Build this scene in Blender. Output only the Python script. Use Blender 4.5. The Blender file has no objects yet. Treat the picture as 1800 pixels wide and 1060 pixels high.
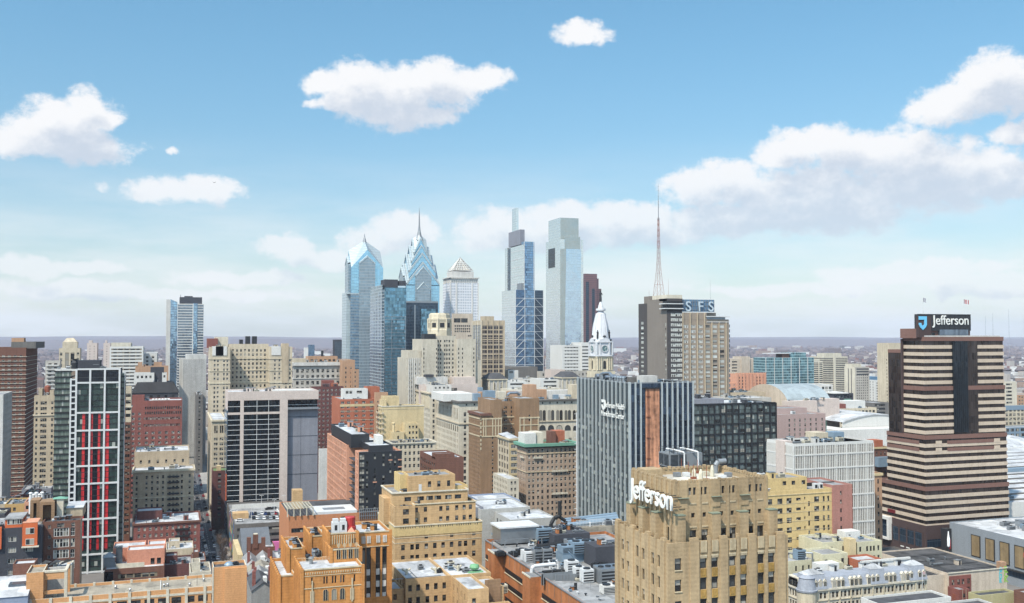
import bpy,math,random
from mathutils import Vector
R=math.radians
random.seed(7)
sc=bpy.context.scene
COL=sc.collection
# ------------------------------------------------------------------ camera
F,CX,HY,H=1750.0,900.0,592.0,122.0
YAW=math.atan((CX-300.0)/F)
PIT=math.atan((HY-530.0)/F)
cam_d=bpy.data.cameras.new('camera');cam=bpy.data.objects.new('camera',cam_d);COL.objects.link(cam)
cam_d.sensor_width=36;cam_d.lens=36*F/1800;cam_d.clip_start=1;cam_d.clip_end=60000
cam.location=(0,0,H);cam.rotation_euler=(R(90)+PIT,0,-YAW)
sc.camera=cam
FW=Vector((math.sin(YAW)*math.cos(PIT),math.cos(YAW)*math.cos(PIT),math.sin(PIT)))
RT=Vector((math.cos(YAW),-math.sin(YAW),0));UP=RT.cross(FW)
def ray(px,py):return FW+RT*((px-CX)/F)+UP*((530.0-py)/F)
def atY(px,py,Y):
 d=ray(px,py);t=Y/d.y;return t*d.x,H+t*d.z
def atX(px,py,X):
 d=ray(px,py);t=X/d.x;return t*d.y,H+t*d.z
def atZ(px,py,Z=0.0):
 d=ray(px,py);t=(Z-H)/d.z;return t*d.x,t*d.y
 # ------------------------------------------------------------------ light, sky, exposure
SUN_EL,SUN_AZ=53.0,232.0
sun_dir=Vector((math.sin(R(SUN_AZ))*math.cos(R(SUN_EL)),math.cos(R(SUN_AZ))*math.cos(R(SUN_EL)),math.sin(R(SUN_EL))))
sd=bpy.data.lights.new('sun','SUN');sun=bpy.data.objects.new('sun',sd);COL.objects.link(sun)
sd.energy=3.8;sd.angle=R(1.5);sd.color=(1.0,0.91,0.78)
sun.rotation_euler=sun_dir.to_track_quat('Z','Y').to_euler()
sc.view_settings.view_transform='Standard';sc.view_settings.look='None'
sc.view_settings.exposure=0.82;sc.view_settings.gamma=1
sc.view_settings.use_curve_mapping=False
sc.cycles.use_denoising=True
sc.cycles.max_bounces=6;sc.cycles.diffuse_bounces=3;sc.cycles.glossy_bounces=3
sc.cycles.volume_bounces=0;sc.cycles.transparent_max_bounces=8
sc.cycles.caustics_reflective=False;sc.cycles.caustics_refractive=False
class NT:
 """tiny helper around a node tree"""
 def __init__(s,t):s.t=t;s.n=t.nodes;s.l=t.links
 def new(s,ty,**k):
  n=s.n.new(ty)
  for a,v in k.items():setattr(n,a,v)
  return n
 def put(s,sock,v):
  if isinstance(v,bpy.types.NodeSocket):s.l.new(v,sock)
  elif v is not None:sock.default_value=v
 def m(s,op,a,b=None,c=None,clamp=False):
  n=s.new('ShaderNodeMath',operation=op,use_clamp=clamp)
  s.put(n.inputs[0],a)
  if b is not None:s.put(n.inputs[1],b)
  if c is not None:s.put(n.inputs[2],c)
  return n.outputs[0]
 def vm(s,op,a,b=None,out=0):
  n=s.new('ShaderNodeVectorMath',operation=op)
  s.put(n.inputs[0],a)
  if b is not None:
   s.put(n.inputs[3 if op=='SCALE' else 1],b)
  return n.outputs[out]
 def ramp(s,v,a,b,lo=0.0,hi=1.0,smooth=True):
  n=s.new('ShaderNodeMapRange',interpolation_type='SMOOTHSTEP' if smooth else 'LINEAR')
  s.put(n.inputs[0],v);s.put(n.inputs[1],a);s.put(n.inputs[2],b);s.put(n.inputs[3],lo);s.put(n.inputs[4],hi)
  return n.outputs[0]
 def mix(s,f,a,b):
  n=s.new('ShaderNodeMix',data_type='RGBA')
  s.put(n.inputs[0],f);s.put(n.inputs[6],a);s.put(n.inputs[7],b)
  return n.outputs[2]
 def noise(s,vec,scale,detail=4,rough=0.55,dim='3D',dist=0.0):
  n=s.new('ShaderNodeTexNoise',noise_dimensions=dim)
  s.put(n.inputs['Vector'],vec);n.inputs['Scale'].default_value=scale
  n.inputs['Detail'].default_value=detail;n.inputs['Roughness'].default_value=rough
  n.inputs['Distortion'].default_value=dist
  return n.outputs[0]
 def sep(s,v):
  n=s.new('ShaderNodeSeparateXYZ');s.put(n.inputs[0],v);return n.outputs
 def comb(s,x,y,z=0.0):
  n=s.new('ShaderNodeCombineXYZ');s.put(n.inputs[0],x);s.put(n.inputs[1],y);s.put(n.inputs[2],z);return n.outputs[0]
  # cumulus: ellipses (photo x, y, half width, half height) turned into directions on the sky
CLOUDS=[(60,240,72,36),(120,215,80,36),(152,184,34,24),(130,258,90,26),(34,262,36,18),(185,215,30,16),(575,150,40,26),(630,160,80,48),(700,180,95,48),(765,150,75,46),(850,138,52,26),(572,190,40,12),(740,205,60,22),(1025,56,50,21),(1690,180,85,34),(1745,140,58,40),(1800,165,60,40),(1790,232,36,20),(300,335,75,23),(360,333,60,26),(182,325,20,11),(300,263,14,9),(1400,262,70,30),(1470,262,90,38),(1570,270,110,42),(1660,295,100,44),(1770,310,80,40),(1235,325,62,42),(1310,335,90,44),(1440,335,150,46),(1600,340,150,40),(1300,390,150,28),(1420,375,190,34),(705,408,68,32),(650,425,50,26),(490,432,55,24),(905,405,95,38),(1000,385,95,34),(1085,385,90,36),(1120,410,120,28),(960,420,140,24),(1660,470,120,16),(1560,485,120,18),(60,468,60,20),(150,470,60,14),(560,455,80,18),(420,490,120,14),(1380,510,160,12),(1750,500,120,22),(300,520,220,12),(120,510,140,14)]
world=bpy.data.worlds.new('World');sc.world=world;world.use_nodes=True
def make_world():
 g=bpy.data.node_groups.new('cloud_density','ShaderNodeTree')
 g.interface.new_socket('P',in_out='INPUT',socket_type='NodeSocketVector')
 g.interface.new_socket('D',in_out='OUTPUT',socket_type='NodeSocketFloat')
 t=NT(g);gi=t.new('NodeGroupInput');go=t.new('NodeGroupOutput')
 P=gi.outputs[0]
 n1=t.new('ShaderNodeTexNoise');t.put(n1.inputs['Vector'],P);n1.inputs['Scale'].default_value=30;n1.inputs['Detail'].default_value=5
 warp=t.vm('SCALE',t.vm('SUBTRACT',n1.outputs[1],(0.5,0.5,0.5)),0.024)
 Q=t.vm('ADD',P,warp);q=t.sep(Q)
 acc=None
 for(px,py,rx,ry)in CLOUDS:
  d=ray(px,py).normalized();a=math.atan2(d.x,d.y);e=math.asin(d.z)
  dx=t.m('MULTIPLY',t.m('SUBTRACT',q[0],a),F/rx*0.92);dy=t.m('MULTIPLY',t.m('SUBTRACT',q[1],e),F/ry*0.92)
  r2=t.m('MULTIPLY_ADD',dx,dx,t.m('MULTIPLY',dy,dy))
  v=t.m('SUBTRACT',0.45 if rx<24 else 1.0,r2)
  acc=v if acc is None else t.m('SMOOTH_MAX',acc,v,0.25)
 acc=t.m('MAXIMUM',acc,-1.5)
 # loose cumulus in the rest of the sky, seen only in reflections
 p=t.sep(P)
 far=t.ramp(t.m('ABSOLUTE',t.m('SUBTRACT',p[0],YAW)),0.62,0.9)
 big=t.m('MULTIPLY_ADD',t.noise(P,3.5,3),6.0,-3.2)
 acc=t.m('ADD',t.m('MULTIPLY',acc,t.m('SUBTRACT',1.0,far)),t.m('MULTIPLY',big,far))
 fine=t.m('MULTIPLY_ADD',t.noise(t.vm('MULTIPLY',P,(1,1.25,1)),30,12,0.66),3.0,-1.5)
 t.put(go.inputs[0],t.m('ADD',acc,fine))
 w=NT(world.node_tree);w.n.clear()
 tc=w.new('ShaderNodeTexCoord');s=w.sep(w.vm('NORMALIZE',tc.outputs['Generated']))
 az=w.m('ARCTAN2',s[0],s[1]);el=w.m('ARCSINE',s[2])
 P=w.comb(az,el,0.0)
 def dens(off):
  n=w.new('ShaderNodeGroup');n.node_tree=g;w.put(n.inputs[0],w.vm('ADD',P,off)if off else P);return n.outputs[0]
 d0=dens(None);d1=dens((-0.006,0.013,0));d2=dens((-0.012,0.03,0))
 sky=w.new('ShaderNodeTexSky',sky_type='NISHITA',sun_disc=False)
 sky.sun_elevation=R(SUN_EL);sky.sun_rotation=R(SUN_AZ);sky.altitude=100
 sky.air_density=1.0;sky.dust_density=0.8;sky.ozone_density=2.2
 hi=w.ramp(el,0.02,0.36);skyc=w.vm('MULTIPLY',sky.outputs[0],w.comb(w.ramp(hi,0,1,.74,.73,False),w.ramp(hi,0,1,.80,1.04,False),w.ramp(hi,0,1,.78,1.0,False)))
 # thin veil towards the horizon
 streak=w.noise(w.vm('MULTIPLY',P,(5,26,1)),1.0,6,0.55)
 lowm=w.ramp(el,0.0,0.21,1.0,0.0)
 veil=w.m('MULTIPLY',lowm,w.ramp(streak,0.32,0.66,0.25,0.85))
 WHITE=(5.75,5.8,5.9,1);SHADE=(3.7,4.15,4.8,1);VEIL=(5.6,5.75,5.8,1)
 c1=w.mix(veil,skyc,VEIL)
 cov=w.ramp(d0,-0.22,0.62)
 up=w.ramp(el,0.03,0.2,0.6,1.0)
 cov=w.m('MULTIPLY',cov,up)
 lit=w.m('SUBTRACT',1.0,w.ramp(w.m('ADD',w.m('MULTIPLY',d1,0.5),w.m('MULTIPLY',d2,0.5)),-0.1,1.05),clamp=True)
 cc=w.mix(lit,SHADE,WHITE)
 c2=w.mix(cov,c1,cc)
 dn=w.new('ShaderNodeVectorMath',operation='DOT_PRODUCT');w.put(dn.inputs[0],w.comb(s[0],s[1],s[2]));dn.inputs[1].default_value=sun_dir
 c2=w.vm('SCALE',c2,w.ramp(dn.outputs['Value'],-0.1,0.9,1.0,2.3))  # sky brightened towards the sun, out of view, added as fill light
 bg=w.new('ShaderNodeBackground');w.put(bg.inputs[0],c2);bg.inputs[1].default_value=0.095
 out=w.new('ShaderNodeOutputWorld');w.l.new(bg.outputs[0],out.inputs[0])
 world.cycles.sampling_method='MANUAL';world.cycles.sample_map_resolution=1024
make_world()
# ------------------------------------------------------------------ materials
def lin(c):c/=255.0;return c/12.92 if c<=0.04045 else((c+0.055)/1.055)**2.4
def rgb(r,g,b,k=0.62):
 r,g,b=lin(r)*k,lin(g)*k,lin(b)*k;y=(.3*r+.6*g+.1*b)*.13;return(r*.87+y,g*.87+y,b*.87+y,1)
MATS={}
def base_mat(name):
 m=bpy.data.materials.new(name);m.use_nodes=True
 t=NT(m.node_tree);p=t.n['Principled BSDF'];return m,t,p
def masonry(name,col,stain=0.45,rough=0.88,fine=1.6,course=0.0,k=0.62,bump=0.25):
 if name in MATS:return MATS[name]
 m,t,p=base_mat(name);c=rgb(*col,k=k)
 tc=t.new('ShaderNodeTexCoord');o=tc.outputs['Object']
 big=t.noise(o,0.045,5,0.6);streak=t.noise(t.vm('MULTIPLY',o,(0.5,0.5,0.035)),1.0,4,0.6)
 fn=t.noise(o,fine,5,0.7)
 f=t.m('ADD',t.m('MULTIPLY',t.m('SUBTRACT',big,0.5),stain*1.3),t.m('MULTIPLY',t.m('SUBTRACT',streak,0.5),stain*1.6))
 f=t.m('ADD',f,t.m('MULTIPLY',t.m('SUBTRACT',fn,0.5),0.8))
 if course:
  z=t.sep(o)[2];f=t.m('ADD',f,t.m('MULTIPLY',t.m('SINE',t.m('MULTIPLY',z,6.283/course)),0.045))
 f=t.m('ADD',f,t.m('MULTIPLY',t.m('SUBTRACT',t.noise(o,.33,4,.65),0.5),stain*.9));v=t.m('MAXIMUM',t.m('ADD',1.0,f),.2)
 p.inputs['Roughness'].default_value=rough;p.inputs['Specular IOR Level'].default_value=0.25
 cm=t.new('ShaderNodeMix',data_type='RGBA',blend_type='MULTIPLY');cm.inputs[0].default_value=1
 cm.inputs[6].default_value=c;t.put(cm.inputs[7],t.comb(v,v,v));t.put(p.inputs['Base Color'],cm.outputs[2])
 if bump:
  b=t.new('ShaderNodeBump');b.inputs['Strength'].default_value=bump;b.inputs['Distance'].default_value=0.15
  t.put(b.inputs['Height'],fn);t.put(p.inputs['Normal'],b.outputs[0])
 MATS[name]=m;return m
def roofing(name,col,blotch=0.7,k=0.62):
 if name in MATS:return MATS[name]
 m,t,p=base_mat(name);c=rgb(*col,k=k)
 tc=t.new('ShaderNodeTexCoord');o=tc.outputs['Object']
 a=t.noise(o,0.11,6,0.65,dist=0.6);b=t.noise(o,0.9,5,0.7);s=t.noise(t.vm('MULTIPLY',o,(0.35,0.03,1)),1.0,3)
 v=t.m('ADD',1.0-blotch*0.15,t.m('MULTIPLY',t.m('SUBTRACT',a,0.5),blotch*1.7))
 v=t.m('ADD',v,t.m('MULTIPLY',t.m('SUBTRACT',b,0.5),blotch*0.9));v=t.m('ADD',v,t.m('MULTIPLY',t.m('SUBTRACT',s,0.5),blotch*0.6))
 vo=t.new('ShaderNodeTexVoronoi',distance='CHEBYCHEV');t.put(vo.inputs['Vector'],t.vm('MULTIPLY',o,(1,.7,0)));vo.inputs['Scale'].default_value=.16
 v=t.m('ADD',v,t.m('MULTIPLY',t.m('SUBTRACT',t.sep(vo.outputs['Color'])[0],.5),blotch*.55));pond=t.ramp(t.noise(o,.22,3),.58,.66);v=t.m('MULTIPLY',v,t.m('SUBTRACT',1.0,t.m('MULTIPLY',pond,blotch*.45)))
 v=t.m('MAXIMUM',v,0.12)
 x=t.sep(o);seam=t.m('LESS_THAN',t.m('FRACT',t.m('MULTIPLY',x[0],0.33)),0.05)
 v=t.m('MULTIPLY',v,t.m('SUBTRACT',1.0,t.m('MULTIPLY',seam,0.10)))
 cm=t.new('ShaderNodeMix',data_type='RGBA',blend_type='MULTIPLY');cm.inputs[0].default_value=1
 cm.inputs[6].default_value=c;t.put(cm.inputs[7],t.comb(v,v,v));t.put(p.inputs['Base Color'],cm.outputs[2])
 p.inputs['Roughness'].default_value=0.85;MATS[name]=m;return m
def plain(name,col,rough=0.6,metal=0.0,k=0.62,var=0.25):
 if name in MATS:return MATS[name]
 m,t,p=base_mat(name);c=rgb(*col,k=k)
 tc=t.new('ShaderNodeTexCoord');n=t.noise(tc.outputs['Object'],0.7,5,0.65)
 v=t.m('ADD',1.0,t.m('MULTIPLY',t.m('SUBTRACT',n,0.5),var*2))
 cm=t.new('ShaderNodeMix',data_type='RGBA',blend_type='MULTIPLY');cm.inputs[0].default_value=1
 cm.inputs[6].default_value=c;t.put(cm.inputs[7],t.comb(v,v,v));t.put(p.inputs['Base Color'],cm.outputs[2])
 p.inputs['Roughness'].default_value=rough;p.inputs['Metallic'].default_value=metal
 MATS[name]=m;return m
def curtain(name,tint,fh=3.6,bw=1.6,line=(40,50,55),tz=0.16,tx=0.06,metal=0.75,rough=0.08,vary=0.35,wob=0.02,k=0.9,span=None,spanh=0.3,blinds=0.0):
 """glass skin: mullions each bw, floors each fh, every pane slightly out of true and of its own tone"""
 if name in MATS:return MATS[name]
 m,t,p=base_mat(name)
 tc=t.new('ShaderNodeTexCoord');x=t.sep(tc.outputs['Object']);h=t.m('ADD',x[0],x[1])
 fx=t.m('DIVIDE',t.m('ADD',h,500.0),bw);fz=t.m('DIVIDE',x[2],fh)
 lx=t.m('LESS_THAN',t.m('FRACT',fx),tx);lz=t.m('LESS_THAN',t.m('FRACT',fz),tz)
 ln=t.m('MAXIMUM',lx,lz)
 wn=t.new('ShaderNodeTexWhiteNoise',noise_dimensions='3D');t.put(wn.inputs[0],t.comb(t.m('FLOOR',fx),t.m('FLOOR',fz),3.0))
 r=wn.outputs[0]
 ti=rgb(*tint,k=k)
 v=t.m('ADD',1.0-vary*0.5,t.m('MULTIPLY',r,vary))
 cm=t.new('ShaderNodeMix',data_type='RGBA',blend_type='MULTIPLY');cm.inputs[0].default_value=1
 cm.inputs[6].default_value=ti;t.put(cm.inputs[7],t.comb(v,v,v));col=cm.outputs[2];met=metal
 if blinds:
  bl=t.m('LESS_THAN',r,blinds);col=t.mix(bl,col,rgb(190,195,185,k=0.5));met=t.m('MULTIPLY',t.m('SUBTRACT',1.0,bl),metal)
 if span:
  sp=t.m('LESS_THAN',t.m('FRACT',fz),spanh);col=t.mix(sp,col,rgb(*span,k=0.7))
  met=t.m('MULTIPLY',met,t.m('SUBTRACT',1.0,t.m('MULTIPLY',sp,0.5)))
 col=t.mix(ln,col,rgb(*line,k=0.7))
 t.put(p.inputs['Base Color'],col)
 t.put(p.inputs['Metallic'],t.m('MULTIPLY',t.m('SUBTRACT',1.0,ln),met))
 t.put(p.inputs['Roughness'],t.m('ADD',rough,t.m('MULTIPLY',ln,0.4)))
 ge=t.new('ShaderNodeNewGeometry')
 wv=t.new('ShaderNodeTexNoise');t.put(wv.inputs['Vector'],tc.outputs['Object']);wv.inputs['Scale'].default_value=.09;wv.inputs['Detail'].default_value=3
 nn=t.vm('ADD',t.vm('ADD',ge.outputs['Normal'],t.vm('SCALE',t.vm('SUBTRACT',wv.outputs[1],(0.5,0.5,0.5)),.07)),t.vm('SCALE',t.vm('SUBTRACT',wn.outputs[1],(0.5,0.5,0.5)),wob*2))
 t.put(p.inputs['Normal'],t.vm('NORMALIZE',nn))
 MATS[name]=m;return m
def pane_mat(name,dark=(24,26,30),blind=(196,190,176),share=0.35):
 m,t,p=base_mat(name)
 oi=t.new('ShaderNodeObjectInfo');ge=t.new('ShaderNodeNewGeometry')
 r=t.m('FRACT',t.m('ADD',oi.outputs['Random'],t.m('MULTIPLY',ge.outputs['Random Per Island'],7.31)))
 r2=t.m('FRACT',t.m('MULTIPLY',r,17.3))
 b=t.m('LESS_THAN',r,share)
 dk=t.mix(r2,rgb(*dark,k=0.5),rgb(84,88,90,k=0.5));bl=t.mix(r2,rgb(120,116,108,k=0.45),rgb(*blind,k=0.62))
 t.put(p.inputs['Base Color'],t.mix(b,dk,bl));p.inputs['Roughness'].default_value=0.12
 p.inputs['Specular IOR Level'].default_value=0.6
 wn=t.new('ShaderNodeTexWhiteNoise',noise_dimensions='1D');t.put(wn.inputs['W'],r)
 t.put(p.inputs['Normal'],t.vm('NORMALIZE',t.vm('ADD',ge.outputs['Normal'],t.vm('SCALE',t.vm('SUBTRACT',wn.outputs[1],(0.5,0.5,0.5)),0.06))))
 MATS[name]=m;return m
pane_mat('pane');pane_mat('pane_dark',share=0.1);pane_mat('pane_light',share=0.75);pane_mat('pane_pale',share=0.93,blind=(226,230,222))
M=MATS
plain('frame_white',(220,218,210),0.6);plain('frame_dark',(50,48,46),0.5);plain('frame_tan',(150,135,110),0.6)
plain('white_metal',(225,226,226),0.5);plain('grey_metal',(150,155,160),0.5,0.3);plain('blue_grey_metal',(140,165,185),0.5,0.2)
plain('dark_metal',(48,50,54),0.5,0.3);plain('black',(24,25,28),0.6);plain('steel',(190,195,200),0.35,0.8)
plain('cream_metal',(214,205,180),0.6);plain('rust',(150,75,45),0.8,var=0.8);plain('green_copper',(110,170,145),0.8)
plain('red_paint',(200,30,30),0.5);plain('green_paint',(120,185,130),0.6);plain('white_letter',(232,232,226),0.5,k=0.74)
roofing('roof_white',(208,210,213));roofing('roof_grey',(165,165,165));roofing('roof_dark',(82,82,86));roofing('roof_tan',(176,165,145));roofing('roof_black',(48,48,52))
# ------------------------------------------------------------------ meshes
class MB:
 def __init__(s):s.v=[];s.f=[];s.mi=[]
 def quad(s,a,b,c,d,mi=0):
  i=len(s.v);s.v+=[a,b,c,d];s.f.append((i,i+1,i+2,i+3));s.mi.append(mi)
 def poly(s,pts,mi=0):
  i=len(s.v);s.v+=list(pts);s.f.append(tuple(range(i,i+len(pts))));s.mi.append(mi)
 def box(s,x0,x1,y0,y1,z0,z1,mi=0,bottom=True):
  i=len(s.v)
  s.v+=[(x0,y0,z0),(x1,y0,z0),(x1,y1,z0),(x0,y1,z0),(x0,y0,z1),(x1,y0,z1),(x1,y1,z1),(x0,y1,z1)]
  fs=[(4,5,6,7),(0,1,5,4),(1,2,6,5),(2,3,7,6),(3,0,4,7)]
  if bottom:fs.append((3,2,1,0))
  for f in fs:s.f.append(tuple(i+k for k in f));s.mi.append(mi)
 def prism(s,pts,z0,z1,mi=0,top=None,cap=True):
  """vertical prism over a counter-clockwise outline; top = outline at z1 (same count)"""
  i=len(s.v);n=len(pts);tp=top or pts
  s.v+=[(x,y,z0)for x,y in pts]+[(x,y,z1)for x,y in tp]
  for k in range(n):
   j=(k+1)%n;s.f.append((i+k,i+j,i+n+j,i+n+k));s.mi.append(mi)
  if cap:s.f.append(tuple(i+n+k for k in range(n)));s.mi.append(mi)
 def lathe(s,cx,cy,prof,n=12,mi=0,ph=0.0,sx=1.0):
  i=len(s.v)
  for r,z in prof:
   for k in range(n):
    a=ph+2*math.pi*k/n;s.v.append((cx+r*math.cos(a)*sx,cy+r*math.sin(a),z))
  for q in range(len(prof)-1):
   for k in range(n):
    j=(k+1)%n
    s.f.append((i+q*n+k,i+q*n+j,i+(q+1)*n+j,i+(q+1)*n+k));s.mi.append(mi)
  s.f.append(tuple(i+(len(prof)-1)*n+k for k in range(n)));s.mi.append(mi)
 def tube(s,a,b,r0,r1=None,n=6,mi=0):
  a=Vector(a);b=Vector(b);d=(b-a).normalized();r1=r0 if r1 is None else r1
  u=d.cross(Vector((0,0,1))if abs(d.z)<0.9 else Vector((1,0,0))).normalized();w=d.cross(u);i=len(s.v)
  for P,r in((a,r0),(b,r1)):
   for k in range(n):
    t=2*math.pi*k/n;s.v.append(tuple(P+u*(math.cos(t)*r)+w*(math.sin(t)*r)))
  for k in range(n):
   j=(k+1)%n;s.f.append((i+k,i+j,i+n+j,i+n+k));s.mi.append(mi)
  s.f.append(tuple(i+k for k in range(n))[::-1]);s.f.append(tuple(i+n+k for k in range(n)));s.mi+=[mi,mi]
 def path(s,pts,r,n=6,mi=0):
  for a,b in zip(pts,pts[1:]):s.tube(a,b,r,n=n,mi=mi)
 def mesh(s,name,mats):
  me=bpy.data.meshes.new(name);me.from_pydata(s.v,[],s.f)
  for m in mats:me.materials.append(m)
  if len(mats)>1:me.polygons.foreach_set('material_index',s.mi)
  return me
def link(name,me,parent=None,loc=None,scale=None,rz=None):
 o=bpy.data.objects.new(name,me);COL.objects.link(o)
 if parent:o.parent=parent
 if loc:o.location=loc
 if scale:o.scale=scale
 if rz is not None:o.rotation_euler=(0,0,rz)
 return o
def tag(o,label=None,cat=None,group=None,kind=None):
 if label:o['label']=label
 if cat:o['category']=cat
 if group:o['group']=group
 if kind:o['kind']=kind
 return o
def mat(m):return MATS[m]if isinstance(m,str)else m
# one shared mesh per kind of window: unit width and height, outer face at y = 0, facing -y
def window_mesh(name,frame,pane,style):
 b=MB();fx,fz=0.07,0.05
 for(x0,x1,z0,z1)in((-.5,.5,0,fz),(-.5,.5,1-fz,1),(-.5,-.5+fx,fz,1-fz),(.5-fx,.5,fz,1-fz)):
  b.box(x0,x1,0,0.1,z0,z1,0)
 xs=[-.5+fx,.5-fx];zs=[fz,1-fz]
 if style=='sash':zs=[fz,.5,1-fz]
 if style=='pair':xs=[-.5+fx,0,.5-fx];zs=[fz,.5,1-fz]
 if style=='three':xs=[-.5+fx,-.17,.17,.5-fx]
 if style=='six':xs=[-.5+fx,-.3,-.1,.1,.3,.5-fx];zs=[fz,.6,1-fz]
 if style=='tall':zs=[fz,.33,.66,1-fz]
 for z in zs[1:-1]:b.box(xs[0],xs[-1],0.005,0.1,z-.018,z+.018,0)
 for x in xs[1:-1]:b.box(x-.02,x+.02,0.004,0.1,zs[0],zs[-1],0)
 for xa,xb in zip(xs,xs[1:]):
  for za,zb in zip(zs,zs[1:]):b.quad((xa,.06,za),(xb,.06,za),(xb,.06,zb),(xa,.06,zb),1)
 return b.mesh('window_'+name,[mat(frame),mat(pane)])
WM={}
def wmesh(style,frame,pane):
 k=(style,frame,pane)
 if k not in WM:WM[k]=window_mesh('_'.join(k),frame,pane,style)
 return WM[k]
def win(bw=3.2,fh=3.5,w=1.3,h=1.9,mt=1.6,ms=1.2,zb=1.0,style='sash',frame='frame_dark',pane='pane',rec=0.25,cols=None,rows=None,skip=None,arch=False):
 return dict(bw=bw,fh=fh,w=w,h=h,mt=mt,ms=ms,zb=zb,style=style,frame=frame,pane=pane,rec=rec,cols=cols,rows=rows,skip=skip,arch=arch)
class Site:
 """one building: local u runs north (+X) and v runs west (+Y) from its near corner"""
 def __init__(s,name,label,cat,Y,xl,xc,xr,yt,side='S',depth=30.0,group=None,wall='stone',roof='roof_grey',X0=None):
  s.side=side;s.wallm=wall;s.roofm=roof;s.Y=Y;s.yt=yt
  if side=='S':
   s.X0,s.H=atY(xc,yt,Y);X1=atY(xr,yt,Y)[0];s.xc=xc
   Y1=atX(xl,yt,s.X0)[0]if xl<xc else Y+depth
  else:
   s.X0=atY(xl,yt,Y)[0];X1,s.H=atY(xc,yt,Y);s.xc=xc
   Y1=atX(xr,yt,X1)[0]if xr>xc else Y+depth
  s.W=X1-s.X0;s.D=Y1-Y
  if s.D<4 or s.D>130:s.D=depth
  s.acc={};s.wins=[];s.objs=[]
  s.root=bpy.data.objects.new(name,None);COL.objects.link(s.root);s.root.location=(s.X0,Y,0)
  s.root.empty_display_size=5
  tag(s.root,label,cat,group)
 def u(s,px,py=None,v=0.0):return atY(px,s.yt if py is None else py,s.Y+v)[0]-s.X0
 def z(s,py,px=None,v=0.0):return atY(s.xc if px is None else px,py,s.Y+v)[1]
 def v(s,px,py=None,u=0.0):return atX(px,s.yt if py is None else py,s.X0+u)[0]-s.Y
 def mb(s,part,m):
  k=(part,m if isinstance(m,str)else m.name)
  if k not in s.acc:s.acc[k]=(MB(),mat(m))
  return s.acc[k][0]
 def part(s,name,m,b,parent=None):
  ms=[mat(q)for q in m]if isinstance(m,(list,tuple))else[mat(m)]
  return link(name,b.mesh(name,ms),parent or s.root)
 def box(s,part,m,u0,u1,v0,v1,z0,z1):s.mb(part,m).box(u0,u1,v0,v1,z0,z1)
 def solo(s,part,m,u0,u1,v0,v1,z0,z1,parent=None):
  b=MB();b.box(u0,u1,v0,v1,z0,z1);return s.part(part,m,b,parent)
 def face(s,face,a0,a1,c,z0,z1,m,W=None,part='wall'):
  """one vertical face. 'E': v = c, u from a0 to a1; 'S'/'N': u = c, v from a0 to a1"""
  mbw=s.mb(part,m)
  if face=='E':P=lambda a,d,z:(a,c+d,z)
  elif face=='S':P=lambda a,d,z:(c+d,a,z)
  else:P=lambda a,d,z:(c-d,a,z)
  Ws=[]if not W else(W if isinstance(W,list)else[W])
  rects=[]
  for w in Ws:
   L=a1-a0
   if w['cols']is not None:cols=[a0+q*L for q in w['cols']]
   else:
    n=max(1,int((L-2*w['ms'])/w['bw']+0.5));st=(L-2*w['ms'])/n
    cols=[a0+w['ms']+st*(k+.5)for k in range(n)]
   if w['rows']is not None:rows=w['rows']
   else:
    rows=[];zz=z1-w['mt']-w['h']
    while zz>max(z0,w['zb'])+0.2:rows.append(zz);zz-=w['fh']
   for ri,r0 in enumerate(rows):
    for ci,cc in enumerate(cols):
     if w['skip']and w['skip'](ci,ri,len(cols),len(rows)):continue
     hw=w['w']/2
     if cc-hw<a0+.05 or cc+hw>a1-.05 or r0+w['h']>z1-.05:continue
     rects.append((cc-hw,cc+hw,r0,r0+w['h'],w))
  au=sorted(set([round(a0,3),round(a1,3)]+[round(q,3)for r in rects for q in r[:2]]))
  az=sorted(set([round(z0,3),round(z1,3)]+[round(q,3)for r in rects for q in r[2:4]]))
  hole=set()
  ia={q:i for i,q in enumerate(au)};iz={q:i for i,q in enumerate(az)}
  for r in rects:
   for i in range(ia[round(r[0],3)],ia[round(r[1],3)]):
    for j in range(iz[round(r[2],3)],iz[round(r[3],3)]):hole.add((i,j))
  for j in range(len(az)-1):
   i=0
   while i<len(au)-1:
    if(i,j)in hole:i+=1;continue
    k=i
    while k<len(au)-1 and(k,j)not in hole:k+=1
    mbw.quad(P(au[i],0,az[j]),P(au[k],0,az[j]),P(au[k],0,az[j+1]),P(au[i],0,az[j+1]));i=k
  for x0,x1,q0,q1,w in rects:
   d=w['rec']+.05
   mbw.quad(P(x0,0,q0),P(x1,0,q0),P(x1,d,q0),P(x0,d,q0));mbw.quad(P(x0,0,q1),P(x1,0,q1),P(x1,d,q1),P(x0,d,q1))
   mbw.quad(P(x0,0,q0),P(x0,d,q0),P(x0,d,q1),P(x0,0,q1));mbw.quad(P(x1,0,q0),P(x1,d,q0),P(x1,d,q1),P(x1,0,q1))
   s.wins.append((face,x0,x1,c,q0,q1,w))
 def block(s,u0=0.0,u1=None,v0=0.0,v1=None,z0=0.0,z1=None,m=None,E=None,S=None,N=None,roof=None,par=0.7,cap=None,mS=None,mN=None):
  u1=s.W if u1 is None else u1;v1=s.D if v1 is None else v1;z1=s.H if z1 is None else z1
  m=m or s.wallm;roof=roof or s.roofm
  s.face('E',u0,u1,v0,z0,z1,m,E);s.face('S',v0,v1,u0,z0,z1,mS or m,S);s.face('N',v0,v1,u1,z0,z1,mN or m,N)
  w=s.mb('wall',m);w.quad((u1,v1,z0),(u0,v1,z0),(u0,v1,z1),(u1,v1,z1))
  t=.35;zr=z1-par
  c=s.mb('coping',cap)if cap else w
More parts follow.
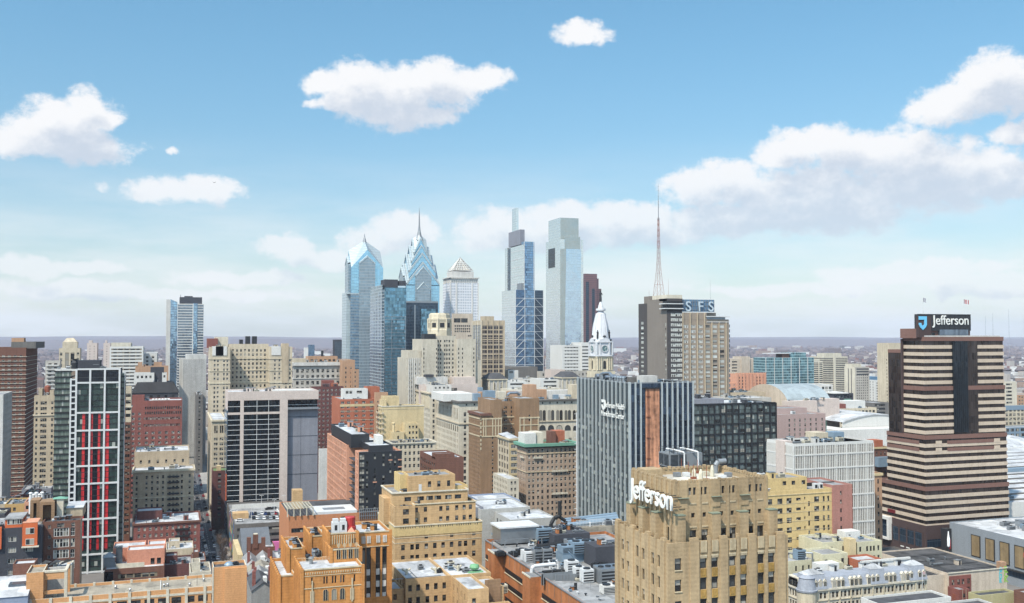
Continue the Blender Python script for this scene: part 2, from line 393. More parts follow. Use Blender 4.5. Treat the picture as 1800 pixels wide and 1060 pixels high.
  for q in(((u0,v0),(u1,v0),(u1-t,v0+t),(u0+t,v0+t)),((u1,v0),(u1,v1),(u1-t,v1-t),(u1-t,v0+t)),((u1,v1),(u0,v1),(u0+t,v1-t),(u1-t,v1-t)),((u0,v1),(u0,v0),(u0+t,v0+t),(u0+t,v1-t))):
   c.quad(*[(a,b,z1)for a,b in q])
  if par>0.01:
   ins=[(u0+t,v0+t),(u1-t,v0+t),(u1-t,v1-t),(u0+t,v1-t)]
   for k in range(4):
    a,b=ins[k],ins[(k+1)%4];w.quad((*a,zr),(*b,zr),(*b,z1),(*a,z1))
  s.mb('roof',roof).quad((u0+t,v0+t,zr),(u1-t,v0+t,zr),(u1-t,v1-t,zr),(u0+t,v1-t,zr))
 def ring(s,part,m,u0,u1,v0,v1,z0,z1,pr=0.4):
  """a belt round the block: cornice, string course, floor edge"""
  b=s.mb(part,m);ov=0.12
  b.box(u0-pr,u1+pr,v0-pr,v0+ov,z0,z1);b.box(u0-pr,u1+pr,v1-ov,v1+pr,z0,z1)
  b.box(u0-pr,u0+ov,v0+ov,v1-ov,z0,z1);b.box(u1-ov,u1+pr,v0+ov,v1-ov,z0,z1)
 def bay(s,part,m,face,pos,c,z0,z1,w=0.6,pr=0.35):
  b=s.mb(part,m)
  for a in pos:
   if face=='E':b.box(a-w/2,a+w/2,c-pr,c+.05,z0,z1)
   else:b.box(c-pr,c+.05,a-w/2,a+w/2,z0,z1)
 def unit(s,u,v,z,w=3.0,d=2.5,h=2.2,m='grey_metal',kind='air_unit'):
  b=MB();b.box(u,u+w,v,v+d,z+.3,z+h);b.box(u+.2,u+w-.2,v+.2,v+d-.2,z-.02,z+.32)
  n=max(1,int(w/2.2))
  for k in range(n):b.lathe(u+w*(k+.5)/n,v+d/2,[(min(w/n,d)*.38,z+h-.03),(min(w/n,d)*.38,z+h+.3),(min(w/n,d)*.3,z+h+.32)],10,1)
  for k in range(4):b.box(u+.15,u+w-.15,v-.03,v+.02,z+.5+k*(h-.8)/4,z+.5+(k+.55)*(h-.8)/4,1)
  return s.part(kind,[m,'dark_metal'],b)
 def clutter(s,u0,u1,v0,v1,z,n,seed=1,big=1.0):
  rr=random.Random(seed)
  for k in range(n):
   t=rr.random();u=rr.uniform(u0+.6,max(u0+.7,u1-3.5*big));v=rr.uniform(v0+.6,max(v0+.7,v1-3.2*big))
   if t<.4:s.unit(u,v,z,rr.uniform(1.6,3.6)*big,rr.uniform(1.4,2.6)*big,rr.uniform(1.1,2.2)*big,rr.choice(['grey_metal','white_metal','blue_grey_metal','cream_metal']))
   elif t<.6:
    b=MB();b.box(u,u+2.6*big,v,v+2.8*big,z-.02,z+2.5*big);b.box(u-.15,u+2.6*big+.15,v-.15,v+2.8*big+.15,z+2.5*big,z+2.7*big,1)
    b.box(u+.8,u+1.7,v-.03,v+.05,z,z+2.0,2);s.part('stair_head',[s.wallm,'grey_metal','dark_metal'],b)
   elif t<.8:
    b=MB();b.lathe(u,v,[(.22,z-.02),(.22,z+1.1*big),(.42,z+1.15*big),(.42,z+1.5*big),(.1,z+1.7*big)],8);s.part('vent_pipe',rr.choice(['steel','white_metal','dark_metal']),b)
   else:
    b=MB();L=rr.uniform(3,8)*big;b.box(u,min(u+L,u1-.5),v,v+.7*big,z+.3,z+.95*big);b.box(u+.5,u+.7,v+.1,v+.5,z-.02,z+.31)
    b.box(u,u+.9*big,v,v+1.6*big,z-.02,z+1.1*big);s.part('roof_duct',rr.choice(['steel','grey_metal']),b)
 def tank(s,u,v,z,r=1.8,h=3.5,m='rust'):
  b=MB()
  for a in range(4):
   x=u+math.cos(a*1.571+.78)*r*.75;y=v+math.sin(a*1.571+.78)*r*.75;b.box(x-.12,x+.12,y-.12,y+.12,z-.02,z+2.1)
  b.lathe(u,v,[(.1,z+2.0),(r,z+2.05),(r,z+2.05+h),(0.05,z+2.05+h+r*.55)],14);return s.part('water_tank',m,b)
 def text(s,body,m,size,loc,face='E',depth=0.25,name='sign_lettering',sx=1.0,width=None):
  c=bpy.data.curves.new('t','FONT');c.body=body;c.size=size;c.extrude=depth/2;c.offset=size*0.005
  o=bpy.data.objects.new('t',c);COL.objects.link(o);bpy.context.view_layer.update()
  me=bpy.data.meshes.new_from_object(o.evaluated_get(bpy.context.evaluated_depsgraph_get()));bpy.data.objects.remove(o);bpy.data.curves.remove(c)
  me.materials.clear();me.materials.append(mat(m));me.name=name
  if width:xs=[q.co.x for q in me.vertices];sx=width/(max(xs)-min(xs))
  t=link(name,me,s.root,loc,(sx,1,1));t.rotation_euler=(R(90),0,0 if face=='E' else R(-90));return t
 def done(s,most=100):
  mid=Vector((0,0,H))
  def dist(w):
   f,x0,x1,c,q0,q1,_=w
   p=(s.X0+(x0+x1)/2,s.Y+c)if f=='E' else(s.X0+c,s.Y+(x0+x1)/2)
   return(p[0]**2+p[1]**2+(H-q0)**2)/((x1-x0)*(q1-q0)*(1 if f=='E' else .4))+(9e9 if(f=='S' and s.side=='N')or(f=='N' and s.side=='S')else 0)+max(0,30-q0)*1e5
  ws=sorted(s.wins,key=dist)
  for i,(f,x0,x1,c,q0,q1,w)in enumerate(ws):
   a=(x0+x1)/2;rec=w['rec']-.06
   if i<most:
    me=wmesh(w['style'],w['frame'],w['pane'])
    if f=='E':link('window',me,s.root,(a,c+rec,q0),(x1-x0,1,q1-q0),0)
    elif f=='S':link('window',me,s.root,(c+rec,a,q0),(x1-x0,1,q1-q0),R(-90))
    else:link('window',me,s.root,(c-rec,a,q0),(x1-x0,1,q1-q0),R(90))
   else:
    b=s.mb('other_windows',w['pane']);r=w['rec'];zm=(q0+q1)/2
    for za,zb in((q0,zm),(zm,q1)):
     if f=='E':b.quad((x0,c+r,za),(x1,c+r,za),(x1,c+r,zb),(x0,c+r,zb))
     else:
      cc=c+r if f=='S' else c-r;b.quad((cc,x1,za),(cc,x0,za),(cc,x0,zb),(cc,x1,zb))
  for(pn,mn),(b,m)in s.acc.items():
   o=link('window' if pn=='other_windows' else pn,b.mesh(pn,[m]),s.root)
   if pn=='other_windows':o['kind']='stuff'
  return s
  # ------------------------------------------------------------------ masonry palette
masonry('stone',(205,195,175));masonry('cream',(212,196,168));masonry('cream_light',(222,212,190));masonry('beige',(200,180,150))
masonry('grey_stone',(196,190,180));masonry('pale_concrete',(215,212,206));masonry('red_brick',(148,86,76),course=.9);masonry('dark_brick',(118,74,70),course=.9)
masonry('brown_brick',(128,86,70),course=.9);masonry('orange_brick',(190,108,74),course=.9);masonry('tan_brick',(196,152,116));masonry('pink_wall',(218,200,189),stain=.2);masonry('tan_light',(214,196,174))
masonry('salmon',(224,158,124),stain=.3);masonry('yellow_stone',(220,196,146));masonry('grey_wall',(140,142,152),stain=.3);masonry('charcoal',(74,76,84),stain=.2)
masonry('bright_orange',(226,106,40),stain=.12);masonry('white_wall',(228,226,220),stain=.15);masonry('deco_orange',(206,138,60),stain=.6,fine=1.1,course=.8,k=.66)
masonry('deco_tan',(192,164,122),stain=.6,fine=2.2,course=.75,k=.6);masonry('hospital_yellow',(210,170,116),stain=.5,fine=1.2,course=.8);masonry('trim_stone',(214,196,160),stain=.4)
masonry('limestone',(222,208,178),stain=.4);masonry('concrete_dark',(120,116,112));masonry('asphalt_grey',(92,92,96))
# --- tall brown brick flats at the left edge
s=Site('apartment_tower','tall brown brick apartment tower with pale balcony edges at the left edge','apartment tower',720,-34,46,66,611,'N',wall='brown_brick',roof='roof_dark')
s.block(E=win(bw=3.4,fh=2.9,w=1.7,h=1.5,mt=5,frame='frame_white'),N=win(bw=3.2,fh=2.9,w=1.4,h=1.5,mt=5,frame='frame_white'),par=1.0,cap='cream_light')
z=s.H-6
while z>6:
 s.ring('balcony_edge','cream_light',0,s.W,0,s.D,z,z+.22,.5);z-=2.9
s.block(s.u(18,605),s.u(66,605)-1.5,4,s.D-6,s.H-.6,s.z(601),m='concrete_dark',E=win(bw=4,w=2.2,h=3.2,mt=1.2,fh=9))
s.block(s.u(18,605),s.u(40,605),5,14,s.z(601)-.5,s.z(594),m='tan_brick')
s.done()
s=Site('apartment_tower','pale concrete tower cut by the left edge of the view','apartment tower',560,-50,6,8,693,'N',wall='pale_concrete')
s.block(E=win(bw=3.2,fh=3,w=1.8,h=1.6,frame='frame_white'),N=win(bw=3,fh=3,w=1.4,h=1.5));s.done(60)
# --- brick hall under a hipped slate roof
s=Site('brick_hall','dark red brick hall under a hipped grey slate roof on the far left street','hall',742,-20,38,46,822,'N',wall='red_brick')
s.block(E=win(bw=6,w=2,h=5,mt=5,fh=8,frame='frame_tan'),N=win(bw=6,w=2,h=5,mt=5,fh=8),par=0)
b=MB();o=1.0;b.prism([(-o,-o),(s.W+o,-o),(s.W+o,s.D+o),(-o,s.D+o)],s.H,s.H+13,top=[(s.W*.3,14),(s.W*.62,14),(s.W*.62,s.D-14),(s.W*.3,s.D-14)]);s.part('roof','roof_grey',b);s.done(40)
# --- narrow beige offices
s=Site('office_building','slim beige office block with three-light windows behind the red and white tower','office building',655,60,97,99,695,'N',wall='beige')
s.block(E=[win(fh=3.35,w=1.1,h=1.7,mt=3.5,cols=[.13,.87]),win(fh=3.35,w=1.05,h=1.9,mt=3.5,cols=[.36,.46,.56])],par=1);s.ring('cornice','cream',0,s.W,0,s.D,s.H-12,s.H-11.2,.5)
s.block(2,s.W*.35,3,12,s.H-.8,s.H+4);s.block(s.W*.72,s.W-1,2,12,s.H-.8,s.H+3);s.tank(s.W*.55,9,s.H-.6);s.done()
s=Site('apartment_tower','grey slab of flats with rows of pale balconies behind the slim beige office','apartment tower',860,80,106,108,634,'N',wall='grey_stone')
s.block(E=win(bw=4,fh=3,w=2.6,h=1.6,mt=2,frame='frame_white'),par=.8)
for k in range(26):s.box('balcony','pale_concrete',.8,s.W-.8,-1.1,0,s.H-4.2-k*3,s.H-3.2-k*3)
s.done(60)
# --- cream deco tower with a rounded crown
s=Site('deco_tower','cream stone tower with rounded crown and tall dark window strips, far left','tower',1000,104,141,143,612,'N',wall='cream')
s.block(E=[win(fh=5.2,w=2,h=2.8,mt=4,cols=[.1,.9],frame='frame_tan'),win(cols=[.38,.64],w=3.4,h=20,fh=24,mt=4,style='tall',frame='frame_tan')],par=.5)
s.block(2.5,s.W-2.5,2,s.D-2,s.H-.5,s.z(601));b=MB();w=s.W
b.prism([(2.5,2),(w-2.5,2),(w-2.5,s.D-2),(2.5,s.D-2)],s.z(601)-.6,s.z(594),top=[(6,5),(w-6,5),(w-6,s.D-5),(6,s.D-5)]);s.part('crown','cream',b);s.done()
for xa,xb,nm in((153,171,'left and wider of the two pink slab towers on the far left horizon'),(182,194,'right of the two pink slab towers, touching the white banded block')):
 s=Site('slab_tower',nm,'tower',1650,xa,xb,xb+2,603,'N',wall='pink_wall',group='pink slab towers')
 s.block(E=win(bw=5,fh=4,w=.9,h=1.8,mt=4,frame='frame_tan'));s.block(2,s.W*.5,4,14,s.H-.7,s.H+4);s.done(30)
s=Site('banded_office','white office block with dark ribbon windows and a low round penthouse','office building',1150,193,252,254,609,'N',wall='white_wall')
s.block(E=win(w=s.W-3,h=1.7,fh=3.6,mt=2.2,cols=[.5],style='six',frame='frame_tan',pane='pane_dark'),N=win(bw=5,w=3,h=1.7,fh=3.6,mt=2.2))
s.block(1,s.W*.62,4,s.D-4,s.H-.7,s.z(602.5),m='cream_light');s.clutter(2,s.W-3,3,s.D-3,s.H-.7,4,3);s.done(60)
s=Site('office_building','low white block with square windows right of the white banded office','office building',1190,252,276,278,621,'N',wall='white_wall')
s.block(E=win(bw=5,fh=4.4,w=2.6,h=2.6,mt=3),par=.7);s.done(40)
s=Site('theatre_building','tan block with plain stepped walls on the left skyline','building',985,238,296,299,644,'N',wall='tan_brick')
s.block(par=1);s.block(s.W*.55,s.W*.8,3,20,s.H-1,s.z(637));s.block(2,s.W*.2,3,16,s.H-1,s.H+4);s.clutter(2,s.W-4,2,s.D-4,s.H-1,6,5);s.done()
s=Site('mansard_hall','black slate mansard building with small white roof houses','building',800,231,314,321,676,'N',wall='charcoal')
s.block(z1=s.H-6,E=win(bw=5,w=2,h=3));b=MB();w,d=s.W,s.D
b.prism([(-.5,-.5),(w+.5,-.5),(w+.5,d+.5),(-.5,d+.5)],s.H-6,s.H+2,top=[(4,4),(w-4,4),(w-4,d-4),(4,d-4)]);s.part('mansard_roof','roof_black',b)
s.block(s.u(235,660),s.u(271,660),6,18,s.H,s.z(655),m='white_wall',E=win(fh=9,bw=3.4,w=1.5,h=2,mt=2.2));s.block(s.u(285,660),s.u(293,660),4,12,s.H,s.z(655),m='white_wall',E=win(fh=9,bw=3,w=1.4,h=1.8,mt=2))
s.block(s.u(264,660),s.u(288,660),8,20,s.H,s.z(646),m='charcoal');s.clutter(4,w-8,4,16,s.H+2,8,6);s.done()
# --- two far residential towers
s=Site('glass_tower','slim blue glass tower beside the banded residential tower on the left skyline','tower',1460,293,300,300,526,'N',wall='pale_concrete')
curtain('glass_far_blue',(140,172,198),3.4,1.8,metal=.85,line=(70,100,130))
s.W=s.u(312);b=MB();D=34;zl,zr=s.z(526),s.z(531)
s.solo('edge_wall','pale_concrete',-.4,5.2,-.2,D,0,zl-.3)
b.v+=[(5.2,0,0),(s.W,0,0),(s.W,D,0),(5.2,D,0),(5.2,0,zl),(s.W,0,zr),(s.W,D,zr),(5.2,D,zl)]
for f in((0,1,5,4),(1,2,6,5),(2,3,7,6),(3,0,4,7),(4,5,6,7)):b.f.append(f);b.mi.append(0)
s.part('curtain_wall','glass_far_blue',b);s.done()
s=Site('residential_tower','tall residential tower with white floor edges and grey glass, left skyline','tower',1400,313,313,358,534,depth=36,wall='pale_concrete',roof='roof_dark')
curtain('glass_grey',(120,135,150),3.6,1.5,metal=.7,line=(60,70,80))
s.solo('curtain_wall','glass_grey',0,s.W,0,s.D,0,s.H);k=0;z=s.H-1.0
while z>20:
 s.ring('floor_edge','white_wall',0,s.W,0,s.D,z,z+(.9 if k else 1.1),.35);z-=3.6;k+=1
s.solo('glass_shaft','glass_far_blue',s.W*.6,s.W*.76,-.8,6,0,s.H+1);s.box('mullion','white_wall',s.W*.57,s.W*.6,-.9,1,0,s.H+.4)
s.block(2,s.W-2,2,s.D-2,s.H-.2,s.z(522),m='charcoal');s.block(8,s.W-14,4,18,s.z(522)-.5,s.z(520),m='charcoal');s.solo('crane','dark_metal',3,3.5,3,3.5,s.z(522)-1,s.z(518));s.done()
s=Site('finned_office','grey office slab with close vertical fins in front of the far residential tower','office building',1000,315,316,363,624,wall='grey_stone',roof='roof_grey',depth=30)
s.block(z1=s.z(631));s.block(6,s.W+.1,2,s.D-2,s.z(631)-.5,s.H,m='pale_concrete')
curtain('glass_dark',(60,68,76),3.6,1.5,metal=.6,line=(30,34,38));s.solo('curtain_wall','glass_dark',3,s.W-.3,-.05,1,10,s.z(632));n=26
for k in range(n):s.box('fin','pale_concrete',3+(s.W-3.6)*k/(n-1)-.28,3+(s.W-3.6)*k/(n-1)+.28,-.7,.2,8,s.z(632))
s.done()
# --- the two sides of the street
s=Site('office_building','narrow beige block standing far down the street canyon','office building',1040,330,331,344,698,wall='beige',depth=60)
s.block(E=win(bw=2.8,fh=3.7,w=1.4,h=2,mt=2),S=win(bw=4));s.done(60)
s=Site('office_building','narrow grey block beside the street canyon next to the cream hotel','office building',940,345,345,357,694,wall='concrete_dark',depth=70)
s.block(E=win(bw=3,fh=4,w=1.6,h=2.2));s.clutter(.5,s.W,2,30,s.H-.7,4,8);s.done(40)
# --- cream hotel
s=Site('hotel_building','large cream stone hotel with two wings round a deep light court','hotel',790,358,369,514,610,wall='cream',roof='roof_tan')
W_=win(fh=3.45,w=1.35,h=2,mt=9.5,bw=4.2,frame='frame_white',rec=.3);wl,wr=s.u(405),s.u(475)
s.block(0,wl,0,s.D,E=dict(W_,cols=[.24,.4,.7,.86]),S=dict(W_,bw=3.6),par=1.2);s.block(wr,s.W,0,s.D,E=dict(W_,cols=[.22,.42,.72,.9]),S=dict(W_,bw=3.6),par=1.2)
s.block(wl,wr,14,s.D,z1=s.z(605),E=dict(W_,mt=4,bw=3.1),par=1)
for zz,h in((s.z(632),.5),(s.z(653),.5),(s.z(675),1.2)):
 s.ring('string_course','limestone',0,wl,0,s.D,zz,zz+h,.35);s.ring('string_course','limestone',wr,s.W,0,s.D,zz,zz+h,.35);s.box('string_course','limestone',wl+.4,wr-.4,13.6,14.1,zz,zz+h)
for a in(.45,.62):s.solo('water_house','white_wall',wl*a-5,wl*a+3.2,-.4,12,s.z(625),s.H+.4)
s.solo('water_house','white_wall',wr+1,wr+8,-.4,12,s.z(625),s.H+.3);s.solo('chimney','beige',wr+9,wr+14,-.6,9,s.z(675),s.z(604))
for p,q,t in((424,430,597),(435,443,591),(447,455,591)):s.solo('cooling_tower','dark_metal',s.u(p),s.u(q),18,26,s.H,s.z(t,v=18))
s.solo('roof_house','red_brick',s.u(366,605),s.u(385,605),20,34,s.H-1,s.z(595,v=20));s.solo('roof_frame','cream_light',s.u(380,600),s.u(404,600),24,36,s.H,s.z(592,v=24));s.clutter(2,wl-2,3,30,s.H-1,4,9);s.clutter(wr,s.W-2,12,30,s.H-1,5,10);s.done()
s=Site('office_building','cream street wing with paired windows left of the pink and black hotel','office building',700,366,373,398,738,wall='cream',roof='roof_white')
s.block(E=[win(fh=3.35,w=1.2,h=2,mt=12,cols=[.2,.34,.6,.74],frame='frame_white'),win(cols=[.2,.34,.6,.74],w=1,h=5,rows=[s.H-9],style='tall')],S=win(bw=3.4,fh=3.35,w=1.3,h=2,mt=4));s.ring('cornice','limestone',0,s.W,0,s.D,s.H-1.2,s.H-.2,.8);s.done()
s=Site('shop_row','low brick shops with a green roof terrace beside the cream street wing','shop row',660,372,374,398,828,wall='dark_brick',roof='roof_grey',depth=36)
plain('lawn',(104,132,72),.95);s.block(S=win(bw=4,w=2,h=2.4,mt=2),E=win(bw=4,w=2,h=2.4));s.box('green_roof','lawn',.5,s.W-.5,.5,s.D-1,s.H-.8,s.H-.5);s.solo('roof_house','yellow_stone',s.W*.3,s.W*.6,.4,5,s.H-.6,s.H+3);s.done(40)
# --- grey-white cornice building + tan side
s=Site('office_building','grey-white stone office with deep cornice right of the cream hotel','office building',880,515,516,601,637,wall='grey_stone',depth=44,roof='roof_grey')
s.block(E=win(bw=4.4,fh=5.2,w=2.3,h=3,mt=6,style='pair'));s.ring('cornice','pale_concrete',0,s.W,0,s.D,s.H-3,s.H-.4,1.4);s.ring('string_course','pale_concrete',0,s.W,0,s.D,s.H-14.4,s.H-13.6,.5)
s.block(s.u(544,630),s.u(596,630),8,26,s.H-.7,s.z(627),m='tan_brick',E=win(bw=4,fh=9,w=2.2,h=1.8,mt=2.6));s.block(s.u(519,630),s.u(548,630),10,26,s.H-.7,s.z(631),m='cream');s.solo('smokestack','dark_metal',s.u(568),s.u(572),12,14,s.H,s.z(617));s.clutter(2,s.W,2,8,s.H-.7,5,21);s.done()
s=Site('office_building','plain tan brick block with small scattered windows beside the grey-white office','office building',868,600,601,624,633,wall='tan_brick',depth=50)
s.block(E=win(bw=5,fh=4,w=1.1,h=1.7,mt=6));s.block(s.W*.7,s.W+3,-3,30,0,s.H-8,E=win(bw=4,fh=4,w=1.1,h=1.7));s.done(50)
s=Site('office_box','small dark framed office box on the skyline left of the pointed glass tower','office building',1500,585,586,604,597,wall='charcoal',depth=30);s.block();s.solo('curtain_wall','glass_grey',2,s.W-2,-.4,1,20,s.H-3);s.done()
s=Site('glass_block','small blue glass block far off on the left horizon','office building',2100,541,542,553,606,wall='white_wall',depth=30);s.solo('curtain_wall','glass_far_blue',0,s.W,0,s.D,0,s.H);s.solo('end_wall','white_wall',-8,-.1,0,s.D,0,s.H-6);s.done()
# --- red and white tower
s=Site('residential_tower','glass tower in a white grid with bright red vertical strips','apartment tower',560,95.6,211.5,219,648,'N',wall='white_wall',roof='roof_grey')
curtain('glass_green',(62,80,76),3.05,1.55,line=(18,24,26),tz=.13,tx=.045,metal=.35,rough=.08,vary=.8,wob=.02,k=.75,blinds=.05)
curtain('glass_wing',(112,126,116),3.05,.8,line=(24,30,32),tz=.3,tx=.08,metal=.25,vary=.6,k=.7,blinds=.1)
curtain('glass_panel',(36,40,48),3.05,1.0,line=(18,20,24),metal=.4,vary=.25)
curtain('glass_red',(205,18,26),3.05,1.2,line=(60,12,16),tz=.1,tx=.02,metal=.0,rough=.3,vary=.5,wob=.01,k=.7)
s.D=24;uA,u0,u1=0.0,s.u(134.5),s.W;s.solo('side_bay','glass_wing',u1+.02,s.u(218.5,700,3),3,22,0,s.H-2.5);s.box('white_grid','white_metal',s.u(218.5,700,3),s.u(219.6,700,3),2.8,3.4,0,s.H-1);uc=s.u(125);hA=s.z(651)
s.solo('glass_wing','glass_wing',uA,uc,3.0,s.D,0,hA)
for k in range(34):s.box('floor_slab','black',uA-.25,uc,2.5,3.1,hA-.45-k*3.05,hA-.1-k*3.05)
s.block(uA,u1-.3,3,s.D,hA-.2,hA+.9,par=.5)
s.solo('curtain_wall','glass_green',u0,u1-.2,.6,s.D-.5,0,s.H-.3)
cols=[s.u(p)for p in(134.5,158.9,184.6,210.4)];rows=[648.5,672]+[672+52.2+30.9*k for k in range(11)];zs=[s.z(p)for p in rows];zs=[q for q in zs if q>0]
s.solo('penthouse_glazing','glass_panel',u0,u1-.3,.35,1,zs[1],zs[0])
wn=s.u(124.2);wm=s.u(134.5)
for i,c in enumerate(cols):s.box('white_grid','white_metal',c-.45,c+.45,-.25,.62,0,s.H)
for q in zs:s.box('white_grid','white_metal',cols[0]+.46,cols[3]-.46,-.22,.62,q-.42,q+.42)
s.box('white_grid','white_metal',wn-.2,wn+.55,-.2,3.2,0,hA-4);q=zs[1];z=hA-4.5
s.solo('bathroom_glazing','glass_panel',wn+.5,wm-.4,.5,3,0,hA-4.2)
while z>4:s.box('white_grid','white_metal',wn+.56,wm-.46,-.18,.6,z-.35,z+.35);z-=3.05
c01=lambda a,i:cols[i]+(cols[i+1]-cols[i])*a
for(i,a,b_)in((0,.47,.67),(1,.06,.22),(1,.58,.74),(2,.03,.33)):s.solo('red_strip','glass_red',c01(a,i),c01(b_,i),.3,.7,12,zs[2]-.4)
for(i,a,b_)in((0,.69,.92),(1,.24,.56)):s.solo('dark_strip','glass_panel',c01(a,i),c01(b_,i),.4,.7,12,zs[2]-.4)
for k in range(33):s.box('floor_line','black',cols[0],cols[3],.45,.7,zs[1]-3.05*k-.12,zs[1]-3.05*k+.08)
s.face('N',.6,s.D,u1,0,s.H,'charcoal',win(bw=3.4,fh=3.05,w=2.2,h=2,mt=6))
s.solo('plant_room','charcoal',s.u(136.5,640,5),s.u(176,640,5),5,18,s.H-1,s.z(633,v=5));s.clutter(4,u1-3,3.5,14,hA+.4,6,12)
b=MB();b.lathe(s.u(131,643,4),6,[(1.5,hA),(1.8,hA+4),(1.0,hA+5.5),(1.7,hA+6)],10);s.part('exhaust_fan','dark_metal',b);s.done()
# --- red brick store and its neighbours
s=Site('brick_building','broad red brick building with rows of small pale windows','office building',720,231,320.5,322,703,'N',wall='red_brick',roof='roof_white')
s.block(E=[win(cols=[.04,.16],w=1.6,h=1.8,fh=3.3,mt=8,style='pair',frame='frame_white',pane='pane'),win(rows=[s.H-6,s.H-9.4],bw=1.6,w=.9,h=1.9,cols=[.28+.043*k for k in range(17)],pane='pane_dark'),win(rows=[s.H-13,s.H-17.6],cols=[.26+.04*k for k in range(18)],w=.95,h=1.7,pane='pane_light',frame='frame_white'),win(cols=[.3,.43,.56,.69,.82,.94],w=1.9,h=1.8,fh=3.3,mt=21,style='pair',frame='frame_white')],N=win(bw=4),par=1);s.clutter(3,s.W-3,3,20,s.H-1,8,31);s.block(.5,s.W*.25,.5,12,s.H-1,s.H+3.5)
for k in range(6):s.box('coping_block','white_wall',s.W*.4+k*2,s.W*.4+k*2+1.4,1,14,s.H-.9,s.H+.5)
s.done()
s=Site('narrow_building','narrow cream and salmon block wedged beside the red and white tower','building',640,212,231,232,680,'N',wall='cream',roof='roof_tan')
s.block(E=win(fh=4,w=1.4,h=2,cols=[.62,.84],mt=4),z0=s.z(742));s.block(z1=s.z(742),m='brown_brick',E=win(fh=3.5,w=1.2,h=1.8,cols=[.6,.82]));s.ring('cornice','cream_light',0,s.W,0,s.D,s.z(716),s.z(714),.6);s.done(60)
s=Site('apartment_building','beige apartment block with stepped roof above the dark red brick corner house','apartment building',605,234,341,343,823,'N',wall='beige',roof='roof_white')
s.D=52;s.block(0,s.W,0,20,E=win(fh=3.2,w=1.15,h=1.9,mt=3.2,cols=[.06,.22,.31,.4,.49,.6,.66,.72,.8,.93],frame='frame_tan'),N=win(bw=4,fh=3.2),par=.9)
s.block(0,s.W*.93,20,s.D,z1=s.z(791,v=20),E=win(fh=4,bw=5,w=1.2,h=2,mt=5),N=win(bw=4,fh=3.2));s.ring('cornice','limestone',0,s.W,0,20,s.H-1.2,s.H-.3,.7);s.ring('string_course','limestone',0,s.W,0,20,s.H-16,s.H-15.5,.3)
b=MB()
for k in range(9):
 z=s.H-4.6-3.2*k;b.box(s.W*.56,s.W*.76,-1.1,-.02,z-.08,z);b.box(s.W*.56,s.W*.76,-1.12,-1.06,z,z+.9)
s.part('fire_escape','dark_metal',b);s.clutter(2,s.W-4,2,17,s.H-.9,5,41);s.clutter(2,s.W-8,22,46,s.z(791,v=20)-.7,9,42);s.done()
s=Site('corner_house','dark red brick four-storey corner house with snowy flat roof','building',560,235,352,354,914,'N',wall='red_brick',roof='roof_white')
s.D=30;s.block(E=win(fh=3.5,w=1.2,h=1.9,mt=2.2,bw=2.8,frame='frame_white',pane='pane_light'),N=win(bw=4),par=.8);s.ring('cornice','brown_brick',0,s.W,0,s.D,s.H-1.0,s.H,.6)
s.block(1,14,14,26,s.H-.8,s.H+4,m='dark_brick');s.clutter(3,s.W-3,2,26,s.H-.8,11,44)
b=MB()
for k in range(3):
 z=s.H-4.6-3.5*k;b.box(s.W*.62,s.W*.84,-1.2,-.02,z-.1,z);b.box(s.W*.62,s.W*.84,-1.2,-1.12,z,z+1)
s.part('fire_escape','dark_metal',b);s.done()
# --- pink and black hotel
s=Site('hotel_tower','pink-framed hotel tower with black glass bays and a blank grey side','hotel',640,396,401,560,689,wall='pink_wall',roof='roof_white')
curtain('glass_black',(28,38,46),3.09,1.35,line=(16,22,28),tz=.0,tx=.06,metal=.3,vary=1.0,wob=.03,k=.7)
zt=s.z(704.5);zb=s.z(893)
s.solo('grey_wall','grey_wall',s.u(505),s.W,2.5,s.D,0,s.z(722));s.block(0,s.u(506),1.2,s.D,par=.9);s.block(s.u(506),s.W,1.2,s.D,zt-.5,s.H,par=.9);s.solo('lounge_glazing','glass_black',s.u(506),s.W-.3,3.5,20,s.z(722),zt-.4)
for p in(300,485,665,848):s.box('wall_joint','charcoal',s.u(507),s.W-.2,2.4,2.6,s.z(680+p/5.3),s.z(680+p/5.3)+.3)
s.box('wall_joint','charcoal',s.u(530),s.u(530)+.15,2.42,2.6,10,s.z(724))
s.box('terrace_slab','grey_metal',s.u(505),s.W+.4,-.2,4,s.z(722.5),s.z(721));s.box('terrace_rail','steel',s.u(506),s.W,-.15,-.05,s.z(721),s.z(718.5));s.box('floor_line','white_metal',s.u(506),s.W,3.3,3.6,s.z(715),s.z(714.3))
us=[s.u(p)for p in(401.6,422.6,428.8,492,506)]
s.box('pink_frame','pink_wall',us[1],us[2],-.3,1.25,0,s.H);s.box('pink_frame','pink_wall',us[3],us[4],-.3,1.25,0,s.H);s.box('pink_frame','pink_wall',-.1,us[1]-.01,-.3,1.25,zt,s.H)
s.box('pink_frame','pink_wall',us[2]+.01,us[3]-.01,-.3,1.25,zt,s.H);s.box('pink_frame','pink_wall',us[4]+.01,s.W,-.3,1.25,zt,s.H)
for a,b_ in((us[0]-.3,us[1]),(us[2],us[3])):
 s.box('pink_frame','pink_wall',a+.01,b_-.01,-.28,1.25,s.z(729.5),s.z(725.5));s.solo('glass_bay','glass_black',a+.02,b_-.02,.1,1.1,0,zt-.02);z=s.z(730)-3.09
 s.box('floor_line','white_metal',a+.02,b_-.02,-.12,.3,s.z(715.5),s.z(714.7))
 while z>6:s.box('floor_line','white_metal',a+.02,b_-.02,-.12,.3,z-.13,z+.13);z-=3.09
for p in(452,472.5):s.box('white_mullion','white_metal',s.u(p)-.13,s.u(p)+.13,-.14,.3,0,zt)
s.solo('side_glazing','glass_far_blue',-.5,-.02,1.3,s.D-1,0,s.z(722));s.solo('orange_banner','bright_orange',-1.0,-.4,.3,1.2,s.z(880),s.z(833))
